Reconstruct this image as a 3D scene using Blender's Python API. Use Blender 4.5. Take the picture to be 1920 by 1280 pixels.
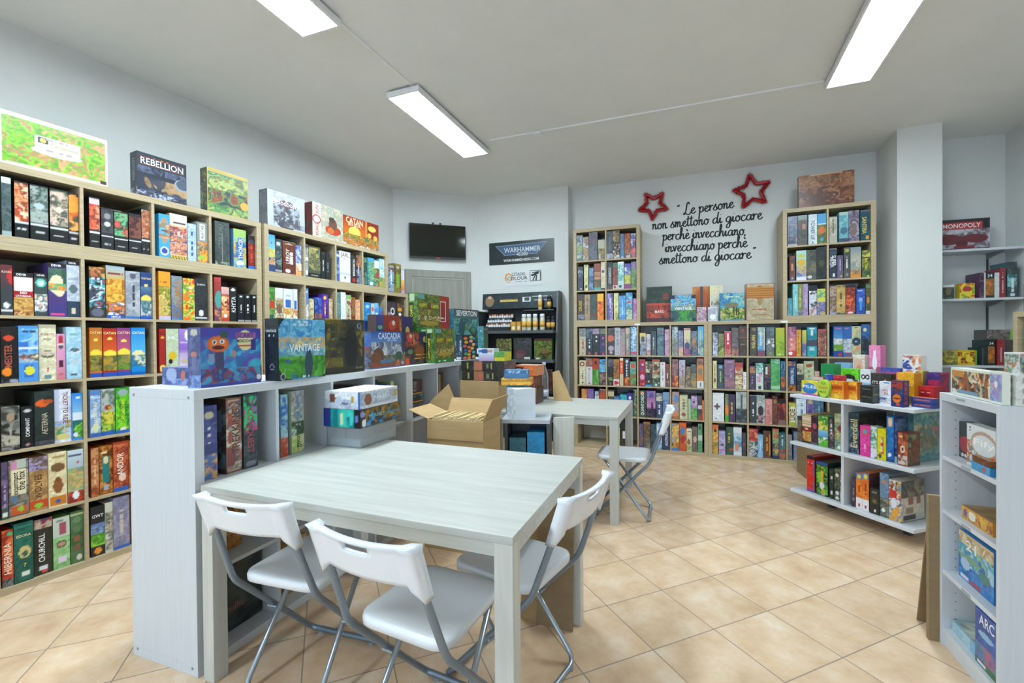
import bpy, math, random, re
import numpy as np
from mathutils import Matrix, Vector
for _o in list(bpy.data.objects): bpy.data.objects.remove(_o)
SC = bpy.context.scene; COL = SC.collection
PI = math.pi; R = math.radians
# ------------------------------------------------------------------ camera, world, light, exposure
_f, _pitch, _roll, _h = 841.57, -0.0088, -0.0084, 1.3053
cam = bpy.data.cameras.new('camera'); camo = bpy.data.objects.new('camera', cam); COL.objects.link(camo)
cam.sensor_width = 36.0; cam.lens = _f/1920*36; cam.clip_start = .05
cp, sp, cr, sr = math.cos(_pitch), math.sin(_pitch), math.cos(_roll), math.sin(_roll)
rt0, fw, up0 = Vector((1,0,0)), Vector((0,cp,sp)), Vector((0,-sp,cp))
rt, up = cr*rt0+sr*up0, -sr*rt0+cr*up0
camo.matrix_world = Matrix(((rt.x,up.x,-fw.x,0),(rt.y,up.y,-fw.y,0),(rt.z,up.z,-fw.z,_h),(0,0,0,1)))
SC.camera = camo
SC.view_settings.view_transform = 'Standard'; SC.view_settings.look = 'None'
SC.view_settings.gamma = 1.0; SC.view_settings.use_curve_mapping = False
SC.view_settings.exposure = 0.7
w = bpy.data.worlds.new('daylight'); SC.world = w; w.use_nodes = True
w.node_tree.nodes['Background'].inputs[0].default_value = (.75,.87,1,1)
w.node_tree.nodes['Background'].inputs[1].default_value = 1.0
LAMP_E, DAY_E = 38.0, 62.0
def area(name, loc, aim, sx, sy, power, col):
    l = bpy.data.lights.new(name, 'AREA'); l.shape = 'RECTANGLE'; l.size = sx; l.size_y = sy; l.energy = power; l.color = col
    o = bpy.data.objects.new(name, l); COL.objects.link(o); o.location = loc
    o.rotation_euler = (Vector(aim)-Vector(loc)).to_track_quat('-Z','Y').to_euler(); return o
# daylight that comes in through the shop front behind the camera
area('shop_front_daylight', (-1.95,-3.98,1.45), (-.6,-1,1.75), 5.6, 2.2, DAY_E, (.50,.73,1))
random.seed(11)
# ------------------------------------------------------------------ materials
def lin(h):
    if len(h) == 3: h = ''.join(c*2 for c in h)
    v = [int(h[i:i+2],16)/255 for i in (0,2,4)]
    return tuple(c/12.92 if c <= .04045 else ((c+.055)/1.055)**2.4 for c in v)
MC = {}
def mat(name, hexc, rough=.5, spec=.5, metal=0, emis=0, trans=0, coat=0):
    if name in MC: return MC[name]
    m = bpy.data.materials.new(name); m.use_nodes = True; b = m.node_tree.nodes['Principled BSDF']
    c = lin(hexc); b.inputs['Base Color'].default_value = (*c,1); b.inputs['Roughness'].default_value = rough
    b.inputs['Specular IOR Level'].default_value = spec; b.inputs['Metallic'].default_value = metal
    b.inputs['Transmission Weight'].default_value = trans; b.inputs['Coat Weight'].default_value = coat
    if emis: b.inputs['Emission Color'].default_value = (*c,1); b.inputs['Emission Strength'].default_value = emis
    m.diffuse_color = (*c,1); MC[name] = m; return m
def nn(m, t, **kw):
    n = m.node_tree.nodes.new(t)
    for k, v in kw.items(): setattr(n, k, v)
    return n
def grainy(name, c0, c1, scale=(3,3,40), rough=.5, amt=1., bump=0., spec=.4):
    """wood or laminate: stretched noise between two colours in object space"""
    m = mat(name, c0, rough, spec); nt = m.node_tree; L = nt.links.new; b = nt.nodes['Principled BSDF']
    tc = nn(m,'ShaderNodeTexCoord'); mp = nn(m,'ShaderNodeMapping'); mp.inputs['Scale'].default_value = scale
    nz = nn(m,'ShaderNodeTexNoise'); nz.inputs['Scale'].default_value = 1; nz.inputs['Detail'].default_value = 5; nz.inputs['Roughness'].default_value = .65
    cr_ = nn(m,'ShaderNodeValToRGB'); cr_.color_ramp.elements[0].position = .3; cr_.color_ramp.elements[1].position = .7
    cr_.color_ramp.elements[0].color = (*lin(c0),1); cr_.color_ramp.elements[1].color = (*lin(c1),1)
    L(tc.outputs['Object'],mp.inputs[0]); L(mp.outputs[0],nz.inputs['Vector']); L(nz.outputs['Fac'],cr_.inputs[0]); L(cr_.outputs[0],b.inputs['Base Color'])
    if bump:
        bp = nn(m,'ShaderNodeBump'); bp.inputs['Strength'].default_value = bump; bp.inputs['Distance'].default_value = .002
        L(nz.outputs['Fac'],bp.inputs['Height']); L(bp.outputs[0],b.inputs['Normal'])
    return m
OAK = grainy('stained_oak','a69474','bdac8c',(4,4,60),.5)
OAKH = grainy('stained_oak_board','a69474','bdac8c',(3,40,60),.5)
WHITE = grainy('white_laminate','c9cdd2','d0d4d8',(60,60,4),.38)
WALL = grainy('wall_paint','d4d6d3','d9dad7',(5,5,5),.9,bump=.1,spec=.2)
CEIL = grainy('ceiling_paint','e2e3e0','e7e7e4',(3,3,3),.95,spec=.1)
ASH = grainy('pale_ash','acada6','c2c3bd',(2.2,38,38),.36)
ASHV = grainy('pale_ash_upright','b8b8b0','cbccc5',(45,45,2),.4)
DOORW = grainy('grey_ash_door','86857c','9a9990',(22,22,1.2),.5)
CARD = grainy('corrugated_cardboard','a98b60','b5976b',(6,6,30),.85)
CARD2 = grainy('grey_brown_cardboard','8a7458','97815f',(6,6,30),.85)
PLASTIC = mat('white_plastic','e3e6ea',.35)
STEEL = mat('painted_steel','a9b4bc',.28,.5,.7)
DARKST = mat('dark_steel','8492a0',.3,.5,.6)
BLACK = mat('black_plastic','1b1d1e',.4)
SCREEN = mat('screen_glass','10160f',.08,.6)
FRAMEW = mat('lamp_frame','e8e8ea',.4)
LED = mat('led_diffuser','e4f6ff',.5,emis=LAMP_E)
RUBBER = mat('grey_rubber','8a9094',.7)
RACK = mat('rack_black','202528',.5)
RACKG = mat('rack_edge_grey','4a5052',.45)
TINSEL = mat('red_tinsel','b01420',.3,.8,.35)
INK = mat('black_vinyl','1d2020',.6)
CLEAR = mat('clear_plastic','eef3f6',.08,.5,trans=.93)
def print_mat():
    m = mat('printed_card','ffffff',.34,.45); nt = m.node_tree
    a = nn(m,'ShaderNodeVertexColor'); a.layer_name = 'Col'
    nt.links.new(a.outputs[0], nt.nodes['Principled BSDF'].inputs['Base Color']); return m
PRINT = print_mat()
def tile_mat():
    m = mat('terracotta_tile','d2b48c',.3,.5); nt = m.node_tree; L = nt.links.new; b = nt.nodes['Principled BSDF']
    tc = nn(m,'ShaderNodeTexCoord'); mp = nn(m,'ShaderNodeMapping', vector_type='TEXTURE')
    mp.inputs['Location'].default_value = (.503,2.92,0); mp.inputs['Rotation'].default_value = (0,0,R(22.4)); mp.inputs['Scale'].default_value = (.3365,.3365,1)
    L(tc.outputs['Object'],mp.inputs[0]); sx = nn(m,'ShaderNodeSeparateXYZ'); L(mp.outputs[0],sx.inputs[0])
    def math_(op,a,bv=None):
        n = nn(m,'ShaderNodeMath',operation=op)
        for i,v in enumerate((a,bv)):
            if v is None: continue
            if isinstance(v,(int,float)): n.inputs[i].default_value = v
            else: L(v,n.inputs[i])
        return n.outputs[0]
    def edge(o):
        fr = math_('FRACT',math_('ADD',o,100.0)); return math_('ABSOLUTE',math_('SUBTRACT',fr,.5))
    e = math_('MAXIMUM',edge(sx.outputs[0]),edge(sx.outputs[1])); gm = math_('GREATER_THAN',e,.4925)
    fl = nn(m,'ShaderNodeVectorMath',operation='FLOOR'); zz = nn(m,'ShaderNodeVectorMath',operation='MULTIPLY_ADD'); L(mp.outputs[0],zz.inputs[0]); zz.inputs[1].default_value = (1,1,0); zz.inputs[2].default_value = (0,0,.5); L(zz.outputs[0],fl.inputs[0])
    wn = nn(m,'ShaderNodeTexWhiteNoise'); L(fl.outputs[0],wn.inputs[0])
    ad = nn(m,'ShaderNodeVectorMath',operation='MULTIPLY_ADD'); L(wn.outputs['Color'],ad.inputs[0]); ad.inputs[1].default_value = (9,9,9); L(mp.outputs[0],ad.inputs[2])
    n1 = nn(m,'ShaderNodeTexNoise'); n1.inputs['Scale'].default_value = 2.2; n1.inputs['Detail'].default_value = 6; n1.inputs['Roughness'].default_value = .62; L(ad.outputs[0],n1.inputs['Vector'])
    r1 = nn(m,'ShaderNodeValToRGB'); els = r1.color_ramp.elements; els[0].position = .22; els[1].position = .8
    els[0].color = (*lin('c9a482'),1); els[1].color = (*lin('ecdac4'),1); q = els.new(.5); q.color = (*lin('dcbd9c'),1)
    L(n1.outputs['Fac'],r1.inputs[0])
    mx = nn(m,'ShaderNodeMix',data_type='RGBA',blend_type='MULTIPLY'); mx.inputs['Factor'].default_value = .10
    L(r1.outputs[0],mx.inputs['A']); L(wn.outputs['Value'],mx.inputs['B'])
    mg = nn(m,'ShaderNodeMix',data_type='RGBA'); L(gm,mg.inputs['Factor']); L(mx.outputs['Result'],mg.inputs['A']); mg.inputs['B'].default_value = (*lin('98887a'),1)
    L(mg.outputs['Result'],b.inputs['Base Color'])
    b.inputs['Roughness'].default_value = .27
    bp = nn(m,'ShaderNodeBump'); bp.inputs['Strength'].default_value = .35; bp.inputs['Distance'].default_value = .002
    L(math_('SUBTRACT',math_('MULTIPLY',n1.outputs['Fac'],.3),gm),bp.inputs['Height']); L(bp.outputs[0],b.inputs['Normal']); return m
TILE = tile_mat()
# ------------------------------------------------------------------ mesh helpers
class MB:
    def __init__(s): s.v = []; s.f = []; s.m = []
    def add(s, vs, fs, mi=0):
        b = len(s.v); s.v += [tuple(q) for q in vs]; s.f += [tuple(b+i for i in f) for f in fs]; s.m += [mi]*len(fs); return s
    def box(s, x0,x1,y0,y1,z0,z1, mi=0):
        return s.add([(x0,y0,z0),(x1,y0,z0),(x1,y1,z0),(x0,y1,z0),(x0,y0,z1),(x1,y0,z1),(x1,y1,z1),(x0,y1,z1)],
            [(0,3,2,1),(4,5,6,7),(0,1,5,4),(1,2,6,5),(2,3,7,6),(3,0,4,7)], mi)
    def prism(s, pts, z0, z1, mi=0):
        n = len(pts); vs = [(x,y,z0) for x,y in pts]+[(x,y,z1) for x,y in pts]
        return s.add(vs, [tuple(range(n-1,-1,-1)), tuple(range(n,2*n))]+[(i,(i+1)%n,n+(i+1)%n,n+i) for i in range(n)], mi)
    def lathe(s, prof, c=(0,0,0), n=20, mi=0):
        vs = []; fs = []; k = len(prof)
        for i in range(n):
            a = 2*PI*i/n; vs += [(c[0]+r*math.cos(a), c[1]+r*math.sin(a), c[2]+z) for r,z in prof]
        for i in range(n):
            j = (i+1)%n
            fs += [(i*k+q, j*k+q, j*k+q+1, i*k+q+1) for q in range(k-1)]
        fs += [tuple(i*k+k-1 for i in range(n)), tuple(i*k for i in range(n-1,-1,-1))]
        return s.add(vs, fs, mi)
    def tube(s, pts, r, n=10, mi=0):
        P = [Vector(p) for p in pts]; vs = []; fs = []; nrm = None
        for i,p in enumerate(P):
            t = ((P[min(i+1,len(P)-1)]-p).normalized()+(p-P[max(i-1,0)]).normalized()).normalized()
            if nrm is None: nrm = t.orthogonal().normalized()
            else: nrm = (nrm-t*nrm.dot(t)).normalized()
            bn = t.cross(nrm); vs += [p+r*(math.cos(2*PI*k/n)*nrm+math.sin(2*PI*k/n)*bn) for k in range(n)]
        for i in range(len(P)-1):
            fs += [(i*n+k, i*n+(k+1)%n, (i+1)*n+(k+1)%n, (i+1)*n+k) for k in range(n)]
        fs += [tuple(range(n-1,-1,-1)), tuple((len(P)-1)*n+k for k in range(n))]
        return s.add(vs, fs, mi)
def obj(name, mb, mats, parent=None, M=None, smooth=False, bevel=0):
    me = bpy.data.meshes.new(name); me.from_pydata(mb.v, [], mb.f)
    for m in (mats if isinstance(mats,(list,tuple)) else [mats]): me.materials.append(m)
    me.polygons.foreach_set('material_index', mb.m)
    if smooth: me.polygons.foreach_set('use_smooth', [True]*len(mb.f))
    o = bpy.data.objects.new(name, me); COL.objects.link(o)
    if parent: o.parent = parent
    if M is not None: o.matrix_local = M
    if bevel:
        b = o.modifiers.new('soft_edges','BEVEL'); b.width = bevel; b.segments = 2; b.limit_method = 'ANGLE'; b.angle_limit = R(40)
    return o
def smooth_path(pts, n=5, closed=False):
    P = [Vector(p) for p in pts]; out = []
    N = len(P)
    for i in range(N if closed else N-1):
        g = (lambda k: P[k%N]) if closed else (lambda k: P[max(0,min(N-1,k))])
        a,b,c,d = g(i-1),g(i),g(i+1),g(i+2)
        for k in range(n):
            t = k/n; out.append(.5*((2*b)+(c-a)*t+(2*a-5*b+4*c-d)*t*t+(3*b-a-3*c+d)*t**3))
    if not closed: out.append(P[-1])
    return out
def bent(pts, r=.05, n=5):
    """polyline with rounded corners"""
    P = [Vector(p) for p in pts]; out = [P[0]]
    for i in range(1,len(P)-1):
        a = (P[i-1]-P[i]); b = (P[i+1]-P[i]); q = min(r, a.length*.45, b.length*.45); p0 = P[i]+a.normalized()*q; p1 = P[i]+b.normalized()*q
        for k in range(n+1):
            t = k/n; out.append((1-t)**2*p0+2*t*(1-t)*P[i]+t*t*p1)
    return out+[P[-1]]
def tag(o, label, cat, group=None, kind=None):
    o['label'] = label; o['category'] = cat
    if group: o['group'] = group
    if kind: o['kind'] = kind
    return o
def thing(name, label, cat, M, group=None):
    o = bpy.data.objects.new(name, None); COL.objects.link(o); o.empty_display_size = .05; o.matrix_world = M
    return tag(o, label, cat, group)
def struct(o): o['kind'] = 'structure'; return o
def TR(x,y,z,t=0): return Matrix.Translation((x,y,z)) @ Matrix.Rotation(t,4,'Z')
# local frames: origin, heading.  s runs along the front, d goes into the wall or shelf, z is up
FR = dict(A=(-2.6370,2.2456,1.0993), B=(-1.9542,3.5602,1.1389), L=(0.7376,5.3455,-0.3548), R=(2.1060,4.8300,-0.4037), l=(0.7376,5.3455,-0.3548), r=(2.7515,4.5542,-0.4037), K=(-1.2240,1.7220,1.2113), G=(2.1650,3.4550,-1.2439), Y=(1.8000,1.8900,-1.9548), V=(-1.4740,5.6370,0.3641), D=(-0.4480,6.0280,-0.3598), Q=(0.7770,5.7340,-0.3562), S=(4.0300,4.4400,-0.3160))
def F(f, s=0, d=0, z=0, rot=0):
    x,y,t = FR[f]; return TR(x+s*math.cos(t)-d*math.sin(t), y+s*math.sin(t)+d*math.cos(t), z, t+R(rot))
C, DV, ED = .335, .016, .038; PT = C+DV
H5, H4, H3 = 2*ED+5*C+4*DV, 2*ED+4*C+3*DV, 2*ED+3*C+2*DV
# ------------------------------------------------------------------ printed faces: a small painter on mesh points
_rng = np.random.RandomState(7); _LAT = _rng.rand(256,256)
def vnoise(x, y):
    xi = np.floor(x).astype(int); yi = np.floor(y).astype(int); fx = x-xi; fy = y-yi
    fx = fx*fx*(3-2*fx); fy = fy*fy*(3-2*fy); g = lambda a,b: _LAT[a%256,b%256]
    return (g(xi,yi)*(1-fx)+g(xi+1,yi)*fx)*(1-fy)+(g(xi,yi+1)*(1-fx)+g(xi+1,yi+1)*fx)*fy
NUMR = r'([\d.]+)-([\d.]+):'
def paint(art, W, H, cell, seed):
    """-> nx, ny, colours (ny,nx,3), list of titles"""
    nx = max(3, min(110, int(W/cell)+1)); ny = max(3, min(110, int(H/cell)+1)); rs = np.random.RandomState(seed)
    U, V = np.meshgrid(np.linspace(0,1,nx), np.linspace(0,1,ny)); X, Z = U*W, V*H
    toks = art.split(); A = np.empty((ny,nx,3)); A[:] = lin(toks[0][1:]); base = A[0,0].copy(); titles = []; mask = np.ones_like(U,bool)
    for t in toks[1:]:
        k = t[0]
        if k in 'bgns':
            mm = re.match(k+NUMR+'(.+)', t); v0, v1, rest = float(mm[1]), float(mm[2]), mm[3]; sel = (V >= v0-1e-6)&(V <= v1+1e-6)&mask
            if k == 'b': A[sel] = lin(rest)
            elif k == 'g':
                a,b = [np.array(lin(c)) for c in rest.split(':')]; q = ((V-v0)/max(v1-v0,1e-3))[...,None]; A[sel] = (a*(1-q)+b*q)[sel]
            elif k == 's':
                a,b,n = rest.split(':'); q = ((V-v0)/(v1-v0)*int(n)*2).astype(int)%2 if v1-v0 > .1 else (U*int(n)*2+V*H/W*int(n)).astype(int)%2
                A[sel] = np.where((q==0)[...,None], lin(a), lin(b))[sel]
            else:
                pr = rest.split(':'); sc = float(pr[1]) if len(pr) > 1 else .02; cs = np.array([lin(c) for c in pr[0].split(',')])
                ox, oy = rs.rand(2)*200; n = len(cs); h_ = (v1-v0)*H
                q = np.clip((vnoise(X/sc*.45+ox, Z/sc*.45+oy)*.7+vnoise(X/sc*1.1+oy, Z/sc*1.1+ox)*.3-.2)/.6, 0, .9999)*n; i = q.astype(int); f_ = np.clip((q-i-.3)*2,0,1)[...,None]
                B = cs[i]*(1-f_)+cs[np.minimum(i+1,n-1)]*f_
                for _ in range(int(min(420, 1.6*W*h_/(sc*sc)))):   # loose brush dabs
                    cx, cz = rs.rand()*W, v0*H+rs.rand()*h_; a_, e_ = sc*(.25+.65*rs.rand()**2), sc*(.10+.28*rs.rand()**2); an = rs.rand()*PI; ca, sa = math.cos(an), math.sin(an); c = cs[rs.randint(n)]*(.8+.4*rs.rand())
                    x0, x1 = np.searchsorted(X[0],[cx-a_,cx+a_]); z0, z1 = np.searchsorted(Z[:,0],[cz-a_,cz+a_])
                    if x1 > x0 and z1 > z0:
                        dx, dz = X[z0:z1,x0:x1]-cx, Z[z0:z1,x0:x1]-cz; d_ = ((dx*ca+dz*sa)/a_)**2+((dz*ca-dx*sa)/e_)**2; w_ = np.clip((1-d_)*2.5,0,.85)[...,None]; B[z0:z1,x0:x1] = B[z0:z1,x0:x1]*(1-w_)+c*w_
                B *= (.86+.28*vnoise(X/sc*2.7+9, Z/sc*2.7+ox))[...,None]; A[sel] = B[sel]
        elif k in 'em':
            h_, _, c = t[1:].partition(':'); cx,cy,rx,ry = map(float, h_.split(',')); ex = 2.6 if k == 'm' else 2
            q = np.abs((U-cx)/rx)**ex+np.abs((V-cy)/ry)**ex <= 1
            if k == 'm': mask = q
            else: A[q&mask] = lin(c)
        elif k == 'x': mask = np.ones_like(U,bool)
        elif k == 'r':
            h_, _, c = t[1:].partition(':'); u0,v0,u1,v1 = map(float, h_.split(',')); A[(U>=u0)&(U<=u1)&(V>=v0)&(V<=v1)&mask] = lin(c)
        elif k == 'k':
            h_, _, c = t[1:].partition(':'); b = .005*(float(h_) if h_ else 1)
            A[(X<b)|(X>W-b)|(Z<b)|(Z>H-b)] = lin(c)
        elif k in 'TVD':
            tx,u,v,ww,c = t[1:].split(';'); u,v,ww = float(u),float(v),float(ww)
            if tx == '=':   # a line of lettering too small to read
                q = np.abs(V-v) < .018*max(1,.12/H) if k == 'T' else np.abs(U-u) < .1
                al = (X-(u-ww/2)*W if k == 'T' else Z-(v-ww/2)*H); ln = ww*(W if k == 'T' else H)
                q &= (al>0)&(al<ln)&(vnoise(al/.011+seed, al*0+seed) > .33); A[q] = lin(c)
            else: titles.append((k, tx.replace('_',' '), u, v, ww, c))
    return nx, ny, A, titles
FONT = {}
def load_text(strings):
    """outline every title once with the built-in font"""
    obs = []
    for s in sorted(set(strings)):
        cu = bpy.data.curves.new('t','FONT'); cu.body = s; cu.size = 1; cu.resolution_u = 2; cu.fill_mode = 'FRONT'; cu.offset = .012
        o = bpy.data.objects.new('t', cu); COL.objects.link(o); obs.append((s,o))
    dg = bpy.context.evaluated_depsgraph_get()
    for s,o in obs:
        me = o.evaluated_get(dg).to_mesh(); v = np.empty(len(me.vertices)*3); me.vertices.foreach_get('co',v); v = v.reshape(-1,3)
        fs = [tuple(p.vertices) for p in me.polygons]; lo, hi = v.min(0), v.max(0); FONT[s] = (v[:,:2]-(lo+hi)[:2]/2, fs, hi[0]-lo[0], hi[1]-lo[1])
        o.evaluated_get(dg).to_mesh_clear()
    for s,o in obs:
        cu = o.data; bpy.data.objects.remove(o); bpy.data.curves.remove(cu)
def color_mesh(name, V_, F_, cols):
    me = bpy.data.meshes.new(name); me.from_pydata(V_, [], F_); me.materials.append(PRINT)
    a = me.color_attributes.new('Col','FLOAT_COLOR','POINT'); c = np.ones((len(V_),4)); c[:,:3] = cols; a.data.foreach_set('color', c.ravel()); return me
def face_grid(o, u, v, nx, ny):
    o, u, v = map(np.array,(o,u,v)); a, b = np.meshgrid(np.linspace(0,1,nx), np.linspace(0,1,ny))
    P = o+a[...,None]*u+b[...,None]*v; i = np.arange(nx*ny).reshape(ny,nx)
    fs = np.stack([i[:-1,:-1],i[:-1,1:],i[1:,1:],i[1:,:-1]],-1).reshape(-1,4); return P.reshape(-1,3), fs
_seed = [0]
def titles_on(parent, o, u, v, titles, name='title', proud=.0007):
    o, u, v = map(np.array,(o,u,v)); W, H = np.linalg.norm(u), np.linalg.norm(v); eu, ev = u/W, v/H; n = np.cross(eu,ev)
    for k,tx,cu,cv,ww,c in titles:
        p, fs, tw, th = FONT[tx]; mid = o+u*cu+v*cv+n*proud
        if k == 'T': sx = ww*W/tw; sy = min(sx*1.5, .2*H/th) if sx*th > .2*H else sx*1.15; ax, ay = eu, ev
        else: sx = ww*H/tw; sy = min(sx*1.2, .66*W/th); ax, ay = (ev,-eu) if k == 'V' else (-ev,eu)
        P = mid+p[:,:1]*sx*ax+p[:,1:2]*sy*ay
        t = bpy.data.objects.new(name, color_mesh(name, P.tolist(), fs, lin(c))); COL.objects.link(t); t.parent = parent
def card_box(name, M, W, D, H, front, left='', right='', top='', cell=.0055, label=None, cat='box', group=None, title=True):
    """a printed cardboard box, front face at y=0 looking to -y"""
    _seed[0] += 1; sd = _seed[0]; base = front.split()[0]; V_ = []; F_ = []; C_ = []; later = []
    faces = [((0,0,0),(W,0,0),(0,0,H),front,cell), ((0,D,0),(0,-D,0),(0,0,H),left or base,cell*1.4), ((W,0,0),(0,D,0),(0,0,H),right or base,cell*1.4),
             ((0,0,H),(W,0,0),(0,D,0),top or base,.02), ((W,D,0),(-W,0,0),(0,0,H),base,.1), ((0,D,0),(W,0,0),(0,-D,0),base,.1)]
    for i,(o,u,v,art,ce) in enumerate(faces):
        w_, h_ = sum(map(abs,u)), sum(map(abs,v))
        if ' ' in art: nx, ny, A, tt = paint(art, w_, h_, ce, sd*7+i)
        else: nx, ny, tt = 2, 2, []; A = np.empty((2,2,3)); A[:] = lin(art[1:])
        P, fs = face_grid(o,u,v,nx,ny); F_ += (fs+len(V_)).tolist(); V_ += P.tolist(); C_.append(A.reshape(-1,3))
        if tt: later.append((o,u,v,tt))
    o = bpy.data.objects.new(name, color_mesh(name, V_, F_, np.concatenate(C_))); COL.objects.link(o); o.matrix_world = M
    for q in later: titles_on(o, *q)
    if label: tag(o, label, cat, group)
    return o
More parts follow.
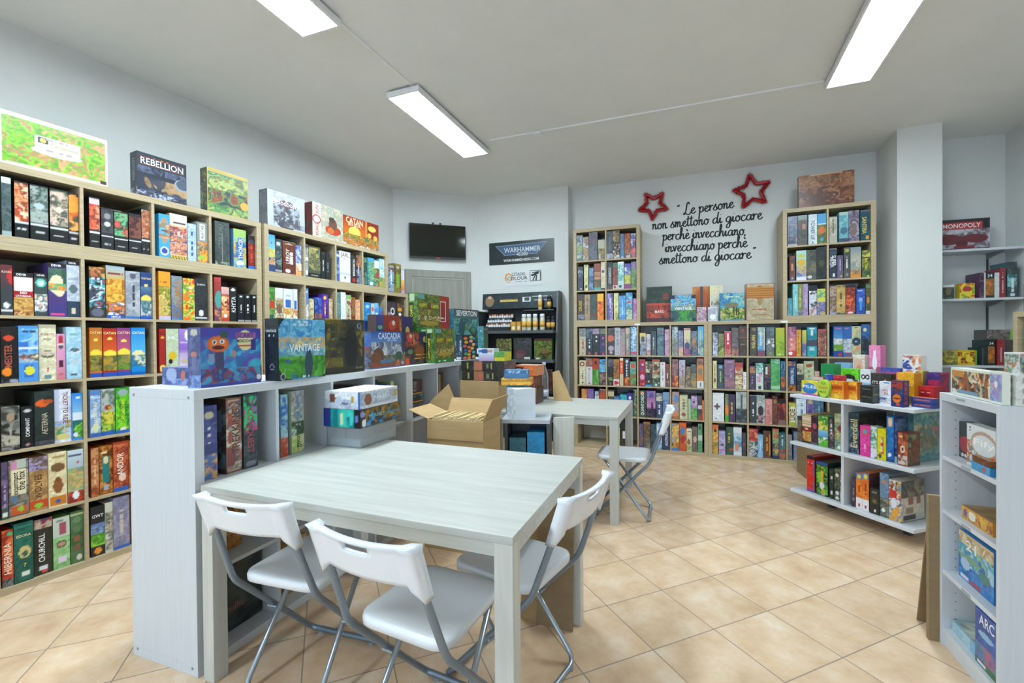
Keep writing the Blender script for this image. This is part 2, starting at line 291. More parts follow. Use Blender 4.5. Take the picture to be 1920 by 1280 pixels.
SHELF = r'''@A 1853 row one bay one, wall bookcase
68 102 302 10 285|#3a4444 n.1-.9:2c3538,566,455 b.9-1:cde b0-.08:9aa|charcoal box with silver speckled spine
115 166 296 12 281|#15181a n.3-.98:c53,e96,842,fca,a42 b.25-.29:ccc T=;.5;.16;.6;bbb|black box with orange battle picture
172 241 295 7 288|#14191a r.18,.3,.82,.98:456 n.32-.97:4a5a52,7a8a80,354540,9aa29a e.5,.62,.28,.06:abb b.25-.29:ccc T=;.5;.15;.6;bbb|black box with grey green landscape picture
253 328 299 21 307|#16181b r.18,.3,.85,.97:565 n.32-.96:6a7058,a98,4a5545,dba e.5,.62,.2,.05:ecb b.25-.28:ccc T=;.5;.13;.6;bbb|black box with pale round face picture
330 371 294 18 281|#17181a r.2,.28,.8,.97:e83 n.3-.96:e83,f93,c62,543,fa5:.05 b.22-.26:bbb T=;.5;.12;.6;bbb|black box with bright orange picture
@A 1853 row one bay two, wall bookcase
419 466 297 15 286|#16181a n.36-.96:b43,d64,832,e97 b.86-.97:cbb b.28-.32:ddd T=;.5;.13;.6;aaa|black box with brick red picture and white cap
471 529 246 9 232|#1a1c1d n.4-.97:333,444,223 e.5,.8,.25,.07:888 e.5,.62,.25,.06:ccb b.3-.33:ddd T=;.5;.12;.6;aaa|black box with pale skeleton picture
534 600 241 9 251|#15191a n.38-.97:2a4a3a,a43,d54,243,6a7 b.28-.31:ddd T=;.5;.12;.6;aaa|black box with red and green picture
610 674 248 19 255|#16171a r.2,.38,.85,.93:422 n.4-.92:522,633,311,743 b.3-.33:ddd T=;.5;.13;.6;aaa|black box with small dark red picture
677 722 293 19 279|#17181a n.36-.97:953,b75,743,dba b.3-.33:ddd T=;.5;.13;.6;aaa|black box with copper warriors picture
@A 1853 row one bay three, wall bookcase
768 831 283 11 285|#3a9ad0 e.5,.62,.4,.3:a86 n.45-.8:a86,c97,875,4ad e.5,.15,.4,.1:dde e.5,.15,.3,.07:349 T=;.5;.62;.6;632|sky blue box with brown oval and globe
835 939 302 18 312|#cbb08a b.75-1:dcb n.1-.72:a64,c85,546,dba,933,e97 s0-.06:111:ec3:6 T=;.5;.8;.85;433|cream box with crowd picture above hazard stripes
944 998 258 20 243|#a9bfe0 n0-1:9ab4dc,b8cbe8,a0b8dc V=;.5;.5;.75;346|pale blue box with dark vertical lettering
1000 1073 283 16 286|#8a8f86 n0-.5:776,c63,ea3,565,aa9 r.25,.55,.75,.95:dfe3df k:556 VAVATAR;.5;.75;.34;555 e.4,.12,.3,.06:9b4|grey box with white panel and fruity colours
@A 1853 row one bay four, wall bookcase
1120 1224 316 14 301|#3b4442 n0-1:353e3d,414a48,4a524f VCTHULHU;.4;.66;.55;697270 r.5,.08,.53,.72:89857c n0-.08:9a9,444,667|slate grey box with grey gothic lettering
1254 1349 288 14 271|#5a86b0 b.8-1:9b6 n0-.8:4a7ab5,7ab,9b7,c9a63a,3a66a0 r.35,.2,.75,.78:2a68b0 VTHORCIK;.55;.5;.55;eee e.5,.12,.3,.06:fff|blue green box with white slanted title
1370 1424 260 21 269|#23181c n.1-.8:6a2020,932,711 e.5,.82,.4,.06:345 V=;.5;.45;.5;c54 b0-.1:26b|slim dark box with red vertical title
@A 1442 row two bay one, wall bookcase
61 103 261 15 253|#3a3d42 g.5-1:3a3d42:6a3035 e.95,.78,.4,.15:b33 e.45,.2,.28,.06:dedede b.07-.11:ccc TRSON;.5;.86;.8;dcb|charcoal box with red glow and white emblem
108 182 229 21 229|#a5272a r.06,0,.96,.88:c9a25a n.02-.38:b07a3a,d9b060,8a4a2a,e0c080 r.06,.58,.96,.9:efe8e4 r.06,.42,.96,.58:a01f25 b.9-1:1d1d22 TRED;.5;.53;.35;fff TCATHEDRAL;.5;.46;.8;fff TDEVIR;.4;.95;.5;fff|cream box with wide red title band
186 237 234 20 241|#3d4a4a n.1-.5:c76,dba,576,eee,445 e.5,.77,.4,.1:5ac0a8 e.5,.77,.25,.06:cee b.9-1:1d1d22 TDEVIR;.5;.95;.6;fff|dark box with teal circle and orange foxes
239 313 297 14 291|#4a3a78 g0-.4:3a3a80:503a70 n.55-.9:3a5a50,4a6a58,354 e.45,.6,.4,.18:e6dcb0 e.6,.5,.3,.12:e6dcb0 n.5-.62:c73,4a7,e94 r.1,.02,.9,.07:e04a80 b.91-1:1d1d22 TDEVIR;.45;.955;.55;fff|purple box with cream fish head
315 371 319 16 313|#b9c2cf b0-.28:2c4055 n.3-.9:b9c2cf,c5cdd8,aab5c4 e.5,.5,.32,.08:5a6a70 r.35,.06,.7,.16:d9c9a8 b.92-1:1d1d22 TKANVI;.5;.68;.7;667 TDEVIR;.45;.96;.55;fff|pale blue box with grey whale
@A 1442 row two bay two, wall bookcase
411 484 299 9 289|#30362f n.2-.8:445,cdd,39a0b0,222,856 e.5,.1,.4,.08:667 n.8-1:a64,532,c95 T=;.5;.76;.8;eee|black box with white and teal swirls
492 584 318 19 297|#c98a2a n.2-.75:d9952f,e8b84a,a86a25,c07020 g.75-1:c8a860:9ab0c0 n.05-.3:556aa0,e08030,704a30,ddd b0-.055:2455b0 T=;.5;.85;.8;733 TABACUS;.5;.03;.5;fff|golden autumn box with blue base
586 657 295 7 297|#a3a7ad n0-1:9a9ea6,b0b3b8,8d929a b0-.05:2f6ab8 V=;.55;.48;.45;334 e.5,.9,.25,.06:556|grey stone box with dark vertical letters
662 722 297 10 295|#1f3f78 g.5-.7:2a4a70:5a7a98 e.5,.42,.48,.1:f0d060 n.05-.4:2a5a70,7a9a90,3a6a80,ccc b0-.06:2455b0 TCATAN;.5;.87;.85;f0d890 e.5,.72,.15,.03:e8c860|navy box with yellow rising sun
@A 1442 row two bay three, wall bookcase
763 831 317 14 308|#d98a25 b.7-.99:f09a28 n.1-.7:8a8a35,b0a045,5a6a30,d9c070,c8a860 b0-.08:b9b5c8 T=;.5;.78;.7;a50|orange topped box with green soldiers
840 906 297 22 283|#7d8790 n.3-.95:78828c,8b949b,6d7780 n0-.35:3a62a0,5a80b5,7a6a60 VDOMINA;.6;.6;.6;b07a40|grey blue box with orange vertical title
907 979 288 13 275|#9a9a30 n0-1:d93a25,e8c830,4a9a40,c8d060,e87a25:.02 T=;.5;.78;.6;fff T=;.5;.3;.6;822|red yellow and green patterned box
983 1061 295 16 284|#26292c n.15-.95:222528,2d3033,34383b TZAMAN;.5;.86;.7;ccc e.5,.18,.2,.07:dedede b.04-.08:ccc|black box with white penguin emblem
@A 1442 row two bay four, wall bookcase
1110 1157 318 12 324|#9a3a38 n0-.45:a54,c86,645 e.6,.5,.5,.2:4a9a90 b.9-1:b04040|slim teal and brick red box
1159 1214 252 11 251|#b5452f n.1-.75:c9552f,e8a060,8a2a25,f0c890 g.8-1:c8a0a0:d9b0a0 r.3,.12,.7,.22:ddd|red and orange box with figures
1223 1275 259 20 244|#1b1e20 n0-.9:1a1d1f,222629 VKHYTA;.55;.5;.45;f0f0f0 e.5,.92,.3,.04:eee|black box with tall white title, tallest of its set
1276 1324 210 7 201|#1b1e20 V=;.5;.48;.3;e8e8e8 e.5,.9,.25,.03:ddd b.02-.06:999|black box with white lettering beside the tallest black box
1334 1385 215 18 215|#1b1e20 V=;.5;.48;.3;e8e8e8 e.5,.9,.25,.03:ddd b.02-.06:999|black box with white lettering, middle of three alike
1387 1424 213 10 207|#1b1e20 V=;.5;.48;.3;e8e8e8 e.5,.9,.25,.03:ddd b.02-.06:999|black box with white lettering against the wooden end
@A 1091 row three bay one, wall bookcase
56 117 292 9 288|#23211f n.05-.95:242220,2d2a28,1c1b1b e.45,.8,.3,.05:d04a28 e.35,.2,.28,.08:e8882a VMEISTER;.42;.48;.4;b05a45 n0-.06:667,222,99a|black box with red title and orange glow
119 193 298 7 302|#4f8fd0 n.5-.95:6ab0e0,3a80c8,9ac8e8,5aa0d8 r0,.6,.5,.72:3a70c0 b.58-.62:dde n.35-.5:d8d0b0,6a5040,8ab0d0,a33 r.3,.08,.75,.3:2f66b8 e.55,.2,.25,.08:d8d840 T=;.5;.9;.8;346|blue box with yellow house drawings
199 268 307 20 321|#ddd6b4 n0-1:ddd6b4,e5dfc2,d5cda8 e.5,.47,.4,.07:5a5a48 e.5,.48,.33,.045:d8c8b0 n.46-.5:a54,eed,865,cba e.5,.18,.08,.02:d83a20 r.3,.03,.72,.1:6a8a90 TPUERTO;.5;.82;.75;a0653a TRICO;.5;.74;.45;a0653a T4;.5;.22;.12;d83a20 b.93-1:b5ad90|cream box with oval village picture
269 305 256 18 267|#dc98b8 g0-.4:d07a80:dd9ac0 e.5,.85,.3,.12:b03038 e.5,.76,.35,.03:ddd0c0 e.5,.71,.25,.04:555 r.25,.28,.75,.42:4a2a2a T=;.5;.6;.4;b4689a e.5,.12,.3,.03:b06a70|pink box with red cone
307 371 295 6 284|#a9ccdc g0-1:b5cfe2:98c8cc n0-1:a0c8d8,b5d5e2,98bfd2 e.65,.54,.35,.04:d8dde0 e.55,.56,.32,.035:5a6a75 e.55,.33,.25,.05:b8c8d0 T=;.5;.85;.6;7aa T=;.5;.08;.5;567|pale blue box with airship drawing
@A 1091 row three bay two, wall bookcase
412 470 293 21 300|#c07022 g.3-1:d08a30:b86820 e.5,.46,.48,.1:f2d848 n.12-.44:7a7a35,5a5a30,a09040,8a7a40,3a4a28 b0-.08:2a50a8 b.09-.12:d07030 TCATAN;.5;.9;.95;f2d8a0 e.5,.75,.2,.03:f0d060|orange box with yellow rising sun
472 537 290 13 303|#a82a1c g.5-1:d85a25:a0241c e.5,.45,.48,.1:f2d848 n.12-.44:7a7a35,b09030,5a5a30,6a6a70 b0-.08:2a50a8 TCATAN;.5;.9;.92;f2d890 e.5,.78,.2,.03:f0d060|red box with yellow rising sun
540 608 293 16 301|#8a3a78 g.5-1:c05a70:803878 e.5,.47,.48,.1:f2d848 n.12-.44:6a8a35,4a6a30,9a9040,8a7a50 b0-.08:2a50a8 TCATAN;.5;.9;.92;f0c890 e.5,.73,.2,.03:f0d060|purple box with yellow rising sun
610 683 296 11 282|#1586cc g.4-1:5ab5dc:1280cc e.5,.42,.45,.1:e8dca0 n.18-.42:3a8a95,dcd8c0,5a7a70,2a70a0 b0-.06:1d60b0 TCATAN;.5;.89;.85;f2e8b0|bright blue box with pale sun
@A 1091 row three bay three, wall bookcase
761 799 291 13 276|#a02a20 e.5,.1,.5,.08:e8d060 b.85-.93:8a2018 e.5,.8,.3,.03:e0b050|slim red box with yellow base
800 874 292 12 305|#b8c4a2 n0-1:b0bd9a,c2ccae,bbc6a8 e.5,.38,.3,.1:d8b82a e.35,.25,.15,.06:222 T=;.5;.8;.6;eef|pale green box with yellow bird
876 948 293 11 273|#9b82c0 g0-.45:d8d0dc:b8a0c8 g.5-1:8a62b8:a080c8 e.75,.85,.25,.12:f0f0f4 e.5,.24,.35,.05:c8b090 TCIRCADIA;.5;.68;.9;f0e8f4|lilac box with white feather
@A 740 row four bay one, wall bookcase
52 118 230 7 218|#4a4a44 n0-1:3a3a38,6a6a62,8a8a80,2a2a28,b0a898:.03 e.5,.75,.2,.1:a08a70|dark box with armoured figure
126 175 219 19 213|#1d1f1e n0-1:1a1c1b,232625 VDOMINANT;.5;.5;.45;e0e0e0 e.5,.9,.3,.04:ccc e.5,.08,.15,.03:b88|black box with small white vertical title
176 252 295 11 278|#2b3533 n0-1:28312f,313b39,252d2b e.4,.78,.35,.07:d8632a e.7,.8,.25,.04:b05028 VAETERNA;.5;.4;.4;b8a890 n0-.08:556,444,333|dark green box with orange splash
257 327 296 22 291|#d8dce4 n0-1:d8dce4,e0e3ea,ccd2dc r0,0,.3,1:c4cbe0 n.05-.4:c8cfe0,4a8a60,c0a040,9ab0d0 DTICKET_TO_RIDE;.65;.65;.6;7a2a28 e.5,.1,.4,.06:d8c880|white box with dark red vertical title
328 371 268 9 251|#3f8ad0 g.5-1:8ac0e0:2a80d0 b.36-.6:d5e2ee n.05-.42:4a9a30,2f7a28,8ac040,2a6a60 e.3,.12,.2,.05:dde T=;.5;.9;.7;def|sky blue box with green meadow
@A 740 row four bay two, wall bookcase
406 453 276 7 262|#9ab5d8 n.1-1:a8c2dc,8aa8d0,c5d5e2,7a98c8 e.5,.2,.3,.1:d8d8a0 b.9-1:5a80b8 VCARCASSONNE;.5;.5;.5;e0e0b0 b0-.08:3a62a8|pale blue box with cream vertical title
459 525 277 17 263|#7d8a7a n.5-1:98a298,6a756a,b0b8b0 n.08-.5:8ab030,a8c848,5a8030,d8c850 e.5,.6,.25,.06:a04028 VCARCASSONNE;.6;.42;.4;d8d040 b0-.08:2f62b0|grey green box with yellow lime base
527 594 277 7 274|#3a9a2a n.1-.85:4ab52a,8ad030,2a8028,6ac030 e.5,.9,.35,.07:98a8a8 VCARCASSONNE;.5;.5;.5;d8e040 b0-.06:2f62b0 r.3,.07,.7,.13:e8e0d0|bright green box with grey round badge
599 631 277 10 291|#e0d8cc n0-.5:e8e0d0,c0b8b0,8a3a40|narrow pale box beside the green one
@A 389 row five bay one, wall bookcase
49 72 295 8 293|#5a4a68 g0-.6:3a5a38:5a4a70 n.2-.9:6a5a78,4a4058,7a6a88 V=;.5;.4;.4;b8a8c8 r.2,.05,.8,.12:ddd|slim grey violet box
77 150 297 18 291|#6b5f55 n.05-1:7a6a60,8a8075,4a5040,a09890 r.1,.82,.4,.98:c888a8 r.45,.85,.9,1:b0b8a8 r.08,.38,.85,.82:e0d8b0 Vthe_fox;.62;.62;.34;4a4038 Vexperiment;.38;.58;.4;4a4038 r.1,.03,.9,.18:c8582a e.6,.12,.15,.05:8ac040 r.1,.25,.45,.37:5a7a98|brown box with postage stamps
153 225 292 22 289|#b08a5a n.15-.75:b88f58,c8a068,9a7548 n.75-1:7a6aa0,a898b8,6a5a4a b.05-.2:c8502a e.5,.1,.2,.05:8ac040 VWOLVES;.48;.45;.45;5a3a28|tan box with dark wolf lettering
227 300 301 10 294|#e2d3a8 n.2-1:e2d3a8,e8dcb8,d8c898 e.5,.72,.42,.08:7a5a38 e.5,.38,.28,.14:8a5a30 e.5,.5,.15,.05:7a4a28 r.05,.03,.95,.2:c87a2a e.5,.1,.15,.04:3a5aa0 T=;.5;.92;.8;a58a5a|cream box with brown engineer figure
303 371 298 7 293|#9fae8a g.6-1:a8bcc0:c0d0d8 n.25-.65:8aa878,c8b070,b09858,7a9a80 n0-.22:b03a28,8a3028,c04a30 e.65,.76,.1,.02:c03a28 e.5,.14,.2,.08:eee T=;.5;.9;.85;556|landscape box with red poppy base
@A 389 row five bay two, wall bookcase
406 441 288 10 298|#9a5030 n0-1:a85a35,8a4528,b87048,c89060 V=;.5;.5;.5;e0c0a0|slim rust coloured box
447 509 291 19 288|#b06a28 k:8a5020 n.02-.98:b86f2a,8a4a20,d09040,6a3a1a r.25,.25,.75,.78:2a7a78 e.5,.7,.2,.08:d8d0a0 e.5,.14,.2,.06:aab T=;.5;.86;.7;f0d0a0|orange ornate box with teal window
510 583 300 7 288|#9a3f28 n.05-.95:a5452c,8a3525,b85a35,c87048 VANDOR;.45;.55;.45;f0e0d0 e.6,.28,.25,.08:e8c8b0 b0-.08:3a62b0|rust red box with large white title
587 619 294 10 281|#b5622f n.1-.9:c07035,d08848,a05028|orange box half behind the white counter
@A 38 row six bay one, wall bookcase
47 87 294 10 304|#b03a22 n.2-1:b83f25,c8502a,8a2a1c,d86a38 n0-.15:555,777,333 VHIBERNIA;.5;.5;.55;f0d8c0 e.7,.93,.2,.04:4a7|red box with cream vertical title
90 161 313 8 293|#1f5f50 n0-1:1d5a4c,236655,1a5045 e.55,.5,.32,.1:c8b878 e.55,.47,.15,.05:3a5a48 TEDORA;.5;.78;.75;e0d8a0 T7;.55;.28;.15;d8c860 r.35,.1,.75,.17:d8dcd0 b.92-.95:2f7a68|dark teal box with gold crest
167 239 303 21 302|#26281f n0-1:24261e,2c2e26 n.82-1:8a5a40,b8a898,a03038,44578a VCHURCHILL;.42;.48;.5;f0f0ea r.3,.08,.75,.15:d8dce0 r.4,.02,.75,.08:d04848|near black box with flag topped portrait
243 312 284 22 278|#8ab878 b.62-1:c0c8b8 n0-.6:8ab878,98c488,7aa868 r.35,.65,.75,.9:a05060 e.5,.47,.33,.07:6a5a48 e.5,.47,.22,.04:b89078 r.3,.1,.75,.22:d8c8d8 T=;.5;.93;.6;788|pale green box with pink house
315 371 297 20 299|#3f5f38 n0-1:3a5a34,456640,4f7048 e.5,.83,.32,.06:6a8a68 e.5,.65,.3,.06:5a7a58 e.5,.47,.3,.06:8a5a40 e.5,.29,.3,.06:7a5a40 e.65,.1,.2,.05:d0d0c0 b.92-.95:b0b890|dark green box with four ovals
@A 38 row six bay two, wall bookcase
403 468 293 19 299|#23282a b.55-.65:6a80b0 n.45-.6:5a70a0,8aa0c8,4a6a90 n.2-.45:6ab030,98d040,4a8a28 e.5,.1,.25,.07:e0902a TGWT;.5;.8;.8;f0f0f0|black box with green prairie picture
469 505 298 14 280|#c8c8b8 n.05-.8:d0d0c0,8a8a80,5a6a60,b8a890 V=;.5;.5;.4;5a4a40|pale box with dark speckles
506 585 316 9 327|#8d89a0 n.05-1:8a86a0,9995ac,7d7a92 V=;.5;.5;.5;c8b8b0 b0-.06:3a62b0|grey lilac box with faded vertical title
592 617 307 20 319|#7a4a32 n0-1:804f35,6a3f2a|narrow brown box at the counter edge
@B 1853 row one bay one, door bookcase
40 102 299 11 301|#6ab0d8 g.6-1:7ac0e0:4a98d0 n.35-.62:c8b858,9aa850,d8c878 n.12-.4:a09060,445,bba,c86 b0-.2:3a4a70 e.5,.78,.1,.03:c04030|sky blue box with sandy hill
109 171 277 19 279|#3a4245 n.2-.8:3a4548,556568,2a3235,788 r.2,.82,.8,.9:c8ccd0 b.03-.08:99a|dark grey box with white badge
179 302 273 19 271|#6a3a2c k:a0a0a0 n.03-.97:6a3a2c,75432f,603224 VLEROY;.38;.55;.45;e8e4e0 V=;.68;.5;.35;e8e4e0 e.4,.1,.2,.06:ddd e.5,.92,.3,.02:cba|brown box with grey border and white lettering
303 360 258 16 261|#4a5a9a n.4-1:4a5a98,8a98c8,ccd,3a4a80 n0-.4:e08a48,f0c080,c86030,f0e0c0|blue and orange slim box
@B 1853 row one bay two, door bookcase
391 428 285 10 297|#4a5058 n.1-.9:222,ddd,667,999 b.5-.6:eee r.2,.05,.8,.2:ddd|black and white slim box
442 568 280 21 263|#4f5540 n.25-.95:4a5a48,6a7050,8a7a48,354a40,a09860 b0-.15:2a2e28 T=;.5;.93;.6;c8b060 T=;.5;.08;.6;bbb|olive green jungle box
577 627 249 22 260|#2a2d2e V=;.5;.5;.4;ccc e.5,.5,.2,.05:667 b.9-1:383b3d|black box with grey vertical title
628 675 252 17 236|#26292b n0-1:232628,2d3032 V=;.5;.45;.35;bbb|plain black box near the oak divider
@B 1853 row one bay three, door bookcase
748 791 277 20 262|#3a5f9a n.1-.95:3a5f9a,2a4a80,8aa8d0,445 b.86-.9:dde|slim blue box
796 935 297 21 300|#d5d8de n0-1:d2d5db,dadde2 TJARL;.5;.87;.75;7a5040 T=;.5;.76;.3;a88 b.29-.3:aab b.25-.26:aab e.5,.15,.07,.04:556|plain white box with brown title
936 996 276 7 263|#26231f n.2-1:2d2a26,1f1d1b,3a3632 e.5,.12,.4,.08:b03a28 DNORSIFIER;.5;.55;.6;e8e8e4|black box with long white title
1009 1072 287 16 287|#3a3a42 n.6-1:a8552a,665,c87a3a,334 n0-.5:3a4050,8a90a8,556 V=;.5;.5;.45;c8cce0|dark box with rusty top
@B 1853 row one bay four, door bookcase
1108 1156 283 18 294|#2a4038 n0-1:2a4038,3a5548,1f3028,6a8a78|dark green slim box
1158 1257 289 9 269|#3a7a88 b.85-1:4a98c0 n.1-.85:3a7a80,5aa098,8ab868,2a5a70,c8d0a0 r.3,.03,.8,.14:dde|teal box with leafy picture
1273 1349 277 21 258|#6a9a68 b.7-1:d8dcd8 n0-.7:5a8a50,8ab070,3a6a48,a04838 e.5,.06,.2,.04:c88|green and white box
1352 1424 306 20 289|#8ac0d8 n.2-1:8ac0d8,d8e8ec,6ab0d0,e8f0f0 n0-.35:8aa050,c8a848,5a8a60|light blue box with white mountain
@B 1815 above the door bookcase
1490 1584 306 19 200|#4a7098 n.05-.95:5a80a8,3a5f88,8aa8c0,a8a090 b.95-1:8a7a3a n.75-.9:756,a98,645 V=;.5;.55;.5;e8eef4|blue and white box on the ledge
1591 1708 330 19 200|#8a7a30 k:a08f40 n.06-.94:4a4828,6a6030,3a3a28,8a7a38 r.25,.2,.75,.65:7aa838 e.5,.88,.25,.05:b0a8a8|gold edged box with green panel on the ledge
1710 1765 268 20 200|#d8d0d0 g.15-.6:d86a40:e8d070 b0-.15:b898b8 b.6-1:d8d4da|white and sunset slim box on the ledge
@B 1442 row two bay one, door bookcase
40 95 289 15 299|#3f7a35 n.1-.95:4a8a3a,2f6a2f,8ab050,356 e.6,.5,.35,.12:c84028 b.85-.95:5a9a48 e.3,.05,.2,.04:e8c030|green box with red fruit
96 168 286 9 289|#b5a288 b.7-1:d8d4cc n0-.7:a08a68,c0a880,7a6a50,e0d4bc e.5,.4,.35,.14:7a6048|cream box with brown beast
174 265 286 11 296|#d8dade r.2,.12,.8,.68:e0c890 r.2,.42,.8,.68:3a6ab0 n.15-.45:e0c080,c8903a,eee4d0 T=;.5;.8;.5;aac|white box with blue sky picture
275 316 291 18 287|#d5d8dc r.2,.15,.8,.66:c8a868 r.2,.42,.8,.66:3a6ab0 n.16-.4:e0b070,c07a38,eee|narrow white box with sky picture
@B 1442 row two bay two, door bookcase
391 427 308 14 288|#b8c4d8 b.55-1:5a88c0 n0-.55:c8d0dc,8a98b0,dde T=;.5;.9;.6;eee|white and blue slim box
428 478 221 7 222|#b5a27a n0-1:b5a27a,c8b890,9a8860,d8cca8|gold beige patterned box
491 570 237 14 245|#3f58a0 n.2-1:3a55a8,5a78c0,2a3f80 n0-.4:7a4a48,4a5078,a86a50|royal blue box
574 649 274 16 259|#5a2f9a n0-1:5a2f9a,6a38a8,4f288a V=;.5;.5;.45;e8d830 e.5,.88,.25,.06:d8c830 r.3,.02,.7,.08:dde|purple box with yellow title
654 696 238 12 244|#b09a78 n0-1:b8a280,9a8565,c8b490 e.5,.55,.3,.1:d8b8a0|narrow beige portrait box
@B 1442 row two bay three, door bookcase
742 797 307 14 286|#6a8a88 n0-1:6a8a88,7a9a98,5a7a78 r.2,.04,.8,.1:cdd|grey teal plain box
804 866 313 19 323|#d2d8dc n0-1:d0d6da,dae0e4|plain white slim box
868 924 291 7 290|#d0c8a8 b.86-1:8ab068 n.1-.8:d8d0b0,c8bfa0,8a4a40 V=;.5;.5;.5;555 e.5,.15,.3,.06:a83a30|cream box with red and green ends
933 982 270 12 277|#8a4a38 k:e8b030 n.05-.9:6a3a30,a05a40,8a7a48|small box with yellow border
986 1049 253 11 243|#e0a880 n0-1:e0a880,e8b890,d89a70 T=;.5;.7;.5;a66|peach coloured small box
@B 1442 row two bay four, door bookcase
1112 1201 236 14 247|#2a8ac8 n0-1:2585c5,3a98d0,1f78b8 e.5,.82,.3,.07:a8d0e8 T=;.5;.5;.5;cde|bright blue box with pale disc
1203 1251 229 8 216|#c8604a b.5-1:b8c8d8 e.5,.75,.35,.1:d86048 b0-.2:dcc|red and white small box
1263 1328 239 16 248|#6ab0dc n.2-1:6ab0dc,8ac0e4,4a98d0 e.5,.5,.3,.08:def|light blue small box
1329 1383 197 14 200|#5a50a0 n0-1:5a50a0,6a60b0,4a80b8|short violet box
@B 1442 row two bay five, door bookcase
1470 1613 274 20 280|#1d2024 n.05-.95:1d2024,2f353a,5a3a48,3a4a50 e.6,.6,.25,.15:dde0e0 e.6,.6,.14,.09:222 e.2,.5,.2,.06:a8a|black box with white diamond
1615 1736 270 7 280|#3a2a28 n.1-.95:3a2a28,5a4a40,2a2f3a,8a6030 e.4,.7,.35,.08:d89838 e.4,.5,.2,.06:eed|dark box with orange creature
@l 2204 row one bay one, far tower
40 112 304 9 293|#5a6a68 n.1-.95:5a6a68,8a9a98,3a4845,a8b8a8 e.5,.45,.4,.12:8a9858 n.7-.9:c8d4d8,8aa0a8,556|silver green foil box
113 179 282 19 277|#8a7868 n.05-.95:8a7868,b08858,6a5a50,c8c4c0|grey brown mottled box
183 284 330 19 314|#565c60 n0-1:565c60,4a5054,667 n.6-.9:6a5050,7a6060,556|tall charcoal box with red band
290 368 234 20 222|#8a7d60 b.55-1:b5b5a0 n0-.55:7a6a48,9a8a60,5a4f3a r.2,.03,.35,.3:ccc|short beige and brown box
@l 2204 row one bay two, far tower
391 460 320 8 317|#4a5258 n0-1:4a5258,555d63,3f474d n0-.2:8a9298,556,aab r.4,.3,.6,.8:666e74|dark slate box
462 539 328 11 327|#5a4a3a n.6-.95:b0a078,5a4a3a,8a7a58 n0-.5:5a4a3a,3a3028,c8c4bc,6a5a48|brown box with white scratches
544 590 283 20 288|#6a7898 n.4-1:6a7898,7a88a8,5a6888 e.5,.2,.35,.15:5a90b0 r.2,.02,.8,.06:dde|blue grey slim box
595 657 277 6 268|#9a5a40 n.2-1:9a5a40,b07050,854a35 n0-.2:ccc,865,543|rust brown box
659 717 274 15 270|#6a6a90 n.5-1:6a7098,b8c0d8,c04838,4a5a90 n0-.5:c06868,d88078,805a78|blue and red box
@l 1853 row two bay one, far tower
49 111 285 17 281|#353a4a n0-1:353a4a,2f3442,3f4556 n.55-.85:8a90a0,454a5a,353a4a e.6,.08,.15,.03:ccd|dark navy box with pale crest
126 174 303 7 290|#d8d49a n0-1:d8d49a,e0dca8,ccc88c k:c8c488 V=;.5;.55;.4;554 e.5,.15,.3,.08:665 e.5,.95,.3,.02:555|pale yellow slim box
182 235 264 20 257|#3f5a80 n0-1:3f5a80,55749a,33496a,7a98b8|blue box with white flecks
242 319 310 18 325|#a06a50 b.7-1:8a4a3a s.4-.7:c89878:7a4a38:5 n.1-.4:6a4a38,8a6a50,553 b0-.1:5aa0a0|brick box with tan stripes
323 371 326 16 330|#d0c4aa n.2-1:d0c4aa,dcd2ba,c4b69a e.5,.65,.35,.05:556 b0-.06:334|cream box with grey bird
@l 1853 row two bay two, far tower
395 453 316 16 306|#34373a n0-1:34373a,2d3033,3f4346 VLEONARDO;.5;.5;.6;d0d0cc n0-.15:666,333,555|charcoal box with white vertical title
457 512 308 21 303|#8a5048 b.8-1:5a7058 n.3-.8:8a4a45,9a5a50,7a4038 b0-.16:d0c8c4 e.4,.08,.25,.06:b03038|brick red box with green top
515 583 313 21 302|#c4d4d4 n.3-.9:c4d4d4,4a9a98,e0e8e8,7ab8b4 b.93-1:e8ecec e.4,.1,.25,.06:3a5a58|white and teal box
590 660 288 20 295|#7080a8 b.85-1:5a58a0 n.55-.85:6a88b8,d8d8e8,5a70a0 n.2-.55:c0b040,8a9a40,d0c860 b0-.18:8a4a78|violet box with yellow field
665 720 304 16 298|#6a8a60 b.7-1:8a80a0 n0-.7:6a8a5a,8aa870,557050 n.85-1:a090b8,786a90|green box with mauve top
@l 1502 row three bay one, far tower
47 126 309 8 316|#4a3a34 n0-1:4a3a34,554540,3f302c VCRUISE;.4;.55;.4;e0c830 b.18-.2:ccc n0-.15:667,445,889|dark brown box with yellow title
128 195 303 12 305|#a08a70 n0-1:a08a70,a8937a,967f65 r.4,.25,.52,.6:6a5a48 e.5,.8,.25,.06:7a6a58|plain tan box
199 276 302 8 284|#3f5048 n0-1:3f5048,485a50,364540 n0-.25:7a3a38,3f5048,555|dark forest green box
279 351 306 8 314|#e08a28 g.4-1:e8a030:f0b83a n.15-.7:e07a28,d85a28,f0a038,c04a20 e.4,.65,.25,.06:8a3a20|amber box with red flames
@l 1502 row three bay two, far tower
395 460 307 9 319|#7a68a0 n0-1:7a68a0,9a88b8,a8a0c8,5f5088 V=;.5;.5;.6;d8d0e8|violet patterned box
469 522 305 12 304|#d8d090 n.2-1:d8d090,e0dca8,ccc480 n0-.25:8a9a50,d8d090,a8883a e.5,.5,.25,.06:c8b870|pale yellow leafy box
529 601 273 12 275|#5a98d0 n0-1:5a98d0,78b0dc,4a88c4 V=;.5;.5;.6;b8d8f0|sky blue box
607 677 304 7 298|#5a98b8 n.5-1:5aa0c8,8ac0d8,4a88b0 e.5,.64,.35,.04:d05038 n0-.5:4a8a88,7ab0a0,3a6a80,b8c8a8|blue box with red boat
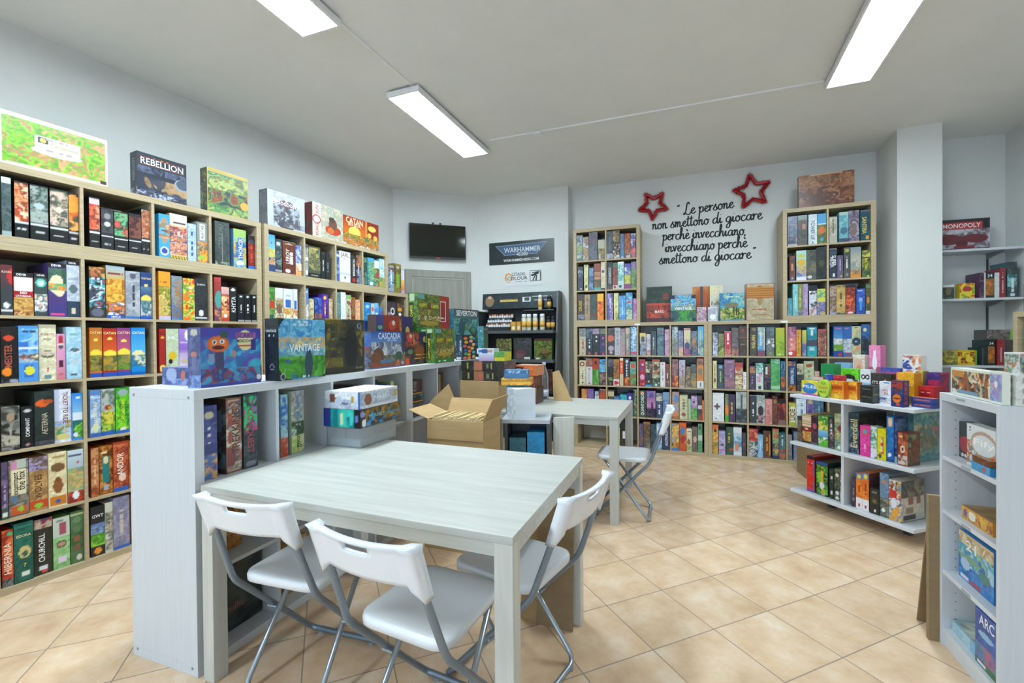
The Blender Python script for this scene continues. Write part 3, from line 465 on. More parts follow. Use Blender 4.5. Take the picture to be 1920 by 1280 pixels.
683 721 237 21 226|#c080b8 n.3-1:c080b8,d098c8,a868a8 n0-.3:ddd,a89,c9b|short pink box
@r 2204 row one bay one, pillar tower
46 130 298 16 289|#6a7488 n.3-.95:6a7a90,7a8aa0,5a6478 n0-.3:3a4048,556,889 T=;.5;.72;.6;a89 b0-.06:aab|stormy grey blue box
133 212 298 11 278|#55544c b.85-1:7a8a88 e.5,.68,.35,.16:5a3f35 e.65,.62,.2,.1:b08070 n0-.5:4a4844,3f3d3a,55524c|dark box with man's portrait
221 294 297 6 310|#ccd8dc n0-1:ccd8dc,d5e0e4,c0ccd0 DTOWER_UP;.5;.48;.65;4a5058 k:b8c4c8 e.5,.06,.1,.03:456|white box with dark vertical title
299 371 297 19 305|#4a98c0 b.68-1:4a9ac8 n0-.66:6a7a38,4a5a30,8a8a48 e.5,.45,.3,.12:d86a30 e.5,.15,.2,.06:4a98b8 b.64-.68:d0e0e4|blue topped box with orange flower
@r 2204 row one bay two, pillar tower
397 461 256 19 267|#b0ac9c n.3-.95:b0ac9c,c8c4b4,98947f V=;.5;.6;.6;6a5a48|cream speckled box
475 549 291 9 291|#6aa8b0 n.2-1:6aa8b0,8ac0c0,5a98a8 e.5,.38,.4,.12:4a6a80 b0-.12:3a5068 b.9-1:a8c0b8|teal box with mountain
553 636 298 14 298|#6a5f70 n0-1:6a5f70,8a8090,554a5c,a098a8:.03 e.5,.4,.3,.2:7a6a60|grey purple box with warrior
647 722 293 21 299|#1f4f60 n0-1:1f4f60,255868,1a4555 DSANTIBA;.42;.5;.55;d8c050 r.55,.05,.9,.16:d8a030 b.95-1:6a6a78|dark teal box with yellow title
@r 1853 row two bay one, pillar tower
61 108 252 21 238|#6a4038 n0-1:6a4038,553430,7a4c42 b0-.15:3a4a88 e.5,.55,.25,.15:c08a68 e.5,.1,.2,.04:d8b840|short maroon box
119 205 299 16 302|#b8b070 g.5-1:98c0b0:a8ccc4 e.5,.82,.35,.06:c0b848 e.5,.6,.4,.12:d0a838 n0-.45:7a70a0,c8b048,a098c0,5a80b0 b0-.12:dde|yellow and mint pagoda box
209 289 300 18 302|#4a5048 n0-1:4a5048,555b52,40463f n.25-.6:7a7558,5a5a48,4a5048 e.3,.1,.25,.05:ccc|dark olive box
291 371 319 19 308|#23292a n0-1:23292a,2d3435,1c2122 e.5,.5,.3,.1:4a4a30|glossy black box
@r 1853 row two bay two, pillar tower
400 457 296 21 290|#23303a k:dfe3e6 n.02-.98:23303a,2a3844 DSUPER;.62;.6;.35;f0f0f0 DMEGA;.3;.55;.35;d0d8e0 e.6,.12,.2,.06:ddd b.8-.92:3a4a58|navy box with white border
460 508 225 16 233|#5f5670 n0-1:5f5670,6a617a,544b64 V=;.5;.6;.5;c8c0d8 e.7,.1,.15,.04:d8b040|short purple grey box
514 564 298 17 288|#4a4a48 n0-1:4a4a48,555552,3f3f3d V=;.5;.5;.4;d8d8d4 e.5,.9,.35,.06:a8a048 e.5,.12,.2,.05:888|grey box with white title and olive cap
566 649 294 10 285|#98988a g.45-1:c0b8a0:7a8a90 n.35-.6:c8bfa8,a8a898,8a9090 b0-.13:d08838 n.13-.25:a08060,c0a070,887050|desert sky box with orange base
658 722 258 16 271|#3a4a38 n0-1:3a4a38,5a7040,2a3a30,8a8a40 DBHUTAN;.5;.5;.4;e0e030 n.75-1:7a3a38,5a7a40,c8c050 r.6,.02,.9,.08:8ad040|dark green box with yellow title
@r 1502 row three bay one, pillar tower
45 83 178 20 200|#5a9aa8 n0-1:5a9aa8,6aaab4,4a8a9a|short teal box
87 131 317 12 326|#7ab8b8 n0-1:7ab8b8,88c2c2,6cacae V=;.6;.5;.5;a8d8d8|pale turquoise slim box
132 173 316 11 310|#7a8048 n0-1:7a8048,868c54,6c723e V=;.4;.55;.6;d0d0a0 n.02-.15:aaa,889,667|olive slim box
174 215 314 6 299|#a08ab0 n0-1:a08ab0,ac98bc,9480a4 V=;.6;.5;.5;c8b8d4|mauve slim box
228 291 242 15 245|#c0c4cc n0-1:c0c4cc,ccd0d8 n.85-.98:ccc,222,ddd n.3-.55:c8ccd4,223,d0d4dc n.02-.3:d8d8dc,b07880,c0c4cc|white box with dark branch
295 364 259 16 252|#6a78a0 g.5-1:d0c848:c8d068 n.65-.95:c8c850,4a9a80,b8c860 n0-.5:4a5a98,7a80b0,6a6a88,c0a860 T=;.5;.5;.8;8aa0c8|yellow topped blue box
@r 1502 row three bay two, pillar tower
400 452 280 21 281|#7a6558 n0-1:7a6558,957c6a,655248,b09a88 b0-.08:99b|brown crowd picture box
453 524 286 8 268|#c0a060 n.05-.95:c0a060,cbae70,b39352 n.93-1:5a6a48,3a4a30,c0a060 V=;.5;.5;.5;6a5430 n0-.06:554,8a7|gold box with dark script
531 606 283 22 296|#b0482f n.3-.9:c8502f,e07040,8a3025,602820 n0-.3:8a4030,c86040,6a2a28 b.92-1:25252a e.5,.06,.3,.03:dcd|fiery red box with dark cap
614 683 245 21 246|#2f55a8 n0-1:2f55a8,3a62b4,284a98 e.5,.55,.25,.1:90a8d8 r.35,.15,.65,.5:3a98d8 T=;.5;.92;.7;a8bce0|deep blue box with bottle
686 722 289 11 272|#55503a n0-1:55503a,6a6040,3f4a38 e.5,.45,.3,.12:c88a38 b0-.1:ccc b.85-.95:5a8058|dark green and amber slim box
@L 1091 row one bay one, far bookcase
63 140 314 10 300|#b8a890 b.7-1:8a9088 n.7-.95:8a9a98,b09a78,6a7a80 n0-.7:b8a890,c2b49c V=;.55;.42;.35;a04a40 e.5,.07,.2,.04:a88|beige box with red script
142 215 312 21 323|#3a424a n.6-1:4a5a68,6a7a88,3a4450 n0-.6:343a3f,3f464c V=;.55;.4;.45;d8d8dc e.5,.06,.18,.05:c05058|slate box with white vertical title
219 297 311 18 295|#2e322e n.8-1:8a9a90,556560,a8a n0-.8:2c302d,363b36 V=;.55;.6;.25;e0e0dc e.5,.06,.18,.05:c05058|black box with short white title
301 371 310 10 300|#3a3a58 b.8-1:6a6a50 n.8-.98:8a6a48,5a6a58,7a7a60 n0-.5:383858,42426a V=;.6;.55;.35;d84a90 e.6,.05,.15,.05:d84050|indigo box with pink title
@L 1091 row one bay two, far bookcase
395 469 313 21 298|#4a3f40 n.5-1:4a4245,6a5a58,3a3438 e.4,.62,.6,.12:c8684a e.5,.25,.45,.1:a8a0b0 e.5,.1,.2,.05:d8a8b0|dark box with orange planet
474 540 317 19 320|#b0aeb4 n0-1:b0aeb4,bcbac0,a5a3a9 V=;.5;.6;.5;888 e.4,.85,.2,.04:7a8098|light grey box
542 592 306 15 320|#988a8c n0-1:988a8c,a89a98,887a7e n0-.5:a87880,988a8c,b89098|pinkish grey box
596 649 315 10 313|#8a8478 e.5,.88,.45,.12:c8a890 n0-.75:7a766c,8a8478,95907f V=;.5;.4;.4;c8c8c0 e.5,.08,.2,.04:c88|taupe box with peach shield
655 721 326 9 307|#6a9ac0 n.1-1:6a9ac0,a8c8dc,4a80b0,c8dce8 V=;.4;.6;.5;e0ecf4 b.04-.12:c04870|icy blue box with pink base
@L 1091 row one bay three, far bookcase
756 822 253 7 245|#b0a078 g.55-1:98a0a0:e0c068 e.5,.7,.3,.16:4a4f60 n0-.5:7a8098,98a0b0,5a6478 b.58-.6:dde|yellow box with hooded figure
827 874 241 8 226|#b8b0b8 n.2-1:b8b0b8,c8c4cc,a09aa4 n0-.25:b88a80,c8a098,a87870|pale lilac box
880 936 273 22 263|#4a5658 n0-1:4a5658,556264,3f4a4c V=;.5;.5;.5;b8c4c4|dark grey green box
944 1015 309 20 313|#5a7480 n0-1:5a7480,6a8490,4a6470 e.5,.85,.3,.05:805a60 n.5-.75:4a6a78,7a98a0,3a5868|teal grey box
1023 1073 290 18 293|#b888a8 n0-1:b888a8,c898b8,a07898,d0a8c0 r.2,.2,.7,.4:b0a0a8|pink floral box
@L 1091 row one bay four, far bookcase
1100 1163 320 21 331|#7a8488 n.6-1:8a98a0,c0ccd0,6a7880 n0-.6:8a8a88,6a7070,9aa878,b0a8a8|grey silver box
1167 1216 276 18 275|#7a80a0 n.4-1:7a80a0,98a0b8,6a7090 n0-.35:c88a68,b0b0c8,d8a080|blue grey box with orange foot
1223 1292 299 17 304|#c8b890 b.5-1:d4c8a0 e.5,.35,.42,.14:4a4a78 n0-.25:6a5a90,b84a50,8078a8 n.5-.6:ddd,c8b890,b0a890 b.94-.97:a58|cream box with purple stag
1297 1359 270 15 267|#5f6878 n.1-1:5f6878,4a5364,7a8490 e.5,.6,.3,.12:b08058 e.5,.4,.25,.1:a06a48|slate blue box with orange dancer
1364 1423 319 8 329|#6aa8cc g.6-1:7ab8d8:5aa0cc n0-.5:c8c088,8ab0b8,a8b8a0,4a7a98 V=;.5;.6;.5;d0c868|sky blue beach box
@L 740 row two bay one, far bookcase
60 137 286 14 269|#d0cba8 n0-1:d0cba8,d8d4b4,c8c29c e.45,.85,.4,.1:8a3a30 e.45,.85,.2,.05:d0cba8 V=;.5;.4;.35;6a6050 e.5,.08,.2,.03:555|cream box with maroon wreath
142 216 310 9 321|#d4d0d2 b.68-1:9a6a5a n.68-1:a0705f,b88878,855548 r.3,.1,.6,.5:bfbabc e.5,.6,.2,.05:b88898 e.5,.06,.2,.03:a66|white box with rusty top
219 293 311 10 304|#4a8a30 b.6-1:b0452c e.5,.84,.25,.08:3a3a3a n0-.6:4a8a30,559838,3f7a2a r.68,.25,.76,.55:d0d8c0 e.5,.06,.25,.03:889|green box with red top
296 369 302 17 312|#5a8ab0 b.6-1:58a8d8 n.5-.95:4a98d0,78b8dc,3a6080 n0-.5:5a4a48,8a6a60,3a3a48,a08078|sky blue and brown box
@L 740 row two bay two, far bookcase
396 455 312 11 305|#2f3230 n0-1:2f3230,3a3e3b,272a28 n.7-.95:556,444,667 n.15-.3:666,333,8a5 e.5,.07,.2,.04:a66|black box with grey sketch
459 525 304 13 284|#8a5a35 b.88-1:b07a38 n.3-.85:9a6238,b07a48,5a3f2a,c08a50 b0-.25:d8d0d0 r.1,.03,.6,.18:c8303a e.75,.1,.18,.05:c8303a|brown box with red and white base
528 572 320 20 298|#d85a30 b0-.42:d0c8a0 b.9-1:d8d0b8 r.25,.05,.7,.4:c0b890 V=;.5;.65;.35;f0c0a0 k:c84a28|orange red box with cream base
582 640 316 21 300|#33353a n.3-1:33353a,3d4046 n0-.3:d8603a,e8a040,a04030 V=;.5;.6;.5;e8e8ea e.5,.88,.25,.06:c8c8cc|black box with orange base
646 712 279 9 288|#6a9a88 n.5-.95:6a9a88,5a8a7a,88b0a0 e.5,.82,.35,.1:d04a38 n0-.5:4a8a48,b84a38,3a7a50,7aa868|teal and red flower box
@L 740 row two bay three, far bookcase
746 814 306 19 293|#a83040 n0-1:a83040,b43a4a,982838 e.6,.8,.2,.05:c8a0d8 e.4,.65,.25,.06:6a4a90 e.5,.34,.35,.1:e0a0c0 T=;.5;.08;.6;ecc|crimson box with pink gem
817 883 282 15 279|#a8a080 n.55-1:c8c098,d8d0a8,4a4540 e.5,.78,.25,.08:5a5048 n.05-.55:2f2f38,45454f,25252c b0-.07:3a98d0 e.5,.2,.1,.05:d0c868|cream box with black dress
888 970 307 17 293|#c8c0a0 b.9-1:a05040 n.45-.88:d8d0a8,c0b890,4a4038,a86a50 e.5,.7,.25,.12:4a3f38 n.12-.45:98a070,c8c8a0,3a4a3a b0-.12:4a6a60 e.5,.06,.15,.04:dee|cream box with dark horned mask
975 1027 275 19 289|#d4d0d0 n0-1:d4d0d0,dcd8d8 V=;.5;.5;.45;889 e.5,.92,.2,.03:b57|white slim box with grey glyphs
1031 1071 255 17 265|#7a4038 n0-1:7a4038,8a5048,5a302c n0-.25:4a5a98,7a4038,c0a048 r.4,.35,.7,.6:e0d0b0|maroon slim box
@L 740 row two bay four, far bookcase
1098 1163 309 21 302|#8a5a50 n.4-1:8a5a58,a07870,6a4545 n0-.4:d8703a,f0a858,b04a38,703a40|brown volcano box
1171 1235 303 20 312|#a8a8b8 n0-1:a8a8b8,b8b8c4,9898a8 n.05-.4:b0a888,8a8a78,b87078 V=;.6;.6;.4;c04a60|lavender grey box
1240 1292 231 15 218|#6a5a48 n0-1:6a5a48,8a7a60,4a4038,a89878|short brown treasure box
1294 1347 256 16 266|#4f6468 n.2-1:4f6468,5a7074,445558 n0-.6:8a7a58,5a6a68,b09058|dusky teal box
1353 1422 319 11 321|#d08a48 b.75-1:8a6a58 n.75-1:8a5a50,b0785a,5a4a50 b0-.24:d8dad8 n.25-.7:d08a48,dc9a58,c47c3c e.5,.55,.3,.12:7a7a70 r.45,.05,.6,.18:3a6080|orange box with white base
@L 389 row three bay one, far bookcase
84 150 298 20 298|#d0905a n0-1:d0905a,dca068,c48450|orange tan box
155 229 302 7 304|#7a6098 n0-1:7a6098,8a70a8,6a5088 n.8-1:9a88b8,7a6098|violet box
241 291 279 10 289|#6a8098 n.6-1:a0b0c0,6a8098,c8d0d8 n0-.6:4a68a0,5a78b0|grey blue slim box
296 368 305 17 295|#8a3f30 b.88-1:8a9088 n0-.85:b04a30,8a3a30,c05a38 n.8-.95:333,a54|red box with grey top
@L 389 row three bay two, far bookcase
391 462 298 20 299|#5a5040 b.75-.93:c8b890 n0-.7:5a5040,6a5f4c,4a4236|dark box with cream label
464 532 223 11 230|#5a80b0 n0-1:5a80b0,6a90c0,4a70a0|short blue box
535 606 246 20 255|#38a8b8 n0-1:38a8b8,50b8c4,2898a8|cyan box
609 676 267 20 269|#403a88 n0-1:403a88,4a4498,363078 e.5,.8,.2,.08:eee|indigo box with white dot
682 717 311 17 312|#3a5a48 n0-1:3a5a48,5a7a60,2a4a38,a8a888|dark green slim box
@L 389 row three bay three, far bookcase
745 823 303 14 318|#33453a n0-1:33453a,3f5546,2a3a30 VQUANTONDO;.5;.5;.85;f0f4f0 e.4,.92,.25,.05:c86|dark green box with huge white title
828 922 300 12 282|#a070a8 g.4-1:c88ab8:5a4a78 n.75-1:6a5a98,4a4070,8a78b0 n0-.35:3a2f48,5a4560,2a2438 e.6,.4,.12,.2:3a2a40|purple dusk box with dark figure
929 997 279 17 276|#3f4f70 n0-1:3f4f70,4f6080,33415c V=;.5;.45;.6;d8dce4 n.7-1:a8a888,5a6a88,c8c8b0|navy box with white vertical script
1001 1071 291 15 292|#6a7aa8 n0-1:6a7aa8,7a8ab4,5a6a98 b.7-1:7a98b8 V=;.5;.4;.4;b8c8dc n0-.12:aab,779|periwinkle blue box
@L 389 row three bay four, far bookcase
1099 1168 299 10 285|#c88a60 n.3-1:c88a60,d8a078,b07850,8a9ab0 e.6,.75,.3,.14:5a88c0 b0-.1:a86a48|peach box with blue balloon
1174 1260 267 7 274|#c4c09c n0-1:c4c09c,d0cca8,b8b490 k:8a8868 V=;.5;.6;.45;6a6a58 e.5,.2,.25,.08:8a5a48|cream framed box
1264 1292 225 21 228|#a8c098 n0-1:a8c098,b4cca4|slim pale green box
1295 1357 259 8 271|#b098b8 n.5-1:b098c0,c0a8cc,9a80a8 n0-.5:5a9a50,7ab068,488a40 e.4,.75,.2,.06:445|lilac box with green field
1362 1405 263 19 260|#4a3f48 n0-1:4a3f48,5a4a50,3a3238 b.45-.6:c8c4c8 b0-.2:8a4a38|dark plum slim box
1407 1422 219 6 226|#d86a30 n0-1:d86a30,e07a3a|thin orange box
@L 38 row four bay two, far bookcase
486 529 251 16 253|#c8c8a0 b.85-1:4a98a8 n0-.5:b8c080,8aa868,d0ccb0|cream and teal box under the second table
539 608 325 6 330|#38302c n0-1:38302c,4a4038,2a2420 r.3,.3,.8,.55:d8dcd8|black box with white label under the second table
@L 38 row four bay three, far bookcase
744 788 276 7 273|#5a5078 n0-1:5a5078,6a6088,4a4068,8a6a60|slim purple dusk box
792 864 300 8 292|#7a5a40 n.4-1:8a5a40,a07850,5a4a38 n0-.4:555,765,887|brown box with orange top
869 926 276 20 281|#3a5058 n0-1:3a5058,4a6068,2a4048|dark teal box beside the sky blue one
931 988 294 19 284|#7aa8d0 n0-1:7aa8d0,98bcdc,5a90c0,c8d8e4|sky blue and white box
992 1073 289 12 290|#2a3a58 n.3-1:2a3a58,34466a,222f4a VAUSTRALIA;.55;.45;.6;e8ecf4|navy box with white vertical title
@L 38 row four bay four, far bookcase
1093 1167 300 7 294|#d0a048 n.2-1:d8a850,e8c070,b08038,8a98a0 b0-.1:3a80c0 n.1-.3:a06a38,d89840,705030|golden city box
1169 1243 313 22 320|#c85a28 b.85-1:d86a28 n.2-.85:c85a28,a03a20,e08038 e.5,.7,.3,.14:3a80b8 e.5,.4,.35,.12:a03a30|orange box with blue bird
1246 1300 249 20 241|#d0c8a8 n.3-1:d0c8a8,dcd4b8 e.4,.4,.3,.15:8a5a38 n0-.3:b09868,d0c8a8,8a9a58 T=;.5;.88;.7;a54|cream box with brown figure
1304 1359 273 17 279|#6a5f58 n0-1:6a5f58,756a62,5f544e e.5,.5,.3,.12:d0b098|taupe box with pale glow
1363 1405 313 17 307|#4a8a58 n0-1:4a8a58,5a9a68,3a7a4a b.4-.6:b8c8b8 e.5,.85,.3,.08:3a5a40|green box with pale band
@R 1091 row one bay one, pillar bookcase
49 100 250 9 233|#9aa0b0 n0-1:8a90b0,c8ccd8,4a5a90,b8b8a8:.02|blue and white patterned box
103 161 237 20 247|#6a7048 n.4-1:5a6040,7a8050,8a8a58 n0-.5:8a9a48,a8a858,4a5a30|olive green meadow box
164 226 259 10 264|#b03a45 k:e8e4e6 n.35-.97:b03a45,bc4450 n.03-.3:d8b088,8a4a48,c87068 V=;.55;.7;.45;f0d8dc|red box with white border
231 298 298 13 300|#5f5855 n0-1:5f5855,6a6360,544d4a n0-.25:a05048,5f5855,b87868 n.3-.5:7a6a78,5f5855 T=;.5;.55;.5;aaa|grey box with red foot
303 371 317 19 307|#4a3a32 n0-1:4a3a32,55443a,3f302a e.5,.85,.2,.06:a03a30 b.6-.62:a05a40 T=;.5;.38;.6;8a7a50|dark brown box with red mark
@R 1091 row one bay two, pillar bookcase
403 469 300 16 288|#4a423a n0-1:4a423a,554c44,3f3831 e.6,.92,.3,.05:7a6a50 VNGUAN;.5;.5;.45;e0d060|dark brown box with yellow vertical title
474 544 299 14 279|#4a90c0 n.25-1:4a98c8,88bcd8,3a80b0,a8b8a0 b0-.2:7a4a60 V=;.4;.6;.5;c8d4d8 r.8,.2,.98,.98:c8b898|blue sea box with plum base
553 626 298 10 287|#5a6a70 n.2-1:5a6a70,4a585e,6a7c82 n.3-.6:c8bca8,8a7a70,5a6a70,ddd n0-.2:4a5a48,6a7a60 e.5,.1,.15,.04:a88|stormy box with temple columns
638 718 291 21 276|#98b030 g.5-1:98b838:b8b038 n.2-.5:8ab030,a8b838,7aa028 b0-.1:88a828 T=;.5;.06;.7;dde8b0|plain lime green box
@R 1091 row one bay three, pillar bookcase
749 816 299 18 281|#c87078 b.65-1:a05a78 n.65-1:a86080,c88a98,8a4a68 n.2-.6:d07878,e09890 b0-.2:d04040 e.3,.1,.25,.06:eee V=;.4;.5;.3;e8c8c0|pink and red box
819 863 270 22 256|#d0983a n0-1:d0983a,dca648,c48c30 k:8a6a30 V=;.5;.55;.75;5a4020|golden box with brown vertical title
868 904 264 7 252|#6a78a8 g.5-1:9aa858:c8c050 n0-.5:6a78a8,b0a078,5a6898 e.5,.1,.3,.06:99a|yellow and periwinkle slim box
912 994 294 21 297|#2a8a98 n.4-1:2a8a98,349aa8,227a88 b.35-.55:4a4a5a n0-.35:2a98a0,3aa8b0 e.5,.95,.3,.03:d0e0e0 r.4,.7,.6,.9:d0e4e4 r.25,.2,.75,.32:a8d0d4|teal box with dark skyline
1000 1073 273 20 271|#7a4a40 n.05-.95:7a4a40,a06a58,5a3834,c8a898 b.9-1:a0505a|brown red battle box
@R 1091 row one bay four, pillar bookcase
1130 1205 295 8 287|#2f70b8 g.4-1:5aa0d0:2a58a8 n.4-.6:d8d8d0,8a9a98,c8ccd0 n.2-.4:b0b838,6a9a38 b0-.2:2a4a98 e.7,.08,.2,.05:b84038 T=;.5;.93;.6;c06878|blue box with white houses
1209 1276 294 13 308|#3a6aa8 b.6-1:2f62a8 n.15-.6:98a8b8,c8d0d4,7a8898 e.6,.08,.2,.05:b84038 T=;.5;.93;.6;c06878|blue box with grey cliffs
1277 1349 295 9 283|#c8c8a0 n.05-1:d0ccA0,8ac0a0,d89a70,c0c898 e.5,.5,.48,.14:28405a e.5,.5,.4,.11:28405a T=;.5;.5;.5;c8d0d0 T=;.5;.95;.6;955|cream box with navy diamond
1355 1424 313 19 296|#2a4a78 n.5-1:2f5590,3a68a0,24406a n0-.5:28404a,4a6a78,1f3038 e.4,.83,.2,.06:d0d0b0 e.5,.45,.3,.12:2a2a30|navy night box with dark stag
@R 740 row two bay one, pillar bookcase
50 88 297 22 287|#d8c890 n0-1:d8c890,e0d4a0 V=;.5;.65;.5;6a4a38 e.5,.3,.3,.08:7a5038|cream slim box with brown print
94 155 258 15 260|#3f4a58 n0-1:3f4a58,4a5666,343e4a e.5,.9,.3,.06:7aa0c0 V=;.5;.5;.5;9ac858|dark slate box with green title
161 261 312 21 293|#80607a n0-1:80607a,8c6c86,74546e V=;.65;.45;.5;a88898 e.5,.92,.3,.03:a890a8 n.1-.4:b08870,80607a,9a7078|mauve box with faint title
265 338 280 20 267|#d4c8a0 b.82-1:b04a40 n0-.8:d4c8a0,e0d6b4,a05048,b8b888 e.4,.75,.35,.08:c05a48 T=;.5;.55;.6;a04a40|cream box with red tree
340 370 182 17 200|#d8dad8 n0-1:d8dad8,e4e6e4 V=;.5;.5;.5;b06a60|small white slim box
@R 740 row two bay two, pillar bookcase
400 455 248 18 236|#4f4560 n0-1:4f4560,5c526e,43394f n.7-.95:8a5a50,5a4a70,c08848 V=;.5;.4;.3;a898b8|dusky purple box
459 525 279 9 260|#d0dcd4 n.6-1:4a9a88,b8d8d0,3a8a80,e0ece8 n.1-.6:d8e0dc,c8d4cc DPixie;.5;.45;.35;c04a98 r.3,.03,.7,.15:4a4040|white and teal box with magenta title
531 590 270 11 262|#28304a k:30d038 n.03-.97:28304a,3a4060,8a5a50,1f2438 r.3,.6,.6,.88:c8dcc8|dark box with neon green border
594 677 324 22 325|#5aa868 n0-1:5aa868,68b476,4c9a5a n.85-1:a8c0b8,5aa868 b.05-.15:a0d0a0|plain green box, tallest in its bay
683 721 301 12 315|#4a78a8 n.4-1:4a88b8,6aa0c8,30506a n0-.45:d8804a,a85a38,3a4a58 e.5,.8,.3,.08:30405a|blue and orange slim box
@R 740 row two bay three, pillar bookcase
747 814 302 9 289|#33507a n.2-.85:33507a,3d5c88,2a446a n.85-1:c88048,8a5a48,33507a n0-.2:c87a3a,5a4038,e09848 DTHE_FAIRIES;.5;.5;.55;e4eaf0|navy and orange box with white title
823 882 276 21 288|#a8a490 n.6-1:c8c0a8,b0a890,3a3a38 n0-.6:3f4245,55585a,33363a T=;.5;.75;.6;554|cream topped dark box
885 969 305 17 320|#b8c4a0 n0-1:b8c4a0,c4d0ae,a8b490 e.5,.85,.35,.06:a05a38 V=;.5;.45;.5;8a9a78|pale sage box with brown leaf
972 1012 204 7 212|#c8a098 n.3-1:c8a098,d4b0a6 T=;.5;.7;.7;5a4a48|small pinkish box
@R 389 row three bay one, pillar bookcase
46 156 304 17 307|#d8dade n0-1:d8dade,e2e4e6 e.4,.52,.3,.05:5a5258 e.4,.52,.1,.12:5a5258 e.3,.1,.08,.03:5a80b0|white box with dark compass
167 202 294 19 277|#6a7a50 n.6-1:5a6a58,8a8a68 n.25-.6:e08838,d07028 n0-.25:5ab038,48a030|green and orange slim box
205 265 295 9 279|#43344f n0-1:43344f,4f3e5c,382b42 V=;.5;.5;.4;d0c048|dark purple box with yellow title
272 371 326 14 325|#8a9490 n.45-1:a8b0ac,98a29e,b8c0bc n0-.45:3a4048,55606a,2f343a r.45,.45,.6,.9:4a5450|silver and charcoal box
@R 389 row three bay two, pillar bookcase
400 458 295 15 287|#2f343a k:dfe2e4 n.02-.98:2f343a,3a4046 V=;.55;.5;.5;f0f0f0|charcoal box with white frame
463 540 295 18 304|#b8bcbc n.45-1:c8cccc,b0b6b6,8a9a90 e.5,.45,.35,.18:3a3034 n0-.3:b08a90,403a40,c8b8b8|white box with dark rider
544 605 260 18 243|#d08a88 n0-1:d08a88,d89a96,c47c7c V=;.4;.5;.4;a06068|salmon pink box
607 651 295 8 282|#6a4438 n0-1:6a4438,7a5040,563630 e.5,.8,.3,.08:a87a48|red brown slim box
654 721 264 10 264|#8a3530 b.85-1:25252a n.3-.85:a04038,c06050,702a28 e.5,.4,.35,.25:5a2f38 n0-.2:2a2428,8a6a68|dark red box with archway
@R 389 row three bay three, pillar bookcase
752 814 228 9 229|#e0b048 n0-1:e8b850,d88a38,e8e0c8,a8b848 r.2,.15,.8,.85:e8e2d0 VUOE;.5;.5;.5;4a3a30|yellow and white box with dark letters
817 899 311 12 303|#c8d8e4 b.88-1:4a98c8 n0-.88:c8d8e4,d4e2ec V=;.55;.5;.5;6a90a8|white box with blue cap
902 970 292 17 304|#7a70a0 n0-1:7a70a0,8a80b0,6a6090 e.5,.85,.3,.06:c8b868 e.5,.5,.3,.1:5a508a|muted violet box
972 1046 294 9 285|#4a7088 n0-1:4a7088,5a8098,3a6078 V=;.5;.5;.5;a8c0d0|steel blue box
@R 38 row four bay one, pillar bookcase
42 100 310 22 297|#d09040 b.85-1:d87038 n.4-.85:d8a048,c88038,e0b860 n0-.4:a8883a,7a7a38,d0a040 e.5,.8,.25,.06:333|golden orange sunset box
105 168 246 6 235|#a8a0c8 n0-1:a8a0c8,b8b0d4,9890b8 e.5,.42,.3,.06:6a5a58 b.18-.22:b87080|lavender box with sailing boat
176 244 295 19 300|#33503f n0-1:33503f,3d5c4a,2a4435 V=;.4;.6;.35;d8a830 e.7,.2,.3,.06:a04a38|dark green box with gold letters
247 324 297 21 294|#b8c8d4 b.8-1:d8dce0 n.3-.7:7aa8c0,b8d0dc,5a90b0 e.4,.3,.25,.15:d08a70 b0-.12:d8dce4|white and blue box with octopus
327 364 248 7 240|#3a3a40 n0-1:3a3a40,44444a e.5,.5,.3,.06:a04858|short charcoal box
@R 38 row four bay two, pillar bookcase
394 474 294 18 288|#7a3f3a b.6-1:b84040 n.55-.95:c84a40,e0a060,a03038 n.25-.55:5a7a78,c8d0c8,3a5a60 n0-.25:3a3a48,889,c8ccd4|red box with pale green lettering
475 520 236 8 230|#7ab0d8 n0-1:7ab0d8,98c4e2,5a98c8 V=;.5;.5;.5;dceaf4|short light blue box
524 590 281 13 273|#5a4030 n0-1:5a4030,6a4c3a,4a3428 V=;.5;.5;.5;e09a30 r.8,.1,.97,.9:d08030|dark brown box with orange title
607 662 310 13 293|#6a8a60 n.5-1:6a9a68,98b080,c85a40 n.15-.5:a04a38,4a5a78,c8a850,3a4a6a b0-.12:38405a|green and red crowd box
666 720 274 6 281|#3a6a70 n.3-1:3a6a70,4a7a80,2f5a60 n0-.4:a04a3a,3a6a70,b86a50 V=;.5;.7;.4;c8d0d0|teal and rust box
@R 38 row four bay three, pillar bookcase
745 779 255 18 250|#8a8a90 n0-1:8a8a90,9a9aa0,7a7a80|grey box behind the cardboard carton
793 832 292 8 282|#7a88a8 n0-1:7a88a8,8a98b4,6a7898|grey blue box above the cardboard carton'''
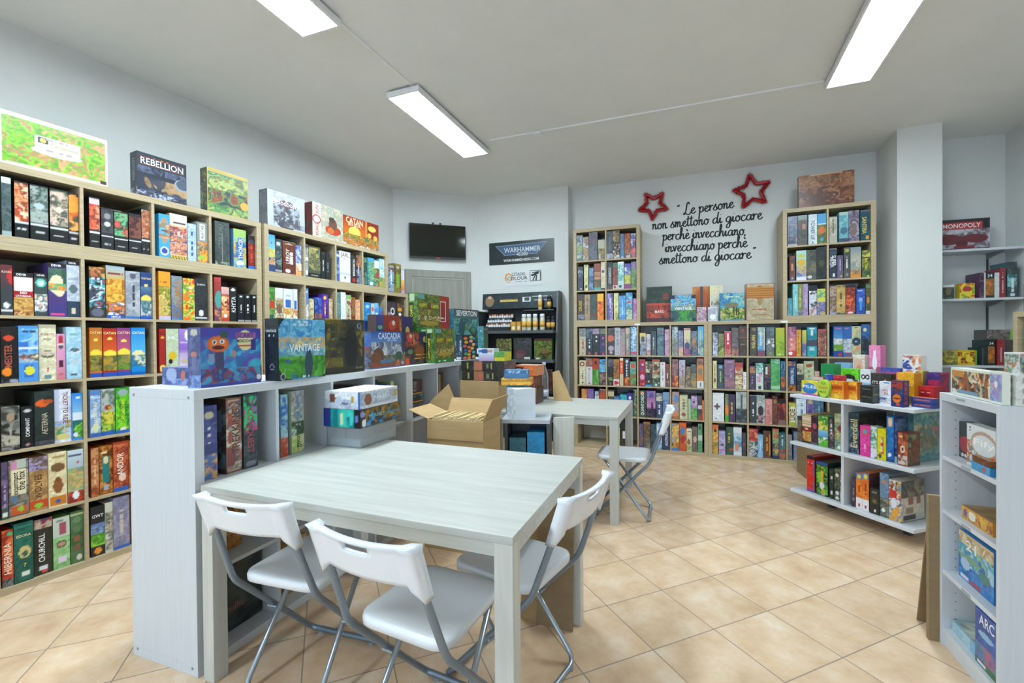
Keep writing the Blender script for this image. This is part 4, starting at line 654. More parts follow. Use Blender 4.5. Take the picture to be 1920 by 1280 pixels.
DISPLAY = r'''board_game_box|A 65 509 20 50 2226 281 0|#d8d0c0 r.05,.06,.95,.92:6fae2a n.06-.91:7ab82a,5f9e2a,8ac43a,b08858,6aa832,c89a68:.028 r.05,.06,.95,.08:c8c0a8 k2:d8d0c0 r.3,.38,.72,.7:d8d0c8 e.5,.42,.24,.07:d8d0c8 r.33,.57,.42,.68:2a3040 e.37,.62,.03,.045:d8c860 TCarcassonne;.57;.57;.26;b0a050 T=;.5;.66;.2;a99 T=;.52;.45;.24;a99 r.92,.04,.99,.12:3a3020||||wide green map game in cream border on top of wall bookcase|large games displayed on top of the wall bookcase
board_game_box|A 654 937 12 85 2226 276 0|#2a2f3a n.02-.7:28303f,3a4258,1f2530,566078,4a5068:.03 g.3-.55:303848:242a36 n.15-.45:8a6a50,303848,28303f,3a4050,a88860:.05 e.9,.45,.16,.14:8a98a8 e.92,.47,.14,.12:4a5464 r.05,.9,.95,.91:a04030 r.05,.74,.95,.75:a05040 TREBELLION;.5;.82;.86;e8e8ea T=;.5;.92;.35;c87a48 n0-.12:445,a8b8d0,667,334|#2c3038 n.1-.9:2c3038,353a44,252932 VREBELLION;.5;.6;.5;8a9098 n0-.2:556,99a,333|||black space battle game with white title on wall bookcase|large games displayed on top of the wall bookcase
board_game_box|A 1071 1369 12 85 2226 315 0|#5a7a50 b.92-1:b8a050 n.02-.9:4a7a48,6a9a50,3a6a58,8aa860,5a6a48,a8b068:.035 n.2-.55:7a5a38,4a7a40,303f4a,6a8a48,8a4a38:.03 e.9,.3,.1,.1:e8a040 T=;.5;.8;.6;8a7a30 k:c8a848|#2a4a50 n.1-.75:2a5058,3a3a40,6a4a40,1f4048,7a8a50 n.75-.95:a89840,3a4a40,554 k:6a5a30|||forest animals game with yellow rim on wall bookcase|large games displayed on top of the wall bookcase
board_game_box|B 40 396 12 100 2226 291 0|#b0b4bc g.4-1:c0c4cc:b8bcc4 n.02-1:b0b4bc,bcc0c8,a4a8b0 e.5,.35,.3,.4:4a4a52 e.5,.4,.2,.34:35353c n.05-.7:b4b8c0,44444c,5a5a62,9aa0a8:.04 e.5,.7,.2,.1:5a3a40 r.0,.05,.15,1:b8bcc4 r.85,.2,1,1:b4b8c0 TBloodborne;.5;.72;.75;e0e2e6|#6f6f76 n0-1:6f6f76,7a7a82,64646b|||grey game with dark hunter figure on top of door bookcase|large games displayed on top of the door bookcase
board_game_box|B 480 839 14 100 2226 306 0|#b5ac98 n.02-.98:b5ac98,c4bba6,a59c88,9aa898 r0,0,.26,1:d4ccbc e.66,.3,.26,.14:b04028 e.65,.48,.14,.18:6a4a38 e.62,.62,.1,.08:4a3a30 e.58,.28,.1,.1:c86a38 e.13,.52,.13,.13:a83a38 e.13,.52,.1,.1:d4ccbc VRISING;.14;.22;.36;a83038 VSUN;.14;.8;.24;a83038|#6a2a28 n0-.4:6a2a28,5a4a40,7a3830,4a3a38 e.5,.85,.3,.1:7a3a34 e.5,.85,.22,.075:6a2a28 VRISING;.5;.55;.3;8a4a44|||cream game with red dancing warrior on top of door bookcase|large games displayed on top of the door bookcase
board_game_box|B 877 1376 50 120 2226 293 0|#a03a20 g.3-1:d87828:9a3020 r.6,0,1,1:8a2f1c e.3,.5,.16,.18:f0e060 n.02-.42:6a7a38,8a8a40,a06a30,c8a050,5a6a38 r.6,.42,.66,1:c88a40 e.8,.78,.12,.1:d8c060 e.72,.52,.06,.09:e8b050 e.9,.48,.06,.09:e8b050 n.02-.28:8a6a30,c86a28,b08040,6a6a40,d8d0d8 TCATAN;.3;.87;.46;f0e0b0 TBIG_BOX;.3;.75;.34;f0e0c0||||red and orange sunset game at the end on door bookcase|large games displayed on top of the door bookcase
board_game_box|L 825 1102 112 80 1464 405 0|#2a3a2c b.0-.5:7a2f22 n.05-.5:6a2a20,b04028,c85030,5a241c,8a3a28:.04 n.55-.95:2c3c2e,36483a,243226 e.75,.72,.12,.1:7a3a34 b.48-.54:c84a28 TMARS;.5;.3;.34;e8dcd4 r.0,.02,1,.12:4a2a24|#1f2a22 V=;.5;.6;.5;8a9a90|||dark green and red planet game on far bookcase|games displayed face out on the far bookcases
board_game_box|L 1089 1346 25 80 1464 293 0|#22303a e.5,.5,.56,.56:3a80b8 g.6-.9:90b0a0:3a88c0 n.6-.98:4a98c8,8ac0d8,3a7ab0,a8b8a0 n.4-.6:a89868,98a880,5a8a90 n.02-.42:3a8a38,4a9a3a,2a5a48,2f4a58 r0,.86,.16,1:22303a r.84,.86,1,1:22303a r0,0,.14,.14:22303a r.86,0,1,.14:22303a TVANTAGE;.5;.5;.7;f0f4f4|#1f2a30 T=;.5;.8;.7;ccc|||smaller copy of the round landscape game on far bookcase|games displayed face out on the far bookcases
board_game_box|L 1321 1505 205 60 1464 396 0|#c8864a e.5,.55,.48,.44:c8702a e.5,.55,.38,.36:b85a20 r.42,.3,.58,1:4a4a4a n0-.25:d0b898,c8a888,e0d0b8||||orange game with guitar picture on far bookcase|games displayed face out on the far bookcases
board_game_box|L 1495 1629 140 60 1464 394 0|#ddd6b8 n.5-1:ddd6b8,e4d8a8,d0d4c0 n0-.5:e0dcc8,d8d8c8 TEufho;.5;.5;.8;5a5a58||||cream game with black script on far bookcase|games displayed face out on the far bookcases
card_game_box|L 1357 1451 20 50 1464 152 0|#c8a8b0 k:d8c8cc n.05-.95:b08898,8a7a90,c8a0a8,d8d0d4||||small pinkish deck before the guitar game on far bookcase|small decks on the far bookcase
card_game_box|L 1468 1563 20 50 1464 149 0|#c8ccd4 k:dde n.05-.95:b0b8c8,c8d0d8,a8a8b8 e.5,.3,.3,.2:f0f4f8||||small silver deck before the cream game on far bookcase|small decks on the far bookcase
board_game_box|R 126 362 30 60 1464 296 9|#4a98b8 g.5-1:5ac0b8:3a88c0 n.55-1:4a98c8,7ac0b8,98b8a0,3a7ab0 e.45,.55,.3,.1:7a7a60 n.05-.45:b8a868,8aa840,3a4a38,6a8a38,c8c080 r.55,.2,.58,.5:2a3a30 r.65,.2,.69,.48:2a3a30 r.75,.2,.79,.46:3a4a30 T=;.5;.86;.6;d8e4c8||#8a90a8 n.1-.9:8a90a8,6a7088,aab V=;.5;.5;.6;dde||hill landscape game with cypress trees on pillar bookcase|games displayed face out on the far bookcases
board_game_box|R 375 641 60 80 1464 385 9|#b8ac90 n.02-.98:b8ac90,c4b89c,aca084 e.48,.75,.24,.19:b87838 e.48,.75,.17,.19:a86830 s.6-.9:a8682f:c08a48:5 e.48,.5,.08,.1:a88858 T=;.48;.3;.5;b06a48 T=;.5;.15;.5;b07a58 k:a04038||#3a4238 b0-1:3a4238 r0,0,.18,1:c84a48 n.1-.9:3a4238,454e42,30382e||tan game with hot air balloon on pillar bookcase|games displayed face out on the far bookcases
board_game_box|r 148 610 60 70 2577 332 0|#7a5038 g.5-1:8a5a3a:6a4030 n.02-1:7a4a34,8a5a40,6a3c2c,9a7050,5a3830:.05 e.5,.95,.3,.15:c0a080 n.6-.95:8a5a40,a87a58,7a4a34 n0-.15:6a3c2c,7a4a34,55352a TVICTORUM;.52;.82;.42;5a6048||||brown stormy landscape game on top of pillar tower|
board_game_box|K 60 335 46 75 1113 243 0|#4a50a8 b.8-1:4a48a8 g.55-.85:3a80b8:4a50a8 n.3-.8:3a88c0,4aa0d0,3a70b0,5a58b0,48b0d0:.05 n.05-.3:5a5a98,7a3a48,4a70a8,3a4a80,8a4a58,4a9ac0:.035 e.27,.72,.175,.14:d86a38 e.27,.72,.14,.115:e07a40 e.21,.75,.035,.04:dfe8e8 e.33,.76,.035,.04:dfe8e8 e.21,.75,.02,.025:345 e.33,.76,.02,.025:345 e.27,.66,.1,.035:5a1f28 r.31,.83,.42,.93:3a5a48 r.22,.3,.36,.58:4a4a6a r.24,.08,.28,.3:4a4a7a r.32,.08,.36,.3:4a4a7a r.12,.42,.2,.56:8a98b8 r.38,.46,.52,.5:6a6a98 r.5,.48,.55,.6:b08878 e.72,.78,.14,.18:e0dca0 r.56,.82,.9,.92:a868a8 TSCARY;.72;.87;.3;3a3a7a TMEADOWS;.72;.77;.3;3a3a7a r.6,.67,.86,.7:c85040 r.82,.6,.9,.8:3a3a88 e.96,.1,.045,.05:e8e8f0 e.55,.13,.04,.06:5a88b8 e.65,.12,.04,.06:6a68a8 e.78,.14,.05,.07:4a78b0|#4f5a88 n.05-.95:4f5a88,5f6a98,424c78 e.45,.55,.25,.05:b07868 r.3,.3,.6,.52:6a7098 e.5,.92,.3,.06:b8b8a8 n0-.2:5a70a8,7a98c8,4a5488|||blue game with pumpkin headed scarecrow at the counter end|games displayed face out on the white counter
board_game_box|K 115 405 125 245 1113 75 0|#4a5488|#4a5a90 n0-.4:5a78b0,8a98c8,4a5a90 n.4-1:4a5a90,5a6aa0,3f4c80 e.25,.6,.14,.4:98a8c8 e.55,.55,.06,.28:b86a58 r.9,0,1,1:4a88b8 e.75,.6,.15,.25:3a4470||#6a78a8|flat blue box lying behind the scarecrow game at the counter end|games displayed face out on the white counter
board_game_box|K 373 661 -21 85 1113 290 0|#262b2c e.55,.52,.6,.58:3a90c8 m.55,.52,.6,.58 n.7-1:4aa0d0,3a88c8,7ac0e0,5ab0d8 n.52-.7:5a9ac8,a8a088,c8a878,88b0c0,d8c880 n.38-.52:7ab0d0,5a90c0,4aa0a8,98c0c8 n.02-.38:4a9a38,3a7a30,6ab040,2f5a48,35689a:.05 e.62,.24,.09,.24:2f4a58 x TVANTAGE;.54;.52;.66;f4f6f4 T=;.5;.95;.25;cde T=;.5;.91;.45;cde e.08,.06,.05,.055:b8bcbc e.08,.06,.038,.04:33383a T=;.55;.04;.16;dde|#1f2628 n0-1:1f2628,273032,1a2022 TVANTAGE;.45;.8;.78;e8ecec T=;.45;.72;.45;ccc e.5,.22,.16,.05:99a e.5,.22,.12,.035:1f2628 r.5,.05,.52,.95:4a5254|||black game with round green landscape on white counter|games displayed face out on the white counter
board_game_box|K 712 1027 25 85 1113 303 0|#4a4738 g.0-1:7a6428:a8984a n.05-.98:8a7a38,a89848,6a5f30,5a5232:.05 r.42,0,1,1:3a3c36 n.3-.9:4a4a3c,3c3e36,8a7c3c,454538,35372f:.06 e.63,.45,.17,.4:26282a e.66,.75,.09,.13:2a2c2c r.33,.6,.52,.66:222 e.86,.88,.06,.06:9aa r.82,.83,.91,.94:778 e.865,.885,.03,.035:334 b0-.12:3a3830 TS.T.A.L.K.E.R.;.27;.9;.5;6a5f28 T=;.25;.76;.42;5a5230 T=;.85;.08;.2;776||||dark olive game with hooded rifleman silhouette on white counter|games displayed face out on the white counter
board_game_box|K 1142 1510 65 80 1113 238 0|#3f68b0 g.6-1:6a98d0:3058a8 n.35-.7:a8b0bc,6a7890,4a5a78,c8d0d8,7a88a0:.045 n.12-.35:5a6a40,7a5a40,6a8a80,4a5a48,8a6a50 n.02-.14:a04a38,8a4a38,6a5a48,b86a50 e.2,.35,.15,.2:6a4a38 e.12,.28,.14,.16:7a5038 e.8,.3,.12,.14:3a5a48 e.95,.75,.07,.4:3a3a58 r.25,.14,.6,.22:4a78a0 e.78,.16,.03,.05:d8703a e.92,.1,.035,.045:b8a8d0 TCASCADIA;.52;.88;.66;e8f0f8 T=;.6;.76;.3;a8c0e0|#4a5a88 n.02-.98:4a5a88,5a4a48,6a7898,3a4a78,7a5a48 e.5,.62,.3,.08:a84858 n.6-.95:3f60a8,4a70b0|||blue mountain and deer game on white counter|games displayed face out on the white counter
board_game_box|K 1334 1716 270 70 1198 230 0|#3a60b0 g.5-1:6a98d0:3058a8 TCASCADIA;.45;.85;.6;d8e4f0 n0-.5:5a6a70,6a7890,4a5a60,98a0a8||||second blue mountain game standing behind the first|games displayed face out on the white counter
board_game_box|K 1547 1869 88 70 1113 237 0|#3a3030 n.02-.98:4a3a40,2f2a30,6a4030,3a3a48,7a5a30:.04 r0,.55,.55,1:8a3a28 n.6-.98:8a4028,b05030,5a3a50,3a3058,c8783a e.2,.82,.12,.13:c84a38 e.22,.88,.05,.06:e0c8b0 r.58,.6,1,.98:35305a e.82,.78,.08,.1:c8c060 e.6,.4,.2,.18:8a5038 e.2,.4,.1,.07:5a8a60 T=;.62;.3;.42;d8a048 T=;.62;.18;.5;d8a048 r.0,.02,.15,.2:d85030 e.9,.12,.05,.06:c8b8d8||||dark orange card game with gold lettering on white counter|games displayed face out on the white counter
board_game_box|K 1343 1782 180 70 1183 286 0|#4a3a3a n.02-.98:5a4a50,3a3040,8a4a30,c88838,35305a:.05 r.18,.5,.62,1:9a3a28 e.42,.76,.1,.12:c84a38 e.45,.82,.04,.06:e8d8c8 r.68,.4,1,1:35306a e.85,.62,.06,.12:d0c060 r.0,.5,.2,1:4a4a78 e.1,.7,.06,.05:7ab070 e.2,.3,.08,.15:d0923a||||second orange card game raised behind the first|games displayed face out on the white counter
board_game_box|K 1814 2115 -2 85 1113 268 0|#4a6a2a n.02-1:4a6a2a,6a8a3a,3a5a28,8a8a38,5a5a2a:.03 r0,.86,.3,.98:68a0a0 r.08,.6,.92,.72:6a7a28 n.15-.6:6a6a30,3a5a2a,8a7a38,556a30,a89848 e.5,.25,.4,.06:b09838 n.3-.4:d8d8c8,5a6a38,c8b060,6a5a30 b.02-.1:3a8a48 THAPPY;.25;.66;.36;e0d040 TCAMPER;.73;.66;.38;e0d040 e.5,.66,.08,.1:6a4a2a T=;.35;.05;.4;dfe|#4a7a30 n.02-.98:4a7a30,2f4a28,6a8a40,3a5a30 r.15,.08,.5,.85:2a3020 VHAPPY_CAMPER;.35;.42;.6;d8c838 r.15,.86,.7,.98:a8c0a0|||green camp fire game with yellow title on white counter|games displayed face out on the white counter
board_game_box|K 1841 2192 170 85 1348 315 0|#4a6a2a n.02-1:4a6a2a,6a8a3a,3a5a28,8a8a38,5a5a2a:.03 r0,.86,.3,.98:68a0a0 r.08,.64,.92,.76:6a7a28 n.2-.6:6a6a30,3a5a2a,8a7a38,556a30,a89848 e.5,.25,.4,.06:b09838 n.32-.44:d8d8c8,5a6a38,c8b060,6a5a30 b.02-.12:3a8a48 THAPPY;.24;.7;.32;e0d040 TCAMPER;.76;.7;.36;e0d040 e.5,.7,.08,.1:6a4a2a T=;.35;.06;.4;dfe|#4a7a30 n.02-.98:4a7a30,2f4a28,6a8a40,3a5a30 r.15,.08,.5,.75:2a3020 VHAPPY_CAMPER;.35;.42;.55;d8c838 r.15,.8,.7,.98:a8c0a0|||second green camp game standing on top behind the first|games displayed face out on the white counter
board_game_box|K 2355 2593 300 50 1353 338 0|#9a2f24 n0-1:9a2f24,a43a2e r.3,.3,.72,.85:d8d8d4 r.32,.32,.68,.83:9a2f24 T=;.5;.4;.35;dcc||||dark red box with white frame behind the green camp games|games displayed face out on the white counter
board_game_box|K 2304 2574 20 60 1113 220 0|#26303a e.25,.85,.14,.06:e8803a e.68,.9,.14,.06:a8c070 e.3,.7,.14,.06:d8b840 e.65,.74,.14,.06:e8a8a8 e.2,.55,.14,.06:e06a78 e.5,.5,.13,.06:e88038 e.85,.6,.13,.06:e8b060 e.75,.45,.13,.06:e8c060 e.25,.38,.13,.06:3a6ab0 e.55,.34,.13,.06:e87a38 e.25,.24,.13,.06:3ab080 e.85,.28,.13,.06:3ab8b8 e.5,.2,.13,.06:e8a840 e.2,.08,.13,.06:e87878 e.5,.06,.13,.06:e89838 e.85,.1,.13,.06:e8b868 e.85,.85,.12,.06:3a98a8|#2a3a44 n.05-.95:2a3a44,3a5058,4a6a78,8aa0a8 V=;.7;.6;.5;dde r.1,.02,.8,.12:dde|||small dark box covered in coloured dots on white counter|games displayed face out on the white counter
board_game_box|K 2785 2895 33 60 1113 305 0|#4a564e n.05-.8:4a564e,55625a,3f4a44 n.2-.75:3f6a60,4a6a5a,56705a TSEVERTON;.5;.9;.86;b8c0b8 r.02,.02,.1,.2:a89|#3f7a80 n.05-.95:3f7a80,4a8a90,356a72,5a98a0 e.5,.2,.2,.08:c8dce0 T=;.5;.85;.7;a8c8cc|||grey green misty forest game at the counter end|games displayed face out on the white counter
board_game_box|K 2594 2954 250 60 1223 360 -15|#45666a g.0-1:356a70:4a5a5c n.05-.75:3f7a7c,4a8a88,355f68,5a9890,2f4f58,6a8a58:.05 e.5,.3,.18,.12:58a098 e.3,.5,.12,.25:35505a b.82-1:434d50 TSEVERTON;.5;.89;.82;e8ecea r.03,.02,.12,.14:c8d4d4|#3f7080 n.05-.95:3f7080,4a8090,356070|||teal forest game with white title raised behind the dotted box|games displayed face out on the white counter
board_game_box|K 1280 1640 265 100 1113 84 0|#5a5a58|#4a4a48|||grey flat box under the second blue mountain game|
board_game_box|K 1350 1770 175 85 1113 68 0|#5a5a58|#4a4a48|||grey flat box under the second orange card game|
board_game_box|K 1850 2180 165 100 1113 234 0|#5a5a58|#4a4a48|||plain grey box under the second green camp game|
board_game_box|K 2500 2800 180 120 1113 108 0|#5a5a58|#4a4a48|||plain grey box under the raised teal forest game|
board_game_box|K 2360 2420 290 80 1113 238 0|#5a5a58|#4a4a48|||plain grey box under the dark red framed box|
card_game_box|G 28 156 51 50 850 109 0|#d8c838 n.02-1:d8c838,e8d850,c8b830 e.5,.4,.45,.3:2f78b0 e.5,.6,.4,.25:3a88c0 b0-.12:b850a0 TPILES;.5;.6;.8;f8f8f4||#8aa040||yellow box with blue ribbon and white title at shelf corner|small card games on the low white shelf
game_tin|G 174 261 21 30 850 133 0|||||oval green tin with red lettering on low white shelf|small card games on the low white shelf
card_game_box|G 242 341 54 50 850 124 0|#e08a28 k:b8a030 n.02-.98:e08a28,e8a030,d87820,e8b840 r.1,.5,.9,.78:d0601c TGUNST!;.5;.64;.74;7a1f10 n.02-.3:e8b840,d8a030||#d86a20||orange explosion box beside the oval tin|small card games on the low white shelf
card_game_box|G 316 397 108 50 850 123 0|#e08a28 k:b8a030 n.02-.98:e08a28,e8a030,d87820,e8b840 r.1,.5,.9,.78:d0601c TGUNST!;.5;.64;.74;7a1f10 n.02-.3:e8b840,d8a030||#c85a1c n.1-.9:c85a1c,d87028||orange explosion box beside the black box|small card games on the low white shelf
card_game_box|G 474 552 20 90 850 117 0|#2a302c n.02-1:2a302c,353c37,222724 r.1,.35,.9,.38:8a8050 T=;.5;.8;.6;888||#3a403c n.1-.9:3a403c,4a5048 r.1,.5,.9,.54:a8985a||black box beside the white rabbit box on low shelf|small card games on the low white shelf
card_game_box|G 554 621 81 40 850 147 0|#e0e2e8 n0-1:e0e2e8,eaecf0 n.02-.3:d8a8a0,4a6ab0,e0e2e8,c8ccd8 e.5,.42,.25,.06:e0e2e8 THOL;.5;.62;.55;c02858 TIN;.6;.48;.3;c02858 e.6,.95,.3,.04:5a98d0||||white box with magenta title on low white shelf|small card games on the low white shelf
card_game_box|G 656 721 25 60 850 165 0|#26356a n.5-1:26356a,3a4a80,5a3a50 b.7-.95:a04038 e.5,.32,.35,.16:e07a28 e.5,.32,.3,.03:5a2a18 T=;.5;.88;.8;26356a T=;.5;.72;.8;26356a e.6,.1,.15,.05:d84a30||#26356a r.3,.1,.7,.95:a84a48 V=;.5;.5;.6;26356a||navy box with orange ball, standing at shelf edge|small card games on the low white shelf
card_game_box|G 712 826 122 60 850 30 0|#26408a r.08,.25,.9,.8:6a4a78 T=;.5;.5;.7;d88a78 k:2a4a98||||flat navy box, lower of two stacked at shelf edge|small card games on the low white shelf
card_game_box|G 712 829 118 60 882 30 0|#26408a r.08,.25,.9,.8:6a4a78 T=;.5;.5;.7;d88a78 k:2a4a98|||#c86a50|flat navy box, upper of two stacked at shelf edge|small card games on the low white shelf
card_game_box|G 707 787 200 80 850 126 0|#b02028 n0-1:b02028,bc2c34 r.1,.5,.7,.8:98181f T=;.45;.7;.6;e8d8d8||#a81c24||red box behind the stacked navy boxes|small card games on the low white shelf
card_game_box|G 610 705 160 70 850 207 0|#e0a020 n0-1:e0a020,e8ac30 r.02,.35,.98,.68:d89418 T=;.5;.62;.8;e8e4d0 n0-.25:d8c030,c88a20 e.8,.18,.15,.12:6a5a30||#c88a18||tall yellow box behind the navy box|small card games on the low white shelf
card_game_box|G 701 773 285 95 850 210 0|#3a2f70 n.02-1:3a2f70,5a3a80,2f2860,a03050 r.1,.55,.95,.78:a02f58 e.5,.15,.4,.15:c8b8c8 e.5,.13,.3,.1:30285a T=;.5;.66;.7;d0405a||#b02838 n.05-.95:b02838,8a2040,5a3070||purple and red box beside the pillar side|small card games on the low white shelf
card_game_box|G 457 580 150 50 850 193 0|#3a3636 n0-1:3a3636,443f3f e.72,.66,.08,.14:e0905a TIT'S_A;.32;.68;.46;eee8e0 TMATCH;.45;.25;.7;d8d0c8||||dark box with white lettering and orange heart|small card games on the low white shelf
card_game_box|G 166 295 280 60 938 114 0|#6ac82a n0-1:6ac82a,78d838,5ab820 e.45,.4,.35,.25:2a3028 n.1-.35:2a3028,dde,6ac82a b0-.1:f0f4ee||||bright green box on the white riser|small card games on the low white shelf
card_game_box|G 303 370 280 60 938 114 0|#dfe4ea b0-.25:8ab8d8 e.3,.55,.22,.16:222 e.72,.55,.22,.16:222 e.3,.55,.1,.08:dfe4ea e.72,.55,.1,.08:dfe4ea n.2-.35:dfe4ea,8ab8d8||||white box with black mask on the white riser|small card games on the low white shelf
card_game_box|G 20 125 420 60 850 234 0|#8ab8d8 n0-1:8ab8d8,98c4e0,7aaad0 T=;.5;.6;.7;5a90b8||||light blue box behind the bright green one|small card games on the low white shelf
card_game_box|G 24 125 260 80 850 230 0|#2a8a50 b0-.42:d84a48 TYES;.5;.62;.4;eee TNO;.5;.38;.35;eee||||green and red box at the back of the shelf top|small card games on the low white shelf
card_game_box|G 47 131 140 60 850 134 0|#8a3a3a n0-1:8a3a3a,984848 b.8-1:d8c8c0||||flat dark red box behind the yellow one|small card games on the low white shelf
card_game_box|G 157 208 130 50 850 159 0|#3a5ab8 n0-1:3a5ab8,2f3f98,5a78c8 b0-.3:4a3a88||||small royal blue box behind the oval tin|small card games on the low white shelf
card_game_box|G 215 274 130 50 850 159 0|#c83a40 n0-1:c83a40,d84a50,a82a38||||small bright red box behind the orange box|small card games on the low white shelf
card_game_box|G 250 327 455 60 938 286 0|#d878a8 b0-.45:a05a70 n.45-1:d878a8,e488b4 e.5,.55,.22,.18:e8e4e8 e.5,.75,.12,.1:e8e4e8 e.42,.83,.04,.06:e8e4e8 e.58,.83,.04,.06:e8e4e8 TKTOP;.5;.2;.7;e0d0d8||||tall pink box with white bunny|small card games on the low white shelf
card_game_box|G 134 220 455 60 938 212 0|#d8cfc0 n0-1:d8cfc0,e0d8cc,d8b8a8 e.5,.5,.35,.35:d8b09a e.5,.45,.2,.2:d89078 T=;.5;.35;.6;c05a4a||||pale cream box with orange swirl|small card games on the low white shelf
card_game_box|G 297 354 400 50 938 60 0|#c03060 n0-1:c03060,cc3c6c||||small crimson box under the pink one|small card games on the low white shelf
card_game_box|G 376 499 380 60 938 130 0|#3a4a98 n0-1:3a4a98,4a5aa8,c04070 TDANNY;.35;.5;.5;d85888 e.85,.4,.12,.4:c85a78||||purple blue box with pink title|small card games on the low white shelf
card_game_box|G 502 609 400 60 1000 162 0|#e0dcd8 n.02-.98:e0dcd8,4a4a98,d88a48,e8e4e4,3a4a90:.03||||white box with diagonal blue and orange stripes|small card games on the low white shelf
card_game_box|G 646 675 300 60 850 214 0|#c8a850 n0-1:c8a850,d0b460,b09440||||narrow ochre box beside the purple box|small card games on the low white shelf
display_riser|G 160 470 250 270 850 88 0|#e4e6e8||||white display riser at the back of the low shelf|
card_game_box|G 555 700 390 110 850 148 0|#8a8a88||||plain grey carton under the striped box|
game_box|G -8 29 50 260 486 194 0|#6a5a48 n0-1:6a5a48,7a6a58,4a4238 b.85-1:334||||narrow brown box, middle tier of low white shelf|games on the low white shelf
game_box|G 32 104 50 260 486 214 0|#b08a50 b.6-1:d8c8b0 s.62-.98:e0d4bc:b89868:5 n.02-.4:b07a3a,d9b060,8a4a2a r0,.42,1,.56:8a2420 TRED;.5;.5;.4;fff b0-.06:222||||cream box with dark red band, middle tier of low white shelf|games on the low white shelf
game_box|G 107 156 50 260 486 212 0|#3a2f38 n.02-1:3a2f38,4a3a48,8a3a48,2f2830 e.5,.65,.3,.1:b05868 b0-.06:667||||plum box with red emblem, middle tier of low white shelf|games on the low white shelf
game_box|G 160 232 50 260 486 224 0|#4a9a50 g.3-.6:4a90c8:98c8d8 n.55-.98:d8b838,5aa848,e0d060,3a8a40 n.02-.3:5aa838,8ac048,3a8a50,d8e0d0||||green and blue box with yellow flowers, middle tier of low white shelf|games on the low white shelf
game_box|G 237 276 50 260 486 220 0|#4a3f42 n0-1:4a3f42,5a4a50,38302f,8a8080 V=;.5;.65;.4;dcc||||dark grey narrow box, middle tier of low white shelf|games on the low white shelf
game_box|G 280 352 50 260 486 258 0|#a8a880 n.02-1:a8a880,b8b890,98986c,7a8a78 e.55,.6,.25,.08:8a4038 n.05-.3:5a7a70,a8a880,6a8a80 n.3-.5:c8c088,8a7a58 e.45,.08,.15,.05:dee||||sage box with red boat, middle tier of low white shelf|games on the low white shelf
game_box|G 371 438 60 280 486 277 0|#2f3f48 n.02-1:2f3f48,3a4f58,26343c,55707a VEverdell;.55;.5;.7;d8c890 n0-.2:5a8098,2f3f48,88a||#3a3a30 n.1-.9:3a3a30,5a4f38,2f3028||dark teal box with gold script, middle tier of low white shelf|games on the low white shelf
game_box|G 450 513 55 60 486 206 0|#e0409a n0-1:e0409a,e64ca4,d83890 r.25,.68,.8,.9:d86048 e.5,.8,.2,.07:58a0c0 V=;.5;.3;.3;f0a8d0||#c83088||hot pink box, middle tier of low white shelf|games on the low white shelf
game_box|G 516 555 55 60 486 211 0|#c8dcd4 n.3-1:c8dcd4,8ab8a0,e0e8e4,5a9a80 n0-.3:e8c8b8,4a6a60,dde||#b8ccc4||white and green cartoon box, middle tier of low white shelf|games on the low white shelf
game_box|G 558 608 55 60 486 204 0|#e0d820 n0-1:e0d820,d8cc18 r.35,.2,.7,.75:c83060 V=;.53;.48;.45;e8e0a0 e.3,.12,.2,.08:555||#c8c018||bright yellow box with crimson label, middle tier of low white shelf|games on the low white shelf
game_box|G 609 651 60 90 486 291 0|#2a70b8 n0-1:2a70b8,3a80c4,1f60a8 r.15,.78,.85,.97:d0a870 e.5,.87,.25,.08:e8c8a0 e.4,.15,.2,.05:e8f0f4 b0-.06:1f4a80||#30487a n.1-.9:30487a,3a5a8a,28386a||blue box with ginger portrait, middle tier of low white shelf|games on the low white shelf
game_box|G 654 670 60 90 486 282 0|#3a3a70 n0-1:3a3a70,4a6aa0,2a2a58 b0-.15:8ab||#35507a n.1-.95:35507a,4a6a8a,2a4068,5a7a88||narrow indigo box, middle tier of low white shelf|games on the low white shelf
game_box|G 688 740 35 120 486 206 0|#8a3a28 n.02-.98:8a3a28,9a4a34,7a2f20,b86a48 e.5,.5,.25,.12:e8d8c8 e.5,.5,.13,.06:8a3a28 n.05-.3:d8c8b8,8a4a38,c8b8b0 T=;.5;.88;.7;e8c8a0||#5a4030 n.05-.95:5a4030,6a4a38,8a3a28,4a3828,7a8a60||brown box with coffee cup, middle tier of low white shelf|games on the low white shelf
game_box|G 667 701 165 300 486 313 0|#4a7a80 n0-1:4a7a80,5a8a90,3f6a72||#4f8088 n.02-.98:4f8088,5a9098,447078,7a9a90,6a7a68:.05 n.3-.75:8a8a70,5a7a78,6a6a58,a09a80:.05 e.7,.65,.1,.04:b86a68||large teal box behind the coffee box, middle tier of low white shelf|games on the low white shelf
game_box|G 62 123 60 270 120 270 0|#d02f24 n.04-.9:d02f24,d83a2c,c42820 b.9-1:1d1d25 r.8,.04,1,.88:7a5a80 b0-.05:5a58a8 T=;.4;.8;.6;f0c8c8 n.3-.45:902020,d02f24||#a82a20 n.05-.95:a82a20,8a2420||bright red box, bottom tier of low white shelf|games on the low white shelf
game_box|G 136 222 60 260 120 246 0|#2a4030 b.93-1:2f4a98 n.05-.9:2a4030,3a6a30,5aa030,203028,7ac038 e.5,.3,.2,.1:d8d8e0 V=;.55;.6;.5;e8a030 T8;.6;.12;.25;e8a830 T=;.5;.04;.5;9ab||#25352a||dark green box with orange script, bottom tier of low white shelf|games on the low white shelf
game_box|G 236 266 60 240 120 217 0|#2f3a34 n0-1:2f3a34,46524a,222c28 e.5,.2,.3,.06:ddc e.5,.7,.3,.06:dcc||#222c28||narrow dark box with pale spots, bottom tier of low white shelf|games on the low white shelf
